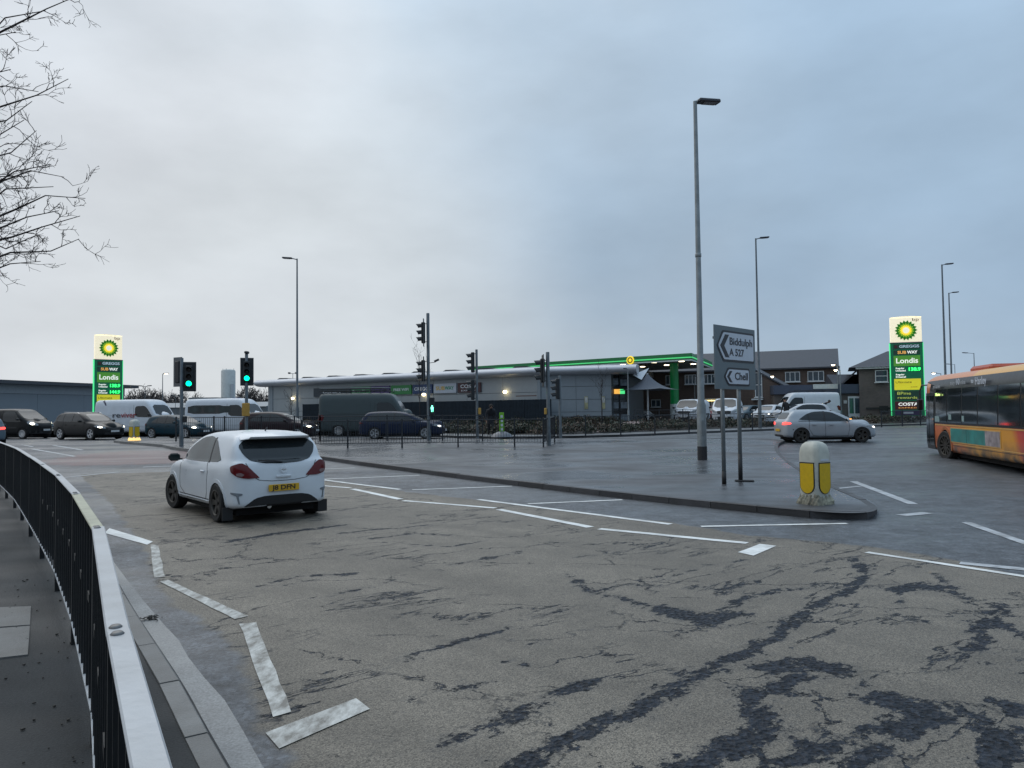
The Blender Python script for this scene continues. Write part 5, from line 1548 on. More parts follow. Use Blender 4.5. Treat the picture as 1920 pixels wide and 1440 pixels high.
car('suv', 'black SUV under the fuel canopy', 'suv', SUV, M_dk, vp(1218, 84, FC), rad(200), estate=True, group=PARK)

# ---------- bus
def bus_paint():
    m, nt, N, L, p = nodeset('bus_livery')
    tc = N('ShaderNodeTexCoord'); sp_ = N('ShaderNodeSeparateXYZ'); L(tc.outputs['Object'], sp_.inputs[0])
    def ma(op, a, b=None):
        n = N('ShaderNodeMath'); n.operation = op
        for i, v in enumerate((a, b)):
            if v is None: continue
            if isinstance(v, (int, float)): n.inputs[i].default_value = v
            else: L(v, n.inputs[i])
        return n.outputs[0]
    nz = N('ShaderNodeTexNoise'); nz.inputs['Scale'].default_value = 2.5; nz.inputs['Detail'].default_value = 7; L(tc.outputs['Object'], nz.inputs[0])
    u = ma('ADD', ma('MULTIPLY', ma('SUBTRACT', 11.3, sp_.outputs[0]), .1), ma('MULTIPLY', sp_.outputs[2], .05))
    r = N('ShaderNodeValToRGB'); L(u, r.inputs[0]); e = r.color_ramp.elements
    e[0].position = .30; e[0].color = (.55, .14, .04, 1)
    e[1].position = .98; e[1].color = (.16, .012, .05, 1)
    for ps, c in ((.42, (.60, .18, .025)), (.50, (.68, .32, .02)), (.80, (.68, .29, .02)), (.84, (.55, .07, .03)), (.90, (.40, .02, .05))):
        q = e.new(ps); q.color = (*c, 1)
    # roof: a sharp change from orange-red to amber
    r2 = N('ShaderNodeValToRGB'); r2.color_ramp.interpolation = 'LINEAR'; L(ma('MULTIPLY', ma('SUBTRACT', 11.3, ma('ADD', sp_.outputs[0], ma('MULTIPLY', sp_.outputs[2], 0.0))), .1), r2.inputs[0])
    e = r2.color_ramp.elements; e[0].position = .435; e[0].color = (.66, .25, .08, 1); e[1].position = .455; e[1].color = (.72, .38, .07, 1)
    roof = ma('GREATER_THAN', sp_.outputs[2], 2.4)
    mx = N('ShaderNodeMix'); mx.data_type = 'RGBA'; L(roof, mx.inputs[0]); L(r.outputs[0], mx.inputs[6]); L(r2.outputs[0], mx.inputs[7])
    # road dirt on the skirt
    g = N('ShaderNodeMapRange'); g.inputs['From Min'].default_value = .85; g.inputs['From Max'].default_value = .30; g.inputs['To Min'].default_value = 0; g.inputs['To Max'].default_value = 1.1
    L(sp_.outputs[2], g.inputs['Value'])
    g2 = N('ShaderNodeMapRange'); g2.inputs['From Min'].default_value = .3; g2.inputs['From Max'].default_value = .6; L(nz.outputs['Fac'], g2.inputs['Value'])
    dd = ma('MULTIPLY', g.outputs[0], g2.outputs[0])
    mx2 = N('ShaderNodeMix'); mx2.data_type = 'RGBA'; mx2.clamp_factor = True; L(dd, mx2.inputs[0]); L(mx.outputs[2], mx2.inputs[6]); mx2.inputs[7].default_value = (.06, .045, .03, 1)
    L(mx2.outputs[2], p.inputs['Base Color']); p.inputs['Roughness'].default_value = .35; p.inputs['Coat Weight'].default_value = .3
    return m
def build_bus():
    L, W, H = 11.5, 2.44, 2.86; h = W / 2
    low = [(.0, .4), (.0, H - .3), (.15, H - .08), (.5, H), (L - .7, H), (L - .3, H - .06), (L - .08, H - .28), (L, 1.3), (L, .5), (L - .06, .28), (L - .3, .24), (.3, .28)]
    fr = [(0, .22), (h - .1, .22), (h - .02, .32), (h, 1.1), (h - .05, 2.35), (h - .14, 2.62), (h - .34, H - .05), (h - .6, H), (0, H + .02)]
    pl = [(0, 0), (0, h - .15), (.1, h - .02), (.3, h), (L - .45, h), (L - .2, h - .09), (L - .06, h - .3), (L, h - .7), (L, 0)]
    sp_ = dict(L=L, W=W, wb=6.8, rx=2.3, R=.47, low=(low, fr, pl), zc=1.4, k=.10, inset=1.1, nm=110, nc=22, nv=44, gap=.06, tw=.28)
    lv = bus_paint()
    X = lambda s: L - s
    ad = mat('advert_turquoise', (.03, .22, .20), .35, var=.3, scale=2.5, dirt=.25)
    ad2 = mat('advert_grey', (.30, .26, .27), .4, var=.45, scale=6, dirt=.3)
    M_bw = mat('bus_glass', (0.018, 0.024, 0.028), .05, var=.3, scale=1.2, spec=1.0, coat=.5)
    M_bk = mat('bus_black', (0.012, 0.013, 0.015), .3)
    M_cream = mat('bus_cream_line', (.55, .33, .10), .4)
    f = [('patch', 'window_surround', [(X(1.36), 1.16), (X(.05), 1.20), (X(.05), 2.56), (X(.6), 2.62), (.2, 2.62), (.2, 1.16)], 90, M_bk, dict(it=1, rings=8, off=.006)),
         ('patch', 'door', [(X(.16), .30), (X(.16), 2.20), (X(1.28), 2.20), (X(1.28), .30)], 90, M_bk, dict(it=0, rings=6, off=.012)),
         ('patch', 'door_leaf_glass', [(X(.22), .42), (X(.22), 2.10), (X(.68), 2.10), (X(.68), .42)], 90, M_bw, dict(it=0, rings=5, off=.018)),
         ('patch', 'door_leaf_glass', [(X(.76), .42), (X(.76), 2.10), (X(1.22), 2.10), (X(1.22), .42)], 90, M_bw, dict(it=0, rings=5, off=.018)),
         ('patch', 'advert_frame', [(X(2.92), .60), (X(2.92), 1.07), (X(7.0), 1.07), (X(7.0), .60)], 90, M_cream, dict(it=0, rings=4, off=.010)),
         ('patch', 'advert', [(X(2.97), .63), (X(2.97), 1.04), (X(5.9), 1.04), (X(5.9), .63)], 90, ad, dict(it=0, rings=4, off=.016)),
         ('patch', 'advert', [(X(5.9), .63), (X(5.9), 1.04), (X(6.95), 1.04), (X(6.95), .63)], 90, ad2, dict(it=0, rings=4, off=.016)),
         ('strip', 'advert_joint', [(X(4.4), .63), (X(4.4), 1.04)], 90, M_bk, dict(w=.02, off=.018)),
         ('strip', 'waist_line', [(X(1.36), 1.13), (.3, 1.13)], 90, M_cream, dict(w=.035, off=.008)),
         ('strip', 'skirt_line', [(X(3.2), .55), (.3, .55)], 90, M_cream, dict(w=.02, off=.006)),
         ('strip', 'skirt_bottom_gap', [(X(3.1), .50), (.3, .50)], 90, M_bk, dict(w=.012, off=.004)),
         ('strip', 'wheel_arch_trim', [(X(2.4) + .58 * math.cos(a), .47 + .58 * math.sin(a)) for a in np.linspace(-.25, 3.4, 22)], 90, mat('arch_orange', (.36, .12, .04), .4), dict(w=.08, off=.015)),
         ('patch', 'windscreen', [(-1.0, 1.1), (1.0, 1.1), (.95, 2.4), (-.95, 2.4)], 0, M_bw, dict(it=1, rings=6)),
         ('mesh', 'roof_pod', MB().box((X(4.1), .1, 2.86), (1.7, 1.2, .22), bev=.08), mat('pod_red', (.40, .07, .03), .4)),
         ('mesh', 'vent_pipe', MB().cyl((X(7.5), .4, 2.84), (X(7.5), .4, 3.18), .04, 8), M_bk),
         ('lettering', 'every', X(3.35), 2.47, .17, mat('lettering_pale_grey', (.30, .32, .34), .5), .42, 1),
         ('lettering', '10', X(3.83), 2.48, .26, M_signwhite, .30, 1), ('lettering', 'mins', X(4.30), 2.46, .17, MATS.get('lettering_pale_grey') or M_signwhite, .45, 1),
         ('lettering', 'potteries', X(1.75), 2.40, .17, MATS.get('lettering_pale_grey') or M_signwhite, .75, 1),
         ('lettering', 'to', X(5.1), 2.47, .17, M_signwhite, .2, 1), ('lettering', 'Hanley', X(5.75), 2.45, .30, M_signwhite, .85, 1),
         ('mesh', 'mirror_arm', MB().tube([(L - .1, h - .2, 2.5), (L + .35, h - .1, 2.5), (L + .42, h - .05, 2.3), (L + .42, h - .05, 1.75)], .025, 8).box((L + .42, h - .05, 1.82), (.12, .22, .42), bev=.05), M_bk),
         ('mesh', 'interior_light', MB().box((X(6.6), h - .055, 2.22), (.28, .012, .03)), mat('bus_light', (1, .95, .8), .3, emit=4, emit_col=(1, .95, .8))),
         ('mesh', 'notice', MB().box((X(1.65), h - .012, 1.32), (.46, .012, .18)).box((X(2.95), h - .012, 1.40), (.24, .012, .17)).box((X(4.15), h - .012, 1.36), (.18, .012, .17)), mat('window_notice', (.22, .32, .32), .5)),
         ]
    dst = mat('destination_display', (.5, 1, .2), .3, emit=1.5, emit_col=(.75, 1, .3))
    f.append(('mesh', 'destination_panel', MB().box((X(1.83), h - .04, 2.13), (.6, .014, .16)), M_bk))
    f.append(('lettering', '3 Blurton', X(1.83), 2.13, .12, dst, .5, 1))
    s0 = 1.42
    for s1 in (2.62, 4.0, 5.35, 6.85, 8.3, 9.6, 10.9):
        f.append(('patch', 'window', [(X(s0) - .04, 1.22), (X(s0) - .04, 2.30), (X(s1) + .04, 2.30), (X(s1) + .04, 1.22)], 90, M_bw, dict(it=0, rings=5, off=.012)))
        s0 = s1
    hd = Vector((.242, .970)); 
    corner = Vector((14.62, 26.6))
    lf = Vector((-hd.y, hd.x))
    c = corner - hd * (L / 2) - lf * h
    t = vehicle('bus', 'orange and yellow single-decker bus with black window band leaving at the right edge', 'bus', 'bus', sp_, lv, (c.x, c.y, float(ground(22)) * .6), math.atan2(hd.y, hd.x), f, rim=M_alloy_dark, style='steel', steer=rad(12))
    pm = mat('bus_interior', (.05, .05, .055), .8)
build_bus()
# ================================================================ FORECOURT, FAR PAVEMENT
M_fore = pave_mat('forecourt_paving', (0.10, 0.105, 0.11), .3, .6)
M_farpave = pave_mat('far_pavement_asphalt', (0.10, 0.105, 0.11), .3, .55)
fk = [tuple(at(x, y)[:2]) for x, y in [(560, 818), (860, 822.5), (1040, 822.5), (1190, 818.5), (1330, 812), (1470, 806.5), (1600, 801), (1735, 797), (1900, 792)]]
fk = [(-60, 53.5), (-30, 53.0), (-14, 50.0), (-8, 44.5), (-3, 40.6)] + fk[1:]
fk = [tuple(p) for p in smooth2(fk, 1)]
def offset(line, d):
    out = []
    V = [Vector(p) for p in line]
    for i, p in enumerate(V):
        t = (V[min(i + 1, len(V) - 1)] - V[max(i - 1, 0)]).normalized()
        out.append(tuple(p + Vector((-t.y, t.x)) * d))
    return out
back = offset(fk, 2.6)
fp = slab('pavement', [*fk, *back[::-1]], M_farpave, h=.115)
kerb(fk, fp, M_kerb_dark, side=1, step=1.83)
# planted bank between pavement and forecourt
bank2 = offset(fk, 6.4)
bv = []; bf = []
for i, (p, q) in enumerate(zip(back, bank2)):
    bv += [(p[0], p[1], float(ground(p[1])) + .10), (q[0], q[1], FC)]
for i in range(len(back) - 1): bf.append((2 * i, 2 * i + 2, 2 * i + 3, 2 * i + 1))
M_soil = pave_mat('soil_bed', (0.022, 0.018, 0.014), .7, .95, bump=.9)
bk = MB().add(bv, bf).build('planting_bed', M_soil); bk['kind'] = 'structure'
fo = [p for p in bank2] + [(140, 60), (140, 150), (-90, 150), (-90, 60)]
slab('forecourt', fo, M_fore, h=0.0, base=FC)
# brick path climbing to the shop door
M_path = mat('path_brick_paving', (0.20, 0.15, 0.14), .5, var=.25, scale=18, bump=.2)
a0, a1, b0, b1 = at(1062, 811, .13), at(1136, 811, .13), atY(1178, 785, 53), atY(1215, 785, 53)
pv = []
for t_ in np.linspace(0, 1, 9):
    l = a0.lerp(b0, t_); r = a1.lerp(b1, t_)
    zz = .50 + (FC + .30 - .50) * t_
    pv += [(l.x, l.y, zz), (r.x, r.y, zz)]
pth = MB().add(pv, [(2 * i, 2 * i + 1, 2 * i + 3, 2 * i + 2) for i in range(8)]).build('path', M_path); pth['kind'] = 'structure'
fpost = [at(x, y, .115) for x, y in [(1046, 821), (1098, 819), (1164, 818), (1228, 816), (1292, 813), (1352, 810), (1411, 808), (1465, 805.5)]]
fence('long dark railing along the far pavement in front of the parked white vans', [tuple(p[:2]) for p in fpost], h=1.0)
fpost = [at(x, y, .115) for x, y in [(1653, 800.5), (1692, 799), (1726, 797.5), (1764, 796), (1810, 794)]]
fence('short dark railing on the far pavement below the right-hand fuel price sign', [tuple(p[:2]) for p in fpost], h=1.0)

# ================================================================ BUILDINGS
def wallbox(mb, p0, p1, th, z0, z1):
    a = Vector((p0[0], p0[1])); b = Vector((p1[0], p1[1])); d = b - a; L_ = d.length; an = math.atan2(d.y, d.x)
    M = Matrix.Translation((a.x, a.y, z0)) @ Matrix.Rotation(an, 4, 'Z')
    mb.box((L_ / 2, th / 2, (z1 - z0) / 2), (L_, th, z1 - z0), M=M)
    return M, L_
def fr(p0, p1, z0=0.0):
    d = Vector((p1[0] - p0[0], p1[1] - p0[1])); 
    return Matrix.Translation((p0[0], p0[1], z0)) @ Matrix.Rotation(math.atan2(d.y, d.x), 4, 'Z'), d.length
M_clad = mat('grey_cladding', (0.29, 0.315, 0.33), .5, var=.05, scale=2)
M_clad2 = mat('grey_blue_cladding', (0.215, 0.25, 0.28), .5, var=.05, scale=2)
M_roofm = mat('silver_roof_edge', (0.44, 0.46, 0.50), .4, .2, var=.08, scale=1)
M_joint = mat('panel_joint', (0.10, 0.115, 0.13), .6)
M_darkfence = mat('dark_timber_screen', (0.015, 0.023, 0.032), .75, var=.25, scale=3, spec=.2)
def panels(parent, M, L_, H_, nx, nz, m, z0=0.0, name='wall_panel', proud=.03, rows=None):
    zs = rows or list(np.linspace(0, H_, nz + 1))
    me = {}
    for j in range(len(zs) - 1):
        h = zs[j + 1] - zs[j] - .03; w = L_ / nx - .025
        me_ = MB().box((w / 2, 0, h / 2), (w, proud * 2, h)).mesh(name, [m])
        for i in range(nx):
            o = obj(name, me_, parent, M @ Matrix.Translation((i * L_ / nx + .0125, 0, zs[j] + .015 + z0)))
# ---- petrol station shop
shop = thing('shop', 'long low grey shop with a rounded silver roof edge and coloured sign boards', 'shop')
A = atY(503, 760, 78.8); B = atY(1015, 760, 60.6); C_ = atY(1147, 760, 59.5); 
A, B, C_ = (A.x, A.y), (B.x, B.y), (C_.x, C_.y)
D_ = (12.6, 71.5); E_ = (-18.0, 92.0)
EZ = 4.62
core = MB().prism([(A[0] + .1, A[1] + .15), (B[0] + .03, B[1] + .12), (C_[0] - .1, C_[1] + .1), D_, E_], FC, EZ + .1)
core.build('wall', M_joint, shop)
M1, L1 = fr(A, B, FC)
panels(shop, M1, L1, EZ - FC, 9, 3, M_clad, rows=[0, 1.35, 2.65, EZ - FC])
M2, L2 = fr(B, C_, FC)
panels(shop, M2, L2, EZ - FC, 2, 4, M_clad2, rows=[0, 1.0, 2.0, 3.05, EZ - FC])
MB().box((L1 - .15, -.08, 2.0), (.3, .1, 4.0), M=M1).build('corner_post', M_clad2, shop)
MB().box((.55, -.06, 2.0), (.5, .08, 4.0), M=M1).build('downpipe_panel', M_clad2, shop)
# rounded roof edge (bullnose) as a swept half tube
def sweep(path, prof, z, name, m, parent):
    P = [Vector(p) for p in path]; v = []; f = []
    for i, p in enumerate(P):
        t = (P[min(i + 1, len(P) - 1)] - P[max(i - 1, 0)]).normalized(); n = Vector((t.y, -t.x))
        if 0 < i < len(P) - 1:
            t1 = (P[i] - P[i - 1]).normalized(); n1 = Vector((t1.y, -t1.x)); n = n / max(n.dot(n1), .5)
        for (o, h) in prof: v.append((p.x + n.x * o, p.y + n.y * o, z + h))
    k = len(prof)
    for i in range(len(P) - 1):
        for j in range(k): f.append((i * k + j, (i + 1) * k + j, (i + 1) * k + (j + 1) % k, i * k + (j + 1) % k))
    f.append(tuple(range(k))); f.append(tuple(range((len(P) - 1) * k, len(P) * k))[::-1])
    return MB().add(v, f).build(name, m, parent, smooth=True, angle=50)
rim = [(.95 * math.cos(a) * .9 + .15, .36 + .36 * math.sin(a)) for a in np.linspace(-math.pi / 2, math.pi / 2, 12)] + [(-.6, .72), (-.6, 0)]
dA = Vector((B[0] - A[0], B[1] - A[1])).normalized()
A0 = (A[0] - dA.x * 1.1, A[1] - dA.y * 1.1)
Cend = atY(1196, 700, 58.6)
Bq = [(B[0] - 2.2 * dA.x, B[1] - 2.2 * dA.y), (B[0] - .8 * dA.x, B[1] - .8 * dA.y + .03), (B[0] + .7, B[1] - .08), (B[0] + 2.0, B[1] - .22)]
sweep([A0, *Bq, (Cend.x, Cend.y)], rim, EZ - .02, 'roof_edge', M_roofm, shop)
MB().prism([(A0[0] + .2, A0[1] + .5), (B[0], B[1] + .4), (Cend.x, Cend.y + .3), (D_[0] + 1, D_[1]), E_], EZ + .12, EZ + .6).build('roof', mat('roof_membrane', (.06, .065, .07), .7), shop)
for k in range(9):   # raised dark roof sheets seen above the edge
    t_ = (k + .5) / 9
    p = Vector((A[0], A[1])).lerp(Vector((B[0], B[1])), t_)
    M_ = Matrix.Translation((p.x, p.y + 1.0, EZ + .72)) @ Matrix.Rotation(math.atan2(dA.y, dA.x), 4, 'Z')
    MB().add([(-1.2, 0, -.05), (1.6, 0, -.05), (1.6, 3, -.05), (-1.2, 3, -.05), (-.6, 0, .18), (.5, 0, .16), (.5, 3, .16), (-.6, 3, .18)], [(0, 1, 5, 4), (1, 2, 6, 5), (2, 3, 7, 6), (3, 0, 4, 7), (4, 5, 6, 7)]).build('roof_sheet', mat('roof_sheet_dark', (.035, .038, .045), .5), shop).matrix_local = M_
# white triangular fin and soffit at the right end
fa = [atY(1186, 703, 59), atY(1217, 690, 60), atY(1203, 712, 59)]
MB().add([tuple(p) for p in fa] + [(p.x, p.y + .1, p.z) for p in fa], [(0, 1, 2), (5, 4, 3), (0, 3, 4, 1), (1, 4, 5, 2), (2, 5, 3, 0)]).build('gable_fin', mat('white_fascia', (.62, .65, .68), .4), shop)
# shop front, right of the plain wall
F0 = (C_[0] + .05, C_[1] + 1.1); F1 = (C_[0] + 1.55, C_[1] + 1.6)
MF, LF = fr(F0, F1, FC)
MB().box((LF / 2, .0, 2.0), (LF, .06, 4.0), M=MF).build('shopfront', mat('shopfront_dark', (.02, .024, .03), .15), shop)
for i in range(3):
    MB().box((i * LF / 2, -.05, 2.0), (.08, .08, 4.0), M=MF).build('mullion', M_black, shop)
for z in (1.0, 2.0, 2.95): MB().box((LF / 2, -.05, z), (LF, .07, .06), M=MF).build('transom', M_black, shop)
for i, z in ((0, 3.45), (1, 3.35), (0, .55), (1, .5), (0, 1.5), (1, 1.5)):
    MB().box(((i + .5) * LF / 2, -.06, z), (LF / 2 * .75, .02, .5), M=MF).build('window_poster', mat('poster_pale', (.22, .26, .30), .4, var=.5, scale=3), shop)
MB().box((.55, -.10, 2.62), (.5, .06, .38), M=MF).build('lit_sign_orange', mat('sign_orange_lit', (.9, .45, .05), .4, emit=.9, emit_col=(1, .5, .1)), shop)
MB().box((1.03, -.10, 2.62), (.42, .06, .38), M=MF).build('lit_sign_green', mat('sign_green_lit', (.05, .7, .2), .4, emit=.9, emit_col=(.1, .9, .3)), shop)
# advertising boards under the eaves
def board(px0, px1, zt, zb, col, txt=None, tcol=None, w=.8, size=.42, sub=None, emit=0, split=None):
    """a sign board fixed to the long wall between two picture columns"""
    def along(px):
        d = ray(px, 725); a = Vector((A[0], A[1])); n = Vector((-dA.y, dA.x))
        t = a.dot(n) / Vector((d.x, d.y)).dot(n)
        return (Vector((d.x, d.y)) * t - a).dot(dA)
    x0, x1 = along(px0), along(px1); cx = (x0 + x1) / 2
    b = MB().box((cx, -.12, (zt + zb) / 2), (x1 - x0 - .06, .12, zt - zb), M=M1).build('sign_board', mat('board_%s' % '_'.join(str(int(c * 100)) for c in col), col, .45, var=.08, scale=2), shop)
    if txt:
        W_ = (x1 - x0) * w
        if split:
            k = split[0]
            m1 = text_mesh(txt[:k], size, bold=.01, m=split[1], width=W_ * k / len(txt)); m2 = text_mesh(txt[k:], size, bold=.01, m=tcol, width=W_ * (1 - k / len(txt)))
            obj('lettering', m1, b, M1 @ Matrix.Translation((cx - W_ / 2 + W_ * k / len(txt) / 2, -.19, (zt + zb) / 2)) @ Matrix.Rotation(rad(90), 4, 'X'))
            obj('lettering', m2, b, M1 @ Matrix.Translation((cx + W_ / 2 - W_ * (1 - k / len(txt)) / 2, -.19, (zt + zb) / 2)) @ Matrix.Rotation(rad(90), 4, 'X'))
        else:
            dz = .10 if sub else 0
            obj('lettering', text_mesh(txt, size, bold=.008, m=tcol, width=W_), b, M1 @ Matrix.Translation((cx, -.19, (zt + zb) / 2 + dz)) @ Matrix.Rotation(rad(90), 4, 'X'))
            if sub: obj('lettering', text_mesh(sub, size * .45, m=tcol, width=W_ * .9), b, M1 @ Matrix.Translation((cx, -.19, (zt + zb) / 2 - .26)) @ Matrix.Rotation(rad(90), 4, 'X'))
    return b
zt, zb_ = 3.62, 2.78
T_w = mat('sign_lettering_white', (.6, .64, .68), .5); T_g = mat('sign_lettering_green', (.02, .22, .10), .5); T_y = mat('sign_lettering_yellow', (.55, .34, .03), .5)
board(590, 659, zt, zb_, (.02, .035, .05), 'open', T_w, w=.5, size=.3)
board(660, 697, zt, zb_, (.02, .16, .06), 'East of Eden', T_w, w=.8, size=.26)
bb = board(698, 733, zt, zb_, (.04, .02, .12), None)
MB().lathe([(0, .02), (.28, .02), (.3, 0)], 24, M=M1 @ Matrix.Translation((13.2, -.2, 3.2)) @ Matrix.Rotation(rad(90), 4, 'X'))
board(735, 774, zt, zb_, (.02, .19, .05), 'FREE WIFI', T_w, w=.72, size=.34)
board(776, 813, zt, zb_, (.015, .045, .13), 'GREGGS', T_w, w=.82, size=.42)
board(815, 858, zt, zb_, (.42, .46, .52), 'SUBWAY', T_g, w=.78, size=.46, split=(3, T_y))
board(860, 904, zt, zb_, (.05, .015, .02), 'COSTA', T_w, w=.75, size=.42, sub='EXPRESS')
# wall lamps
for px, py in ((552, 747), (797, 740), (949, 735)):
    d = ray(px, py); n = Vector((-dA.y, dA.x)); t_ = Vector((A[0], A[1])).dot(n) / Vector((d.x, d.y)).dot(n)
    p = Vector((0, 0, CAM_H)) + d * t_
    MB().lathe([(0, -.12), (.12, -.1), (.17, 0), (.12, .1), (0, .12)], 12, M=Matrix.Translation((p.x - .1, p.y - .25, p.z))).build('wall_lamp', mat('wall_lamp_lit', (1, .85, .55), .4, emit=9, emit_col=(1, .80, .45)), shop, smooth=True)
for px in (1099, 1131):
    d = ray(px, 755); n = Vector((-(C_[1] - B[1]), C_[0] - B[0])).normalized(); t_ = Vector(B).dot(n) / Vector((d.x, d.y)).dot(n)
    p = Vector((0, 0, CAM_H)) + d * t_
    MB().box((p.x, p.y - .08, p.z), (.28, .05, 1.0)).build('notice_board', mat('notice_yellow', (.40, .38, .22), .5, var=.4, scale=3), shop)
    MB().box((p.x, p.y - .115, p.z + .22), (.22, .02, .42)).build('notice', mat('notice_white', (.5, .5, .48), .5, var=.3, scale=6), shop)
# dark screen (service yard) in front of the long wall
scr = thing('yard_screen', 'tall dark slatted yard screen in front of the grey shop wall', 'fence')
SM = fr((A[0] + dA.x * 4.6 + .9, A[1] + dA.y * 4.6 - 1.5), (B[0] + .9 - dA.x * .3, B[1] - 1.5), FC)
n_ = 12
pm_ = MB()
w_ = SM[1] / n_
pm_.box((w_ / 2, 0, 1.02), (w_ - .05, .05, 2.04))
for q in range(16): pm_.box(((q + .5) * w_ / 16, -.035, 1.02), (w_ / 16 * .7, .025, 2.02))
pme = pm_.mesh('screen_panel', [M_darkfence])
for i in range(n_): obj('screen_panel', pme, scr, SM[0] @ Matrix.Translation((i * w_, 0, 0)))
for i in range(n_ + 1): MB().box((i * w_, .06, 1.02), (.09, .09, 2.06), M=SM[0]).build('post', M_darkfence, scr)
# brown container top behind the screen
MB().box((0, 0, 0), (1, 1, 1))
p = atY(990, 741, 61.6)
sk = thing('skip', 'brown metal container rim showing above the dark yard screen', 'container', (p.x, p.y, FC), math.atan2(dA.y, dA.x))
MB().box((0, 0, (p.z - FC) / 2 - .04), (1.9, .5, p.z - FC - .08), taper=.97).build('body', mat('rusty_brown', (.13, .07, .055), .6, var=.2, dirt=.3), sk)
MB().box((0, 0, p.z - FC - .06), (2.0, .6, .08)).build('rim', MATS['rusty_brown'], sk)

# ---- fuel canopy
can = thing('fuel_canopy', 'fuel station canopy with a glowing green edge and a round yellow emblem', 'canopy')
Cc = atY(1295, 662, 62.6); zT = Cc.z
c0 = Vector((Cc.x, Cc.y)); cr_ = atY(1333, 680, 75.2); cl_ = atY(880, 688, 78.5)
c1 = Vector((cr_.x, cr_.y)); c2 = Vector((cl_.x, cl_.y)); c3 = c1 + (c2 - c0)
M_cgreen = mat('canopy_green', (.005, .12, .04), .35, emit=.04, emit_col=(0, .6, .15))
M_cglow = mat('canopy_light_strip', (.1, .6, .2), .4, emit=.5, emit_col=(.08, .85, .25))
M_cwhite = mat('canopy_white_edge', (.55, .6, .6), .4)
M_soff = mat('canopy_soffit', (.18, .19, .17), .5)
MB().prism([tuple(c0), tuple(c1), tuple(c3), tuple(c2)], zT - .56, zT - .12).build('soffit', M_soff, can)
for a, b_ in ((c2, c0), (c0, c1)):
    Mx, Lx = fr(a, b_, 0)
    MB().box((Lx / 2, -.05, zT - .16), (Lx + .1, .12, .32), M=Mx).build('fascia', M_cgreen, can)
    MB().box((Lx / 2, -.09, zT - .35), (Lx + .1, .12, .09), M=Mx).build('light_strip', M_cglow, can)
    MB().box((Lx / 2, -.05, zT - .46), (Lx + .1, .12, .12), M=Mx).build('fascia', M_cgreen, can)
    MB().box((Lx / 2, -.03, zT - .58), (Lx + .1, .14, .10), M=Mx).build('white_edge', M_cwhite, can)
M_helw = mat('emblem_white', (.9, .9, .75), .4, emit=.55, emit_col=(1, .93, .72)); M_hely = mat('emblem_yellow', (.9, .65, .02), .4, emit=.75, emit_col=(1, .70, .04))
M_helg = mat('emblem_green', (.02, .28, .01), .4, emit=.06, emit_col=(.05, .5, 0)); M_hell = mat('emblem_lime', (.25, .5, .02), .4, emit=.30, emit_col=(.4, .75, .02))
def star(n, r1, r2, y, rot=0.0):
    pts = []
    for k in range(n):
        a = rot + 2 * math.pi * k / n; b_ = a + math.pi / n
        pts += [(r1 * math.cos(a), r1 * math.sin(a)), (r2 * math.cos(b_), r2 * math.sin(b_))]
    return pts
def emblem(parent, M, R, disc=True):
    Mx = M @ Matrix.Rotation(rad(90), 4, 'X')
    if disc: obj('emblem_disc', MB().lathe([(0, .03), (R * 1.2, .03), (R * 1.25, 0)], 32).mesh('emblem_disc', [M_hely]), parent, Mx)
    for i, (a, b_, n, m) in enumerate(((R, R * .80, 18, M_helg), (R * .74, R * .56, 18, M_hell), (R * .56, R * .42, 18, M_hely), (R * .34, R * .24, 18, M_helw))):
        obj('emblem_petals', MB().prism(star(n, a, b_, 0, i * math.pi / 18), .03 + i * .012, .045 + i * .012).mesh('emblem_petals', [m]), parent, Mx)
Mx, Lx = fr(c2, c0, 0)
def along(px, a, b_):
    d = ray(px, 674); u = (b_ - a).normalized(); n = Vector((-u.y, u.x)); t_ = a.dot(n) / Vector((d.x, d.y)).dot(n)
    return (Vector((d.x, d.y)) * t_ - a).dot(u)
em = Mx @ Matrix.Translation((along(1184, c2, c0), -.2, zT - .32))
obj('emblem_disc', MB().lathe([(0, .05), (.36, .05), (.38, 0)], 28).mesh('emblem_disc', [M_hely]), can, em @ Matrix.Rotation(rad(90), 4, 'X'))
obj('emblem_ring', MB().lathe([(.16, .06), (.27, .06), (.27, .05), (.16, .05)], 28, close=True).mesh('emblem_ring', [mat('emblem_ring_dark', (.35, .22, .02), .4)]), can, em @ Matrix.Rotation(rad(90), 4, 'X'))
for px, py in ((1168, 684), (1226, 680), (1250, 685), (1278, 678), (1300, 683), (1205, 688)):
    d = ray(px, py); t_ = (zT - .60 - CAM_H) / d.z
    MB().cyl((d.x * t_, d.y * t_, zT - .60), (d.x * t_, d.y * t_, zT - .56), .24, 16).build('canopy_light', mat('canopy_light_lit', (1, .9, .7), .3, emit=6, emit_col=(1, .85, .6)), can)
for px, Y in ((1264, 67.5), (1330, 78), (1190, 72)):
    q = atY(px, 700, Y)
    MB().cyl((q.x, Y, FC), (q.x, Y, FC + 1.6), .42, 16).build('column_base', M_cwhite, can)
    MB().cyl((q.x, Y, FC + 1.6), (q.x, Y, zT - .5), .38, 16).build('column', M_cgreen, can)

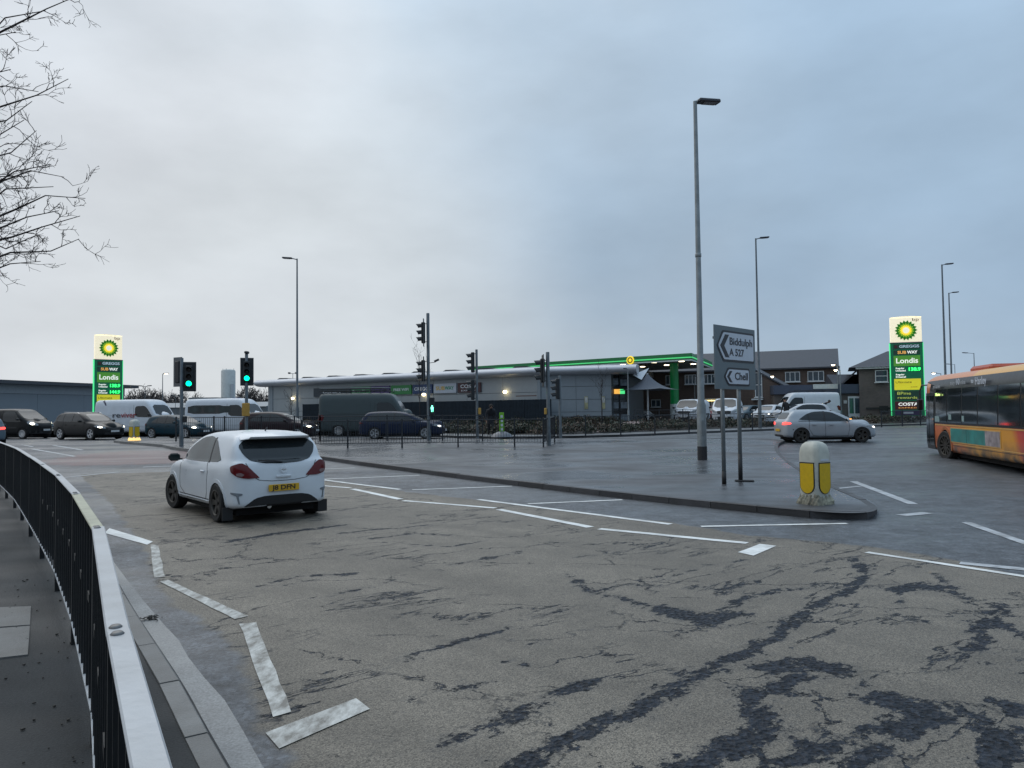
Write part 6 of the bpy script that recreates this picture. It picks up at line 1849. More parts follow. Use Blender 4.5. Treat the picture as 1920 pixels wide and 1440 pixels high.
# ---- grey tensile parasol beside the shop
pp = atY(1215, 767, 59.5); 
par = thing('canopy_parasol', 'grey peaked fabric canopy on white poles beside the shop entrance', 'canopy', (pp.x, 59.5, FC))
pk = atY(1211, 700, 59.5).z - FC; ez = atY(1215, 730, 59.5).z - FC
v = []; f = []; n1, n2 = 8, 32
for i in range(n1 + 1):
    t_ = i / n1
    for k in range(n2):
        a = 2 * math.pi * k / n2
        sq = 1 / max(abs(math.cos(a)), abs(math.sin(a))) ** .8
        r = 2.0 * t_ * (1 + (sq - 1) * t_)
        z = pk - (pk - ez) * (1 - (1 - t_) ** 1.9) - .10 * t_ * (abs(math.sin(2 * a)) - .3)
        v.append((r * math.cos(a + .3), r * math.sin(a + .3), z))
for i in range(n1):
    for k in range(n2): f.append((i * n2 + k, i * n2 + (k + 1) % n2, (i + 1) * n2 + (k + 1) % n2, (i + 1) * n2 + k))
MB().add(v, f).build('fabric', mat('parasol_fabric', (.085, .10, .125), .8), par, smooth=True)
MB().cyl((0, 0, 0), (0, 0, pk), .07, 10).build('pole', mat('white_pole', (.5, .52, .54), .4), par)
# low black terrace railing in front of the entrance
fence('low black terrace railing by the shop entrance and grey canopy', [(9.3, 56.6), (11.2, 56.9), (13.1, 57.3), (14.8, 57.8)], h=1.0, zoff=.35, barstep=.2)

# ---- supermarket on the left
sm_ = thing('supermarket', 'long pale grey flat-roofed building at the left edge behind the queue', 'building')
g0 = (-52.6, 66.0); g1 = atY(232, 740, 90); g1 = (g1.x, 90.0)
Mg, Lg = fr(g0, g1, .65)
Hg = atY(237, 727, 90).z - .65
MB().prism([g0, g1, (g1[0] - 30, g1[1] + 8), (g0[0] - 30, g0[1] + 8)], .65, .65 + Hg).build('wall', M_joint, sm_)
Mg2 = Mg @ Matrix.Translation((0, -.05, 0))
panels(sm_, Mg2, Lg, Hg, 4, 2, mat('pale_cladding', (.19, .22, .25), .5, var=.04, scale=1), rows=[0, Hg - 1.0])
MB().box((Lg / 2, -.08, Hg - .5), (Lg, .12, .96), M=Mg).build('fascia_band', mat('fascia_pale', (.26, .29, .32), .45), sm_)
MB().box((Lg / 2 + .3, -.4, Hg + .12), (Lg + 1.6, 1.6, .36), M=Mg).build('roof_edge', mat('dark_roof_edge', (.05, .055, .065), .5), sm_)
MB().box((Lg - 1.6, -.12, Hg - 2.6), (2.4, .1, 2.2), M=Mg).build('window', M_glass, sm_)

# ---- silo, low sheds, sign at the left centre
sl = atY(428, 720, 150)
silo = thing('silo', 'pale cylindrical silo tower above the white minibus', 'silo', (sl.x, 150, .65))
hs = atY(428, 692, 150).z - .65
MB().lathe([(0, 0), (1.38, 0), (1.38, hs - .45), (1.25, hs - .2), (.8, hs - .05), (0, hs)], 24).build('tower', mat('silo_metal', (.52, .54, .52), .6, var=.1, scale=.6, dirt=.12), silo, smooth=True, angle=40)
MB().box((1.2, -1.0, hs * .35), (.5, .6, hs * .7)).build('side_stack', mat('silo_metal_pale', (.4, .43, .45), .5), silo)
for k in range(4): MB().cyl((math.cos(k * 1.57) * 1.1, math.sin(k * 1.57) * 1.1, hs - .6), (math.cos(k * 1.57) * 1.1, math.sin(k * 1.57) * 1.1, hs + .1), .04, 5).build('top_rail_post', M_galv, silo)
sh = atY(390, 740, 118)
shed = thing('shed', 'flat-roofed dark shed in front of the pale silo', 'shed', (sh.x, 118, .65))
MB().box((0, 0, 1.75), (4.1, 4, 3.5)).build('wall', mat('shed_grey', (.07, .08, .085), .6), shed)
MB().box((0, 0, 3.6), (4.4, 4.3, .25)).build('roof', mat('shed_roof', (.16, .17, .18), .6), shed)
for k in range(8): MB().box((-1.8 + k * .5, -2.04, 1.7), (.36, .06, 2.9)).build('wall_panel', mat('shed_panel', (.10, .115, .12), .6), shed)
sg = atY(443, 748, 110)
t = thing('blue_white_sign', 'small blue and white sign board right of the silo', 'sign', (sg.x, 110, .65))
MB().box((0, 0, 3.0), (1.25, .12, 1.0)).build('panel', mat('sign_blue', (.06, .10, .28), .4), t)
MB().box((0, -.07, 3.2), (1.1, .04, .35)).build('stripe', M_signwhite, t)
MB().cyl((0, .1, 0), (0, .1, 2.6), .06, 8).build('pole', M_galv, t)
lw = thing('warehouse', 'long low grey warehouse roof far behind the queue on the left', 'building')
q0, q1 = atY(245, 760, 110), atY(500, 760, 106)
Mw, Lw = fr((q0.x, q0.y), (q1.x, q1.y), .6)
MB().box((Lw / 2, 3, 1.1), (Lw, 6, 2.2), M=Mw).build('wall', mat('warehouse_wall', (.12, .14, .15), .6, var=.1, scale=.5), lw)
MB().add([(0, -.2, 2.2), (Lw, -.2, 2.2), (Lw, 6.2, 2.2), (0, 6.2, 2.2), (0, 3, 2.9), (Lw, 3, 2.9)], [(0, 1, 5, 4), (2, 3, 4, 5), (0, 4, 3), (1, 2, 5)], M=Mw).build('roof', mat('warehouse_roof', (.20, .23, .25), .5), lw)

# ---- brick houses on the right
def brick_mat(name, c1, c2, mortar):
    m, nt, N, L, p = nodeset(name)
    tc = N('ShaderNodeTexCoord')
    mp = N('ShaderNodeMapping'); mp.inputs['Rotation'].default_value = (rad(90), 0, 0); L(tc.outputs['Object'], mp.inputs[0])
    b = N('ShaderNodeTexBrick'); b.inputs['Color1'].default_value = (*c1, 1); b.inputs['Color2'].default_value = (*c2, 1); b.inputs['Mortar'].default_value = (*mortar, 1)
    b.inputs['Scale'].default_value = 1.0; b.inputs['Brick Width'].default_value = .22; b.inputs['Row Height'].default_value = .075; b.inputs['Mortar Size'].default_value = .010
    L(mp.outputs[0], b.inputs[0])
    n = N('ShaderNodeTexNoise'); n.inputs['Scale'].default_value = .8; n.inputs['Detail'].default_value = 6; L(tc.outputs['Object'], n.inputs[0])
    r = N('ShaderNodeMapRange'); r.inputs['To Min'].default_value = .6; r.inputs['To Max'].default_value = 1.4; L(n.outputs['Fac'], r.inputs['Value'])
    mx = N('ShaderNodeMix'); mx.data_type = 'RGBA'; mx.blend_type = 'MULTIPLY'; mx.inputs[0].default_value = 1
    L(b.outputs['Color'], mx.inputs[6]); L(r.outputs[0], mx.inputs[7]); L(mx.outputs[2], p.inputs['Base Color']); p.inputs['Roughness'].default_value = .8
    return m
M_brick = brick_mat('brown_brick', (.13, .082, .064), (.10, .066, .055), (.10, .09, .08))
M_brick2 = brick_mat('grey_brown_brick', (.13, .11, .10), (.105, .09, .083), (.11, .10, .095))
M_slate = mat('slate_roof', (.040, .045, .058), .6, var=.3, scale=3, bump=.4, bscale=8)
M_upvc = mat('white_window_frame', (.55, .58, .60), .4)
M_pane = mat('house_window_glass', (.05, .07, .09), .08, var=.4, scale=1.2)
def house_window(parent, M, x, z, w, h, nx=2, nz=1, curtain=False):
    f_ = MB()
    t_ = .07
    f_.box((0, 0, h / 2 - t_ / 2), (w, .09, t_)).box((0, 0, -h / 2 + t_ / 2), (w, .09, t_)).box((-w / 2 + t_ / 2, 0, 0), (t_, .09, h - 2 * t_)).box((w / 2 - t_ / 2, 0, 0), (t_, .09, h - 2 * t_))
    for i in range(1, nx): f_.box((-w / 2 + i * w / nx, 0, 0), (t_, .085, h - 2 * t_))
    for j in range(1, nz): f_.box((0, 0, -h / 2 + j * h / nz), (w - 2 * t_, .08, t_))
    o = obj('window', f_.mesh('window', [M_upvc]), parent, M @ Matrix.Translation((x, -.05, z)))
    obj('pane', MB().box((0, .0, 0), (w - t_, .02, h - t_)).mesh('pane', [M_pane]), o)
    obj('sill', MB().box((0, -.06, -h / 2 - .04), (w + .15, .16, .07)).mesh('sill', [M_upvc]), o)
    return o
h1 = thing('brick_house', 'long brown brick block with a large slate roof, behind the parked vans', 'house')
pB = atY(1570, 686, 72.6); eaveZ = pB.z
pA = Vector((pB.x, pB.y)) - Vector((.92, -.39)).normalized() * 21.5
Mh, Lh = fr(tuple(pA), (pB.x, pB.y), FC)
He = eaveZ - FC; Hr = atY(1567, 654, 77.2).z - FC
MB().box((Lh / 2, 4.6, He / 2), (Lh - .1, 9.0, He), M=Mh).build('wall', M_brick, h1)
MB().add([(-.3, -.35, He - .05), (Lh + .15, -.35, He - .05), (Lh + .15, 9.4, He - .05), (-.3, 9.4, He - .05), (-.3, 4.6, Hr), (Lh + .15, 4.6, Hr),
          (-.3, -.35, He - .2), (Lh + .15, -.35, He - .2), (Lh + .15, 9.4, He - .2), (-.3, 9.4, He - .2)], [(0, 1, 5, 4), (2, 3, 4, 5), (0, 4, 3), (1, 2, 5), (0, 6, 7, 1), (1, 7, 8, 2), (2, 8, 9, 3), (3, 9, 6, 0)], M=Mh).build('roof', M_slate, h1)
MB().box((Lh + .2, -.1, He * .75), (.08, .3, He * .5), M=Mh).build('bargeboard', M_upvc, h1)
def hx(px, M_, Ybase=None):   # distance along a wall for a picture column
    o_ = M_.translation; u = (M_.to_3x3() @ Vector((1, 0, 0))); n = Vector((-u.y, u.x)); d = ray(px, 700)
    t_ = Vector((o_.x, o_.y)).dot(n) / Vector((d.x, d.y)).dot(n)
    P = Vector((d.x, d.y)) * t_ - Vector((o_.x, o_.y))
    return P.dot(Vector((u.x, u.y)))
for px0, px1, nz in ((1472, 1500, 3), (1514, 1545, 3), (1284, 1305, 3), (1320, 1341, 3), (1248, 1270, 2), (1345, 1366, 3)):
    x0, x1 = hx(px0, Mh), hx(px1, Mh)
    house_window(h1, Mh, (x0 + x1) / 2, He - .95, abs(x1 - x0), 1.0, 3, 1)
for px0, px1 in ((1322, 1345), (1220, 1238), (1290, 1306)):
    x0, x1 = hx(px0, Mh), hx(px1, Mh)
    house_window(h1, Mh, (x0 + x1) / 2, He - 3.4, abs(x1 - x0), .8, 2, 1)
MB().box((hx(1333, Mh), -.15, He - 3.2), (1.4, .1, .12), M=Mh).build('lit_strip', mat('warm_strip_light', (1, .8, .4), .4, emit=2, emit_col=(1, .75, .3)), h1)
# projecting gable with lean-to roof
h2 = thing('brick_extension', 'brown brick gabled extension with a tall white window, right of the direction sign', 'house')
e0, e1 = atY(1412, 760, 69.5), atY(1478, 760, 68.0)
Me, Le = fr((e0.x, e0.y), (e1.x, e1.y), FC)
ze0 = atY(1416, 692, 69.5).z - FC; ze1 = atY(1478, 731, 68).z - FC
MB().add([(0, 0, 0), (Le, 0, 0), (Le, 0, ze1), (0, 0, ze0), (0, 4, 0), (Le, 4, 0), (Le, 4, ze1), (0, 4, ze0)], [(0, 1, 2, 3), (5, 4, 7, 6), (1, 5, 6, 2), (4, 0, 3, 7), (3, 2, 6, 7)], M=Me).build('wall', M_brick, h2)
MB().add([(-.2, -.2, ze0 + .1), (Le + .3, -.2, ze1 - .05), (Le + .3, 4.2, ze1 - .05), (-.2, 4.2, ze0 + .1), (-.2, -.2, ze0 + .25), (Le + .3, -.2, ze1 + .1), (Le + .3, 4.2, ze1 + .1), (-.2, 4.2, ze0 + .25)], [(0, 1, 5, 4), (1, 2, 6, 5), (2, 3, 7, 6), (3, 0, 4, 7), (4, 5, 6, 7), (3, 2, 1, 0)], M=Me).build('roof', M_slate, h2)
house_window(h2, Me, hx(1422, Me), 3.3, .65, 2.3, 1, 2)
MB().box((hx(1420, Me), -.25, 1.95), (1.0, .4, .12), M=Me).build('window_canopy', M_upvc, h2)
for px, zz in ((1455, 2.75), (1461, 2.7), (1467, 2.65)): MB().box((hx(px, Me), -.04, zz), (.1, .05, .8), M=Me).build('window_bar', M_upvc, h2)
# blue-grey flat roofed link
h3 = thing('shop_extension', 'low flat-roofed blue-grey building behind the side-on white van', 'building')
l0, l1 = atY(1452, 760, 67.5), atY(1612, 760, 66.5)
Ml, Ll = fr((l0.x, l0.y), (l1.x, l1.y), FC)
zl = atY(1520, 722, 67).z - FC; zl2 = atY(1520, 739, 67).z - FC
MB().box((Ll / 2, 1.5, zl2 / 2), (Ll, 3, zl2), M=Ml).build('wall', M_brick2, h3)
MB().box((Ll / 2, 1.4, (zl + zl2) / 2 + .02), (Ll + .2, 3.4, zl - zl2), M=Ml).build('fascia', mat('fascia_blue_grey', (.050, .062, .095), .5), h3)
xs0, xs1 = hx(1522, Ml), hx(1568, Ml)
MB().box(((xs0 + xs1) / 2, -.35, zl - .15), (xs1 - xs0, .06, .42), M=Ml).build('sign_panel', mat('pale_sign_panel', (.45, .47, .45), .4), h3)
dx0, dx1 = hx(1588, Ml), hx(1611, Ml)
dr = MB().box(((dx0 + dx1) / 2, -.06, 1.05), (dx1 - dx0, .08, 2.1), M=Ml).build('door', M_upvc, h3)
for q in (.27, .73): MB().box((dx0 + (dx1 - dx0) * q, -.12, 1.25), ((dx1 - dx0) * .34, .03, 1.35), M=Ml).build('door_glass', M_pane, dr)
MB().box((hx(1583, Ml), -.05, 1.6), (.28, .04, .28), M=Ml).build('notice', mat('notice_plain', (.5, .5, .5), .5), h3)
# slate-roofed link and right-hand house
h4 = thing('brick_house', 'grey-brown house with hipped slate roof and one white window beside the price sign', 'house')
r0, r1 = atY(1612, 760, 66), atY(1702, 760, 64.5)
Mr, Lr = fr((r0.x, r0.y), (r1.x, r1.y), FC)
zr = atY(1640, 688, 65.3).z - FC; zk = atY(1657, 660, 69).z - FC
MB().box((Lr / 2, 3.6, zr / 2), (Lr, 7, zr), M=Mr).build('wall', M_brick2, h4)
MB().box((Lr / 2, -.15, zr - .05), (Lr + .5, .3, .2), M=Mr).build('fascia', M_upvc, h4)
kx = hx(1655, Mr) + .6
MB().add([(-.8, -.4, zr), (Lr + .3, -.4, zr), (Lr + .3, 7.4, zr), (-.8, 7.4, zr), (kx, 3.4, zk), (kx + .5, 3.4, zk)], [(0, 1, 5, 4), (1, 2, 5), (2, 3, 4, 5), (3, 0, 4)], M=Mr).build('roof', M_slate, h4)
MB().add([(-1.6, .6, zr - 1.5), (-.0, .5, zr), (-.0, 6, zr), (-1.6, 6, zr - 1.5), (-1.6, .6, zr - 1.7), (0, .5, zr - .2)], [(0, 1, 2, 3), (0, 4, 5, 1)], M=Mr).build('side_roof', M_slate, h4)
MB().box((-.75, 3.4, (zr - 1.5) / 2), (1.5, 5, zr - 1.5), M=Mr).build('side_wall', mat('pale_render', (.30, .29, .28), .7), h4)
house_window(h4, Mr, hx(1652.5, Mr), atY(1652, 705, 65.2).z - FC, 1.0, 1.05, 1, 2)
MB().box((hx(1645, Mr), -.05, 1.0), (2.0, .06, .16), M=Mr).box((hx(1655, Mr), -.05, .9), (.7, .07, .6), M=Mr).build('dark_vent', M_black, h4)
lk = MB().add([(0, 0, 0), (3.2, 0, 0), (3.2, 4, 0), (0, 4, 0), (0, 0, 3.0), (3.2, 0, 3.0), (3.2, 2, 4.3), (0, 2, 4.3)], [(0, 1, 5, 4), (4, 5, 6, 7), (1, 2, 6, 5), (0, 4, 7, 3), (3, 7, 6, 2)], M=Matrix.Translation((atY(1568, 760, 70).x, 70, FC)))
lk.build('link_roof', M_slate, h4)
# distant horizon buildings: nothing tall; a low wall beside the pavement on the right
# ---- totems (fuel price signs)
M_tg = mat('totem_green', (.004, .12, .058), .3, emit=.08, emit_col=(0, .5, .2)); M_tglow = mat('totem_edge_glow', (.1, .7, .25), .4, emit=.75, emit_col=(.06, .85, .28))
M_tcream = mat('totem_lit_cream', (.9, .85, .65), .4, emit=.62, emit_col=(1, .86, .60))
M_led = mat('led_green', (.1, 1, .2), .4, emit=3.0, emit_col=(.02, 1, .12)); M_tw = mat('totem_white_letters', (.9, .9, .85), .4, emit=.6, emit_col=(.95, .95, .85))
M_lond = mat('totem_lime_panel', (.08, .32, .04), .4, emit=.16, emit_col=(.2, .65, .05)); M_ult = mat('totem_yellow_panel', (.75, .68, .03), .4, emit=.34, emit_col=(.95, .85, .03))
M_rew = mat('totem_dark_panel', (.02, .075, .045), .4); M_costa = mat('totem_maroon_panel', (.10, .012, .02), .4); M_purp = mat('totem_purple_panel', (.04, .025, .09), .4)
M_orl = mat('totem_orange_letters', (.8, .4, .1), .4, emit=.45, emit_col=(1, .5, .12)); M_lime = mat('totem_lime_letters', (.5, .6, .1), .4, emit=.35, emit_col=(.7, .8, .15)); M_dkl = mat('totem_dark_letters', (.06, .05, .01), .5)
def totem(label, px, ptop, Y, zb, W, rz):
    p = atY(px, ptop, Y); H = p.z - zb
    t = thing('fuel_price_sign', label, 'sign', (p.x, Y, zb), rz, group='fuel price signs by the road')
    hb = H * .735
    v = []
    MB().box((0, 0, hb / 2), (W, .42, hb)).build('body', M_tg, t)
    for s in (-1, 1): MB().box((s * (W / 2 + .03), -.05, hb / 2), (.045, .34, hb)).build('edge_light', M_tglow, t)
    wt = W * .97
    MB().box((0, 0, hb + (H - hb) / 2 + .02), (wt, .40, H - hb - .12)).build('lit_head', M_tcream, t)
    MB().box((0, 0, hb + .0), (W + .05, .44, .07)).build('head_joint', M_signblack, t)
    # slightly arched top
    n = 12; vs = []; fs = []
    for k in range(n + 1):
        x = -wt / 2 + wt * k / n; z = H - .06 + .10 * (1 - (2 * k / n - 1) ** 2)
        vs += [(x, -.2, H - .1), (x, -.2, z), (x, .2, z), (x, .2, H - .1)]
    for k in range(n):
        for j in range(3): fs.append((4 * k + j, 4 * k + 4 + j, 4 * k + 5 + j, 4 * k + j + 1))
    MB().add(vs, fs).build('head_cap', M_tcream, t)
    emblem(t, Matrix.Translation((0, -.20, hb + (H - hb) * .47)), W * .355, disc=False)
    def tx(s, x, z, size, m, w, par=None, **k):
        o = obj('lettering', text_mesh(s, size, m=m, width=w, **k), par or t, Matrix.Translation((x, -.235 if par is None else -.262, z)) @ Matrix.Rotation(rad(90), 4, 'X')); return o
    tx('bp', W * .30, H * .965, .34, M_dkl, W * .2)
    def pan(z0, z1, m, w=.82):
        o = MB().box((0, -.215, (z0 + z1) / 2 * H), (W * w, .06, (z1 - z0) * H)).build('sign_panel', m, t); return o
    a = pan(.672, .722, M_rew); tx('GREGGS', W * .08, .697 * H, .30, mat('totem_pale_letters', (.4, .5, .55), .4, emit=.3, emit_col=(.6, .8, .9)), W * .62, a, bold=.01)
    MB().box((-W * .33, -.25, .697 * H), (.2, .02, .2)).build('brand_mark', M_costa, a)
    a = pan(.615, .66, M_rew); tx('SUB', -W * .15, .637 * H, .32, M_orl, W * .27, a, bold=.012); tx('WAY', W * .17, .637 * H, .32, M_tw, W * .32, a, bold=.012)
    a = pan(.50, .605, M_lond); tx('Londis', 0, .552 * H, .58, M_tw, W * .68, a, bold=.012)
    for i, (z, w1, w2) in enumerate(((.468, 'Regular', 'Unleaded'), (.405, 'Regular', 'Diesel'))):
        tx(w1, -W * .22, (z + .010) * H, .17, M_tw, W * .27, bold=.006); tx(w2, -W * .20, (z - .014) * H, .17, M_tw, W * .31, bold=.006)
    tx('138.9', W * .22, .466 * H, .36, M_led, W * .36, bold=.01)
    if px < 900: tx('144.9', W * .22, .40 * H, .36, M_led, W * .36, bold=.01)
    a = pan(.26, .372, M_ult); tx('Ultimate', -W * .12, .338 * H, .26, M_dkl, W * .5, a); tx('at best', W * .2, .29 * H, .13, M_dkl, W * .2, a)
    a = pan(.155, .25, M_rew); tx('BPme', -W * .12, .225 * H, .34, M_lime, W * .42, a); tx('rewards', -W * .02, .182 * H, .28, M_lime, W * .6, a)
    a = pan(.062, .145, M_costa); tx('COSTA', 0, .115 * H, .34, M_tw, W * .62, a, bold=.01); tx('EXPRESS', 0, .08 * H, .14, M_orl, W * .6, a)
    a = pan(.005, .055, M_purp); MB().box((0, -.25, .03 * H), (W * .3, .02, .16)).build('brand_mark', M_signwhite, a)
    return t
totem('right-hand tall green fuel price sign beside the bus, one green price lit', 1697, 594, 60.7, 1.0, 2.35, rad(-20))
totem('left-hand tall green fuel price sign behind the white lettered van, two green prices lit', 203, 628, 63.5, .5, 2.15, rad(42))

# street name plate and slim post by the bed
p = atY(1449, 787, 50.5)
t = thing('street_name_sign', 'low white street name plate on two short posts, in front of the standing man', 'sign', (p.x, p.y, .45))
MB().box((0, 0, p.z - .45), (1.15, .03, .2)).build('plate', M_signwhite, t)
for s in (-1, 1): MB().box((s * .42, .03, (p.z - .45) / 2), (.05, .05, p.z - .45 + .1)).build('post', M_black, t)
obj('lettering', text_mesh('HIGH STREET', .11, m=M_signblack, width=.95), t, Matrix.Translation((0, -.02, p.z - .45)) @ Matrix.Rotation(rad(90), 4, 'X'))
# green flag sign by the walker
p = at(941, 819, .115)
t = thing('flag_sign', 'narrow bright green feather sign standing on a dark base by the shop bed', 'sign', tuple(p))
hz = atY(941, 772, p.y).z - p.z
MB().box((0, 0, hz * .58), (.24, .02, hz * .78), bev=.008).build('flag', mat('flag_green', (.16, .42, .02), .5, var=.3, scale=4), t)
for k in range(4): MB().box((0, -.016, hz * (.3 + .17 * k)), (.12, .012, .13)).build('flag_mark', M_signwhite, t)
MB().cyl((0, .03, 0), (0, .03, hz), .02, 6).build('pole', M_black, t)
MB().lathe([(0, .28), (.2, .26), (.45, .14), (.55, 0)], 20).build('base', mat('flag_base', (.10, .11, .13), .4), t, smooth=True)
# ================================================================ PLANTS, PEOPLE, TREES
M_leafd = mat('hedge_leaf_dark', (0.030, 0.038, 0.020), .6, var=.5, scale=3)
M_leafb = mat('hedge_leaf_brown', (0.062, 0.042, 0.026), .65, var=.5, scale=3)
M_leafp = mat('hedge_leaf_pale', (0.09, 0.095, 0.06), .6, var=.4, scale=3)
def shrubbery(name, label, region, n, hmax, lo=.05, size=(.05, .12), weights=(.55, .39, .06), seed=1):
    """low planting: leaf faces in clumps inside a strip given by two polylines (front, back) of equal length"""
    r = np.random.default_rng(seed)
    v = []; f = []; mi = []
    front, back_, zf, zb = region
    nseg = len(front) - 1
    cl = []
    for _ in range(max(30, n // 60)):
        i = r.integers(nseg); t = r.random(); s = r.random()
        a = np.array(front[i]) * (1 - t) + np.array(front[i + 1]) * t; b = np.array(back_[i]) * (1 - t) + np.array(back_[i + 1]) * t
        cl.append((*(a * (1 - s) + b * s), zf(a * (1 - s) + b * s, s), r.uniform(.25, .55), hmax * r.uniform(.4, 1.0), r.choice(3, p=weights)))
    for k in range(n):
        c = cl[r.integers(len(cl))]
        d = r.normal(size=3); d /= np.linalg.norm(d); q = r.random() ** .35
        x = c[0] + d[0] * c[3] * q * 1.4; y = c[1] + d[1] * c[3] * q; z = c[2] + lo + c[4] * (.45 + .55 * d[2] * q)
        s = r.uniform(*size); u = r.normal(size=3); u /= np.linalg.norm(u); w = np.cross(u, r.normal(size=3)); w /= np.linalg.norm(w)
        P = np.array([x, y, max(z, c[2])]); o = len(v)
        v += [tuple(P - u * s), tuple(P + w * s * .5), tuple(P + u * s), tuple(P - w * s * .5)]
        f.append((o, o + 1, o + 2, o + 3)); mi.append(c[5] if r.random() > .25 else r.integers(2))
    mb = MB(); mb.v = v; mb.f = f; mb.mi = mi
    o = mb.build(name, [M_leafd, M_leafb, M_leafp])
    tag(o, label, 'planting', kind='stuff')
    return o
zfun = lambda p, s: float(ground(p[1])) + .1 + (FC - float(ground(p[1])) - .1) * s
fr_ = back; bk_ = bank2
shrubbery('ground_cover', 'dark winter planting on the bank in front of the shop and the parked vans', (fr_[3:], bk_[3:], zfun, None), 26000, .62, seed=3)
shrubbery('ground_cover', 'low dark planting on the verge behind the queue at left', (fr_[:4], bk_[:4], zfun, None), 2500, .3, seed=4)
sw = [(A[0] + dA.x * 6, A[1] + dA.y * 6 - 3.2), (B[0] + .5, B[1] - 3.4), (C_[0] + .2, C_[1] - 1.6)]
sw2 = [(A[0] + dA.x * 6, A[1] + dA.y * 6 - 1.9), (B[0] + 1.0, B[1] - 1.9), (C_[0] - .1, C_[1] - .3)]
shrubbery('ground_cover', 'brown hedge planting against the foot of the grey shop wall', (sw, sw2, lambda p, s: FC, None), 9000, .75, weights=(.4, .55, .05), seed=5)

# ---- bare trees
M_bark = mat('bare_bark', (0.035, 0.030, 0.030), .8, var=.3, scale=10)
def twig(mb, p, d, L_, r, depth, rnd, droop=.0, wob=.22, nseg=5, br=3, split=(.35, .7), minr=.003, up=.10, sides=5):
    pts = [p]; rr = [r]
    for i in range(nseg):
        d = (d + Vector((rnd.gauss(0, wob), rnd.gauss(0, wob), rnd.gauss(0, wob) - droop + up * (i / nseg)))).normalized()
        p = p + d * (L_ / nseg); pts.append(p); rr.append(max(r * (1 - .75 * (i + 1) / nseg), minr * .7))
    mb.tube(pts, rr, sides if r > .008 else 3, caps=False)
    if depth <= 0: return
    for k in range(br):
        t = rnd.uniform(.25, .95); i = min(int(t * nseg), nseg - 1)
        q = pts[i].lerp(pts[i + 1], t * nseg - i); b = (pts[i + 1] - pts[i]).normalized()
        s = Vector((rnd.gauss(0, 1), rnd.gauss(0, 1), rnd.gauss(0, 1))); s = (s - b * s.dot(b)).normalized()
        nd = (b * rnd.uniform(.5, 1.0) + s * rnd.uniform(.5, .9) + Vector((0, 0, up))).normalized()
        twig(mb, q, nd, L_ * rnd.uniform(*split), max(rr[i] * .6, minr), depth - 1, rnd, droop * .5, wob, max(3, nseg - 1), br, split, minr, up, sides)
def big_tree():
    rnd = random.Random(21)
    base = Vector((-11.8, 12.2, .1))
    t = thing('bare_tree', 'leafless tree whose fine twigs hang into the top left of the view', 'tree', tuple(base))
    trunk = MB().tube([(0, 0, 0), (.03, 0, .4), (.1, .05, 2.2), (.0, .1, 4.5), (.15, 0, 7), (.0, .1, 9.5), (.2, 0, 12)], [.34, .25, .22, .19, .15, .10, .04], 14)
    trunk.build('trunk', M_bark, t, smooth=True)
    ends = [((150, -10), 10.5), ((85, 20), 9.8), ((128, 148), 10.6), ((60, 190), 10.2), ((72, 172), 11.2), ((45, 225), 9.8), ((68, 245), 10.4), ((96, 308), 10.2), ((120, 332), 11.0), ((160, 372), 10.8), ((150, 405), 10.2), ((148, 448), 11.3), ((110, 395), 10.0),
            ((70, 440), 10.2), ((76, 490), 10.8), ((30, 60), 10.3), ((100, 350), 9.7), ((40, 330), 10.9), ((20, 130), 9.8), ((10, 270), 10.8), ((25, 415), 11.2)]
    for j, ((px, py), Y) in enumerate(ends):
        e = atY(px, py, Y) - base
        z0 = max(2.6, e.z - 1.2 + rnd.uniform(-.6, .6))
        s = Vector((.08, .05, min(z0, 11.0)))
        mb = MB()
        n = 9; pts = []; rr = []
        mid = s.lerp(e, .5) + Vector((0, rnd.uniform(-.4, .4), rnd.uniform(.2, .7)))
        for i in range(n + 1):
            u = i / n
            p = s * (1 - u) ** 2 + mid * 2 * u * (1 - u) + e * u * u
            p = p + Vector((rnd.gauss(0, .05), rnd.gauss(0, .07), rnd.gauss(0, .07))) * (1 if 0 < i < n else 0)
            pts.append(p); rr.append(.055 * (1 - u) ** 1.2 + .0045)
        mb.tube(pts, rr, 6, caps=False)
        mb.build('branch', M_bark, t, smooth=True)
        tw = MB()
        for i in range(4, n):
            if pts[i].x < 2.6: continue
            for _ in range((3 if i < n - 1 else 2) if py > 260 else (1 if i % 2 else 2)):
                q = pts[i].lerp(pts[i + 1], rnd.random()); b = (pts[i + 1] - pts[i]).normalized()
                sv = Vector((rnd.gauss(0, .6), rnd.gauss(0, 1), rnd.gauss(0, 1))).normalized()
                twig(tw, q, (b * .9 + sv * .8).normalized(), rnd.uniform(.22, .6), .0065, 2, rnd, wob=.25, nseg=5, br=3, up=.12, minr=.0042, split=(.3, .6))
        if tw.v:
            o = tw.build('twigs', M_bark, t); o['kind'] = 'stuff'
big_tree()
def sapling(label, px, Y, ptop, zb, seed, spread=.5, stake=False, r=.035, depth=2, group='young bare trees by the shop'):
    rnd = random.Random(seed)
    p = atY(px, ptop, Y); H = p.z - zb
    t = thing('sapling', label, 'tree', (p.x, Y, zb), group=group)
    MB().tube([(0, 0, 0), (.02, 0, H * .3), (-.02, 0, H * .65), (0, 0, H)], [r, r * .8, r * .5, .006], 7).build('trunk', M_bark, t, smooth=True)
    tw = MB()
    for k in range(14):
        z = H * rnd.uniform(.3, .92); a = rnd.uniform(0, 6.28)
        twig(tw, Vector((0, 0, z)), Vector((math.cos(a) * spread, math.sin(a) * spread, 1)).normalized(), H * rnd.uniform(.15, .32), .012, depth, rnd, wob=.12, nseg=4, br=2, up=.25, minr=.008)
    o = tw.build('branches', M_bark, t); o['kind'] = 'stuff'
    return t
sapling('young bare tree against the grey wall right of the signal poles', 1127, 57, 694, FC, 5, .45, r=.05)
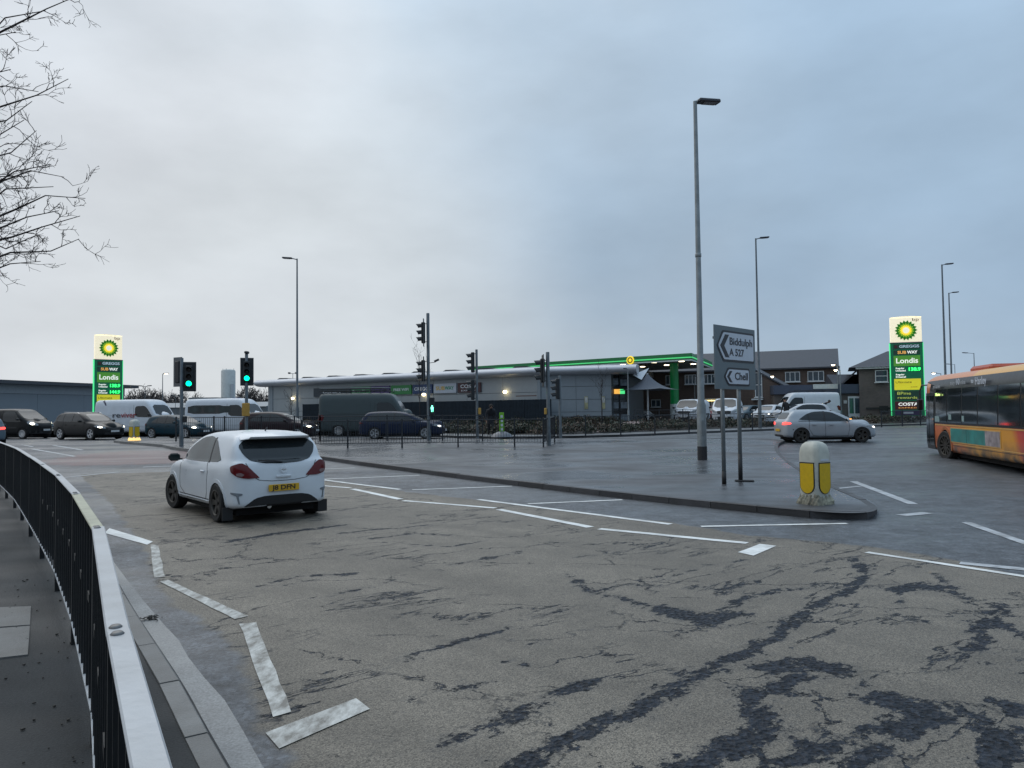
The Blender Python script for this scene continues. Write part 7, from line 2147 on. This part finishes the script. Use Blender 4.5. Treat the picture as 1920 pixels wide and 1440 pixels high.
sapling('young bare tree in front of the shop signs, left of the tallest signal pole', 786, 55, 664, .55, 6, .35, r=.03)
sapling('small bare tree beside the slim lamp column on the left', 546, 58, 738, .55, 8, .6, r=.045)
sapling('small bare tree over the minibus roof, left of the silo', 349, 100, 726, .65, 9, .7, r=.07)
# distant bare woods
def woods(label, spans, seed):
    rnd = random.Random(seed); mb = MB()
    for px0, px1, ptop, Y, n in spans:
        for k in range(n):
            px = rnd.uniform(px0, px1); y = Y + rnd.uniform(-6, 6)
            p = atY(px, ptop + rnd.uniform(-2, 10), y); H = max(p.z - .6, 2)
            for j in range(7):
                a = rnd.uniform(0, 6.28)
                twig(mb, Vector((p.x, y, .6 + H * rnd.uniform(.1, .6))), Vector((math.cos(a) * .6, math.sin(a) * .6, 1)).normalized(), H * .5, .09, 2, rnd, wob=.2, nseg=3, br=4, up=.2, minr=.05, sides=3)
    o = mb.build('woodland', mat('distant_bare_trees', (.075, .065, .062), .9))
    tag(o, label, 'trees', kind='stuff')
woods('line of distant bare trees seen over the vans on the left', [(243, 300, 737, 170, 16), (300, 345, 742, 175, 10), (448, 505, 734, 165, 14), (345, 380, 744, 180, 6)], 3)

# ---- people
def person(label, x, y, z, face, H=1.76, coat=(.012, .013, .018), trousers=(.012, .012, .015), skin=(.30, .17, .12), hair=(.02, .018, .016), bow=0.0, stride=.18, arm=(.05, -.05), bald=False):
    t = thing('person', label, 'person', (x, y, z), face)
    k = H / 1.76
    V = {}; E = []; R_ = {}
    def add(n, co, r, par=None):
        V[n] = Vector(co) * k; R_[n] = r * k
        if par: E.append((par, n))
    b = bow
    add('pelvis', (0, 0, .95), .16); add('waist', (0, -.01 * b, 1.10), .15, 'pelvis'); add('chest', (0, -.05 - .20 * b, 1.34), .18, 'waist'); add('neck', (0, -.06 - .30 * b, 1.50), .065, 'chest')
    add('jaw', (0, -.10 - .40 * b, 1.56 - .03 * b), .07, 'neck'); add('head', (0, -.10 - .42 * b, 1.66 - .05 * b), .098, 'jaw')
    for s, st, ar in ((1, stride, arm[0]), (-1, -stride, arm[1])):
        q = 'l' if s > 0 else 'r'
        add(q + 'hip', (.095 * s, 0, .88), .105, 'pelvis'); add(q + 'knee', (.10 * s, -st * .6 - .04, .49), .068, q + 'hip'); add(q + 'ankle', (.10 * s, -st * .9 + .02, .085), .045, q + 'knee'); add(q + 'toe', (.115 * s, -st * .9 - .15, .04), .038, q + 'ankle')
        add(q + 'sho', (.19 * s, -.04 - .18 * b, 1.40), .078, 'chest'); add(q + 'elb', (.26 * s, -.03 - .1 * b - ar * .5, 1.12), .055, q + 'sho'); add(q + 'wri', (.27 * s, -.09 - ar - .1 * b, .88), .036, q + 'elb'); add(q + 'han', (.26 * s, -.11 - ar * 1.1 - .1 * b, .80), .038, q + 'wri')
    names = list(V); idx = {n: i for i, n in enumerate(names)}
    me = bpy.data.meshes.new('figure'); me.from_pydata([V[n] for n in names], [(idx[a], idx[c]) for a, c in E], [])
    o = obj('figure', me)
    md = o.modifiers.new('skin', 'SKIN'); md.use_smooth_shade = True
    for i, n in enumerate(names):
        sv = me.skin_vertices[0].data[i]; r = R_[n]; sv.radius = (r, r * (.72 if n in ('chest', 'waist', 'pelvis') else 1)); sv.use_root = (n == 'pelvis')
    sb = o.modifiers.new('sub', 'SUBSURF'); sb.levels = 2; sb.render_levels = 2
    bpy.context.view_layer.update()
    m2 = bpy.data.meshes.new_from_object(o.evaluated_get(bpy.context.evaluated_depsgraph_get()))
    bpy.data.objects.remove(o)
    for nm, c in (('coat', coat), ('trousers', trousers), ('skin', skin)):
        m2.materials.append(mat('%s_%s' % (nm, '_'.join(str(int(v * 1000)) for v in c)), c, .8, var=.15))
    for p in m2.polygons:
        c = p.center / k
        if c.z > 1.525 or (abs(c.x) > .17 and c.z < .86 and c.z > .6): p.material_index = 2
        elif c.z < .82 and abs(c.x) < .22: p.material_index = 1
        p.use_smooth = True
    obj('body', m2, t)
    hd = V['head']
    if not bald:
        hm = MB().lathe([(0, .125), (.06, .115), (.10, .07), (.112, .01), (.10, -.04)], 16, M=Matrix.Translation(hd + Vector((0, .018, 0))) @ Matrix.Scale(k, 4))
        hm.build('hair', mat('hair_%s' % int(hair[0] * 1000), hair, .9), t, smooth=True)
    fm = MB().lathe([(0, .03), (.014, .01), (.02, -.01), (0, -.016)], 8, M=Matrix.Translation(hd + Vector((0, -.10, -.015)) * k))
    for s in (-1, 1):
        fm.lathe([(0, .012), (.011, 0), (0, -.012)], 8, M=Matrix.Translation(hd + Vector((s * .036, -.088, .022)) * k))
        fm.box(tuple(hd + Vector((s * .1, .01, 0)) * k), (.018, .035, .06))
    fm.build('face', m2.materials[2], t, smooth=True)
    ct = MB().lathe([(.175, .66), (.19, .80), (.185, .98), (.17, 1.12)], 18, M=Matrix.Scale(.75 * k, 4, (0, 1, 0)) @ Matrix.Scale(k, 4, (1, 0, 0)) @ Matrix.Scale(k, 4, (0, 0, 1)))
    ct.build('coat_skirt', m2.materials[0], t, smooth=True)
    # hands: palm with five fingers
    for q, s in (('l', 1), ('r', -1)):
        h0 = V[q + 'han']; hm = MB()
        hm.box(tuple(h0 + Vector((0, 0, -.03))), (.03, .075, .08), bev=.01)
        for i in range(4):
            y0 = -.03 + .02 * i; L_ = (.06, .072, .068, .05)[i]
            hm.tube([h0 + Vector((0, y0, -.065)), h0 + Vector((-.006 * s, y0, -.065 - L_ * .6)), h0 + Vector((-.022 * s, y0, -.065 - L_))], [.009, .008, .006], 5)
        hm.tube([h0 + Vector((0, -.035, -.02)), h0 + Vector((-.01 * s, -.06, -.05)), h0 + Vector((-.015 * s, -.062, -.08))], [.011, .009, .007], 5)
        hm.build('hand', m2.materials[2], t, smooth=True)
    return t
p = at(916, 824)
person('person in long dark coat and cap walking towards the crossing with head down', p.x, p.y + 4.0, float(ground(44)) + .02, rad(8), 1.80, bow=.6, stride=.16, arm=(.02, .1))
q = atY(1474, 780, 56)
person('bald person in black standing between the parked cars, seen from behind', q.x, 56, FC, rad(200), 1.84, coat=(.014, .014, .016), bald=True, stride=.05)
q = atY(1540, 780, 62)
person('person in black leaning over beside the tall side-on white van', q.x, 62, FC, rad(70), 1.8, bow=1.3, stride=.1, arm=(.3, .3))

# ---- unseen terrace added behind the camera to darken reflections
hb = MB()
rr = random.Random(4)
t = thing('added_terrace', 'row of dark brick houses behind the viewpoint', 'house', (0, -24, 0))
MB().box((0, 0, 2.8), (79, 8, 5.6)).build('wall', M_brick, t)
MB().add([(-40.3, -4.4, 5.55), (40.3, -4.4, 5.55), (40.3, 4.4, 5.55), (-40.3, 4.4, 5.55), (-40.3, 0, 8.6), (40.3, 0, 8.6)], [(0, 1, 5, 4), (2, 3, 4, 5), (0, 4, 3), (1, 2, 5)]).build('roof', M_slate, t)
for k in range(16):
    house_window(t, Matrix.Translation((0, 4.0, 0)) @ Matrix.Rotation(math.pi, 4, 'Z'), -36 + k * 4.8, 4.2, 1.4, 1.3, 2, 1)
    house_window(t, Matrix.Translation((0, 4.0, 0)) @ Matrix.Rotation(math.pi, 4, 'Z'), -36 + k * 4.8, 1.5, 1.8, 1.5, 3, 1)
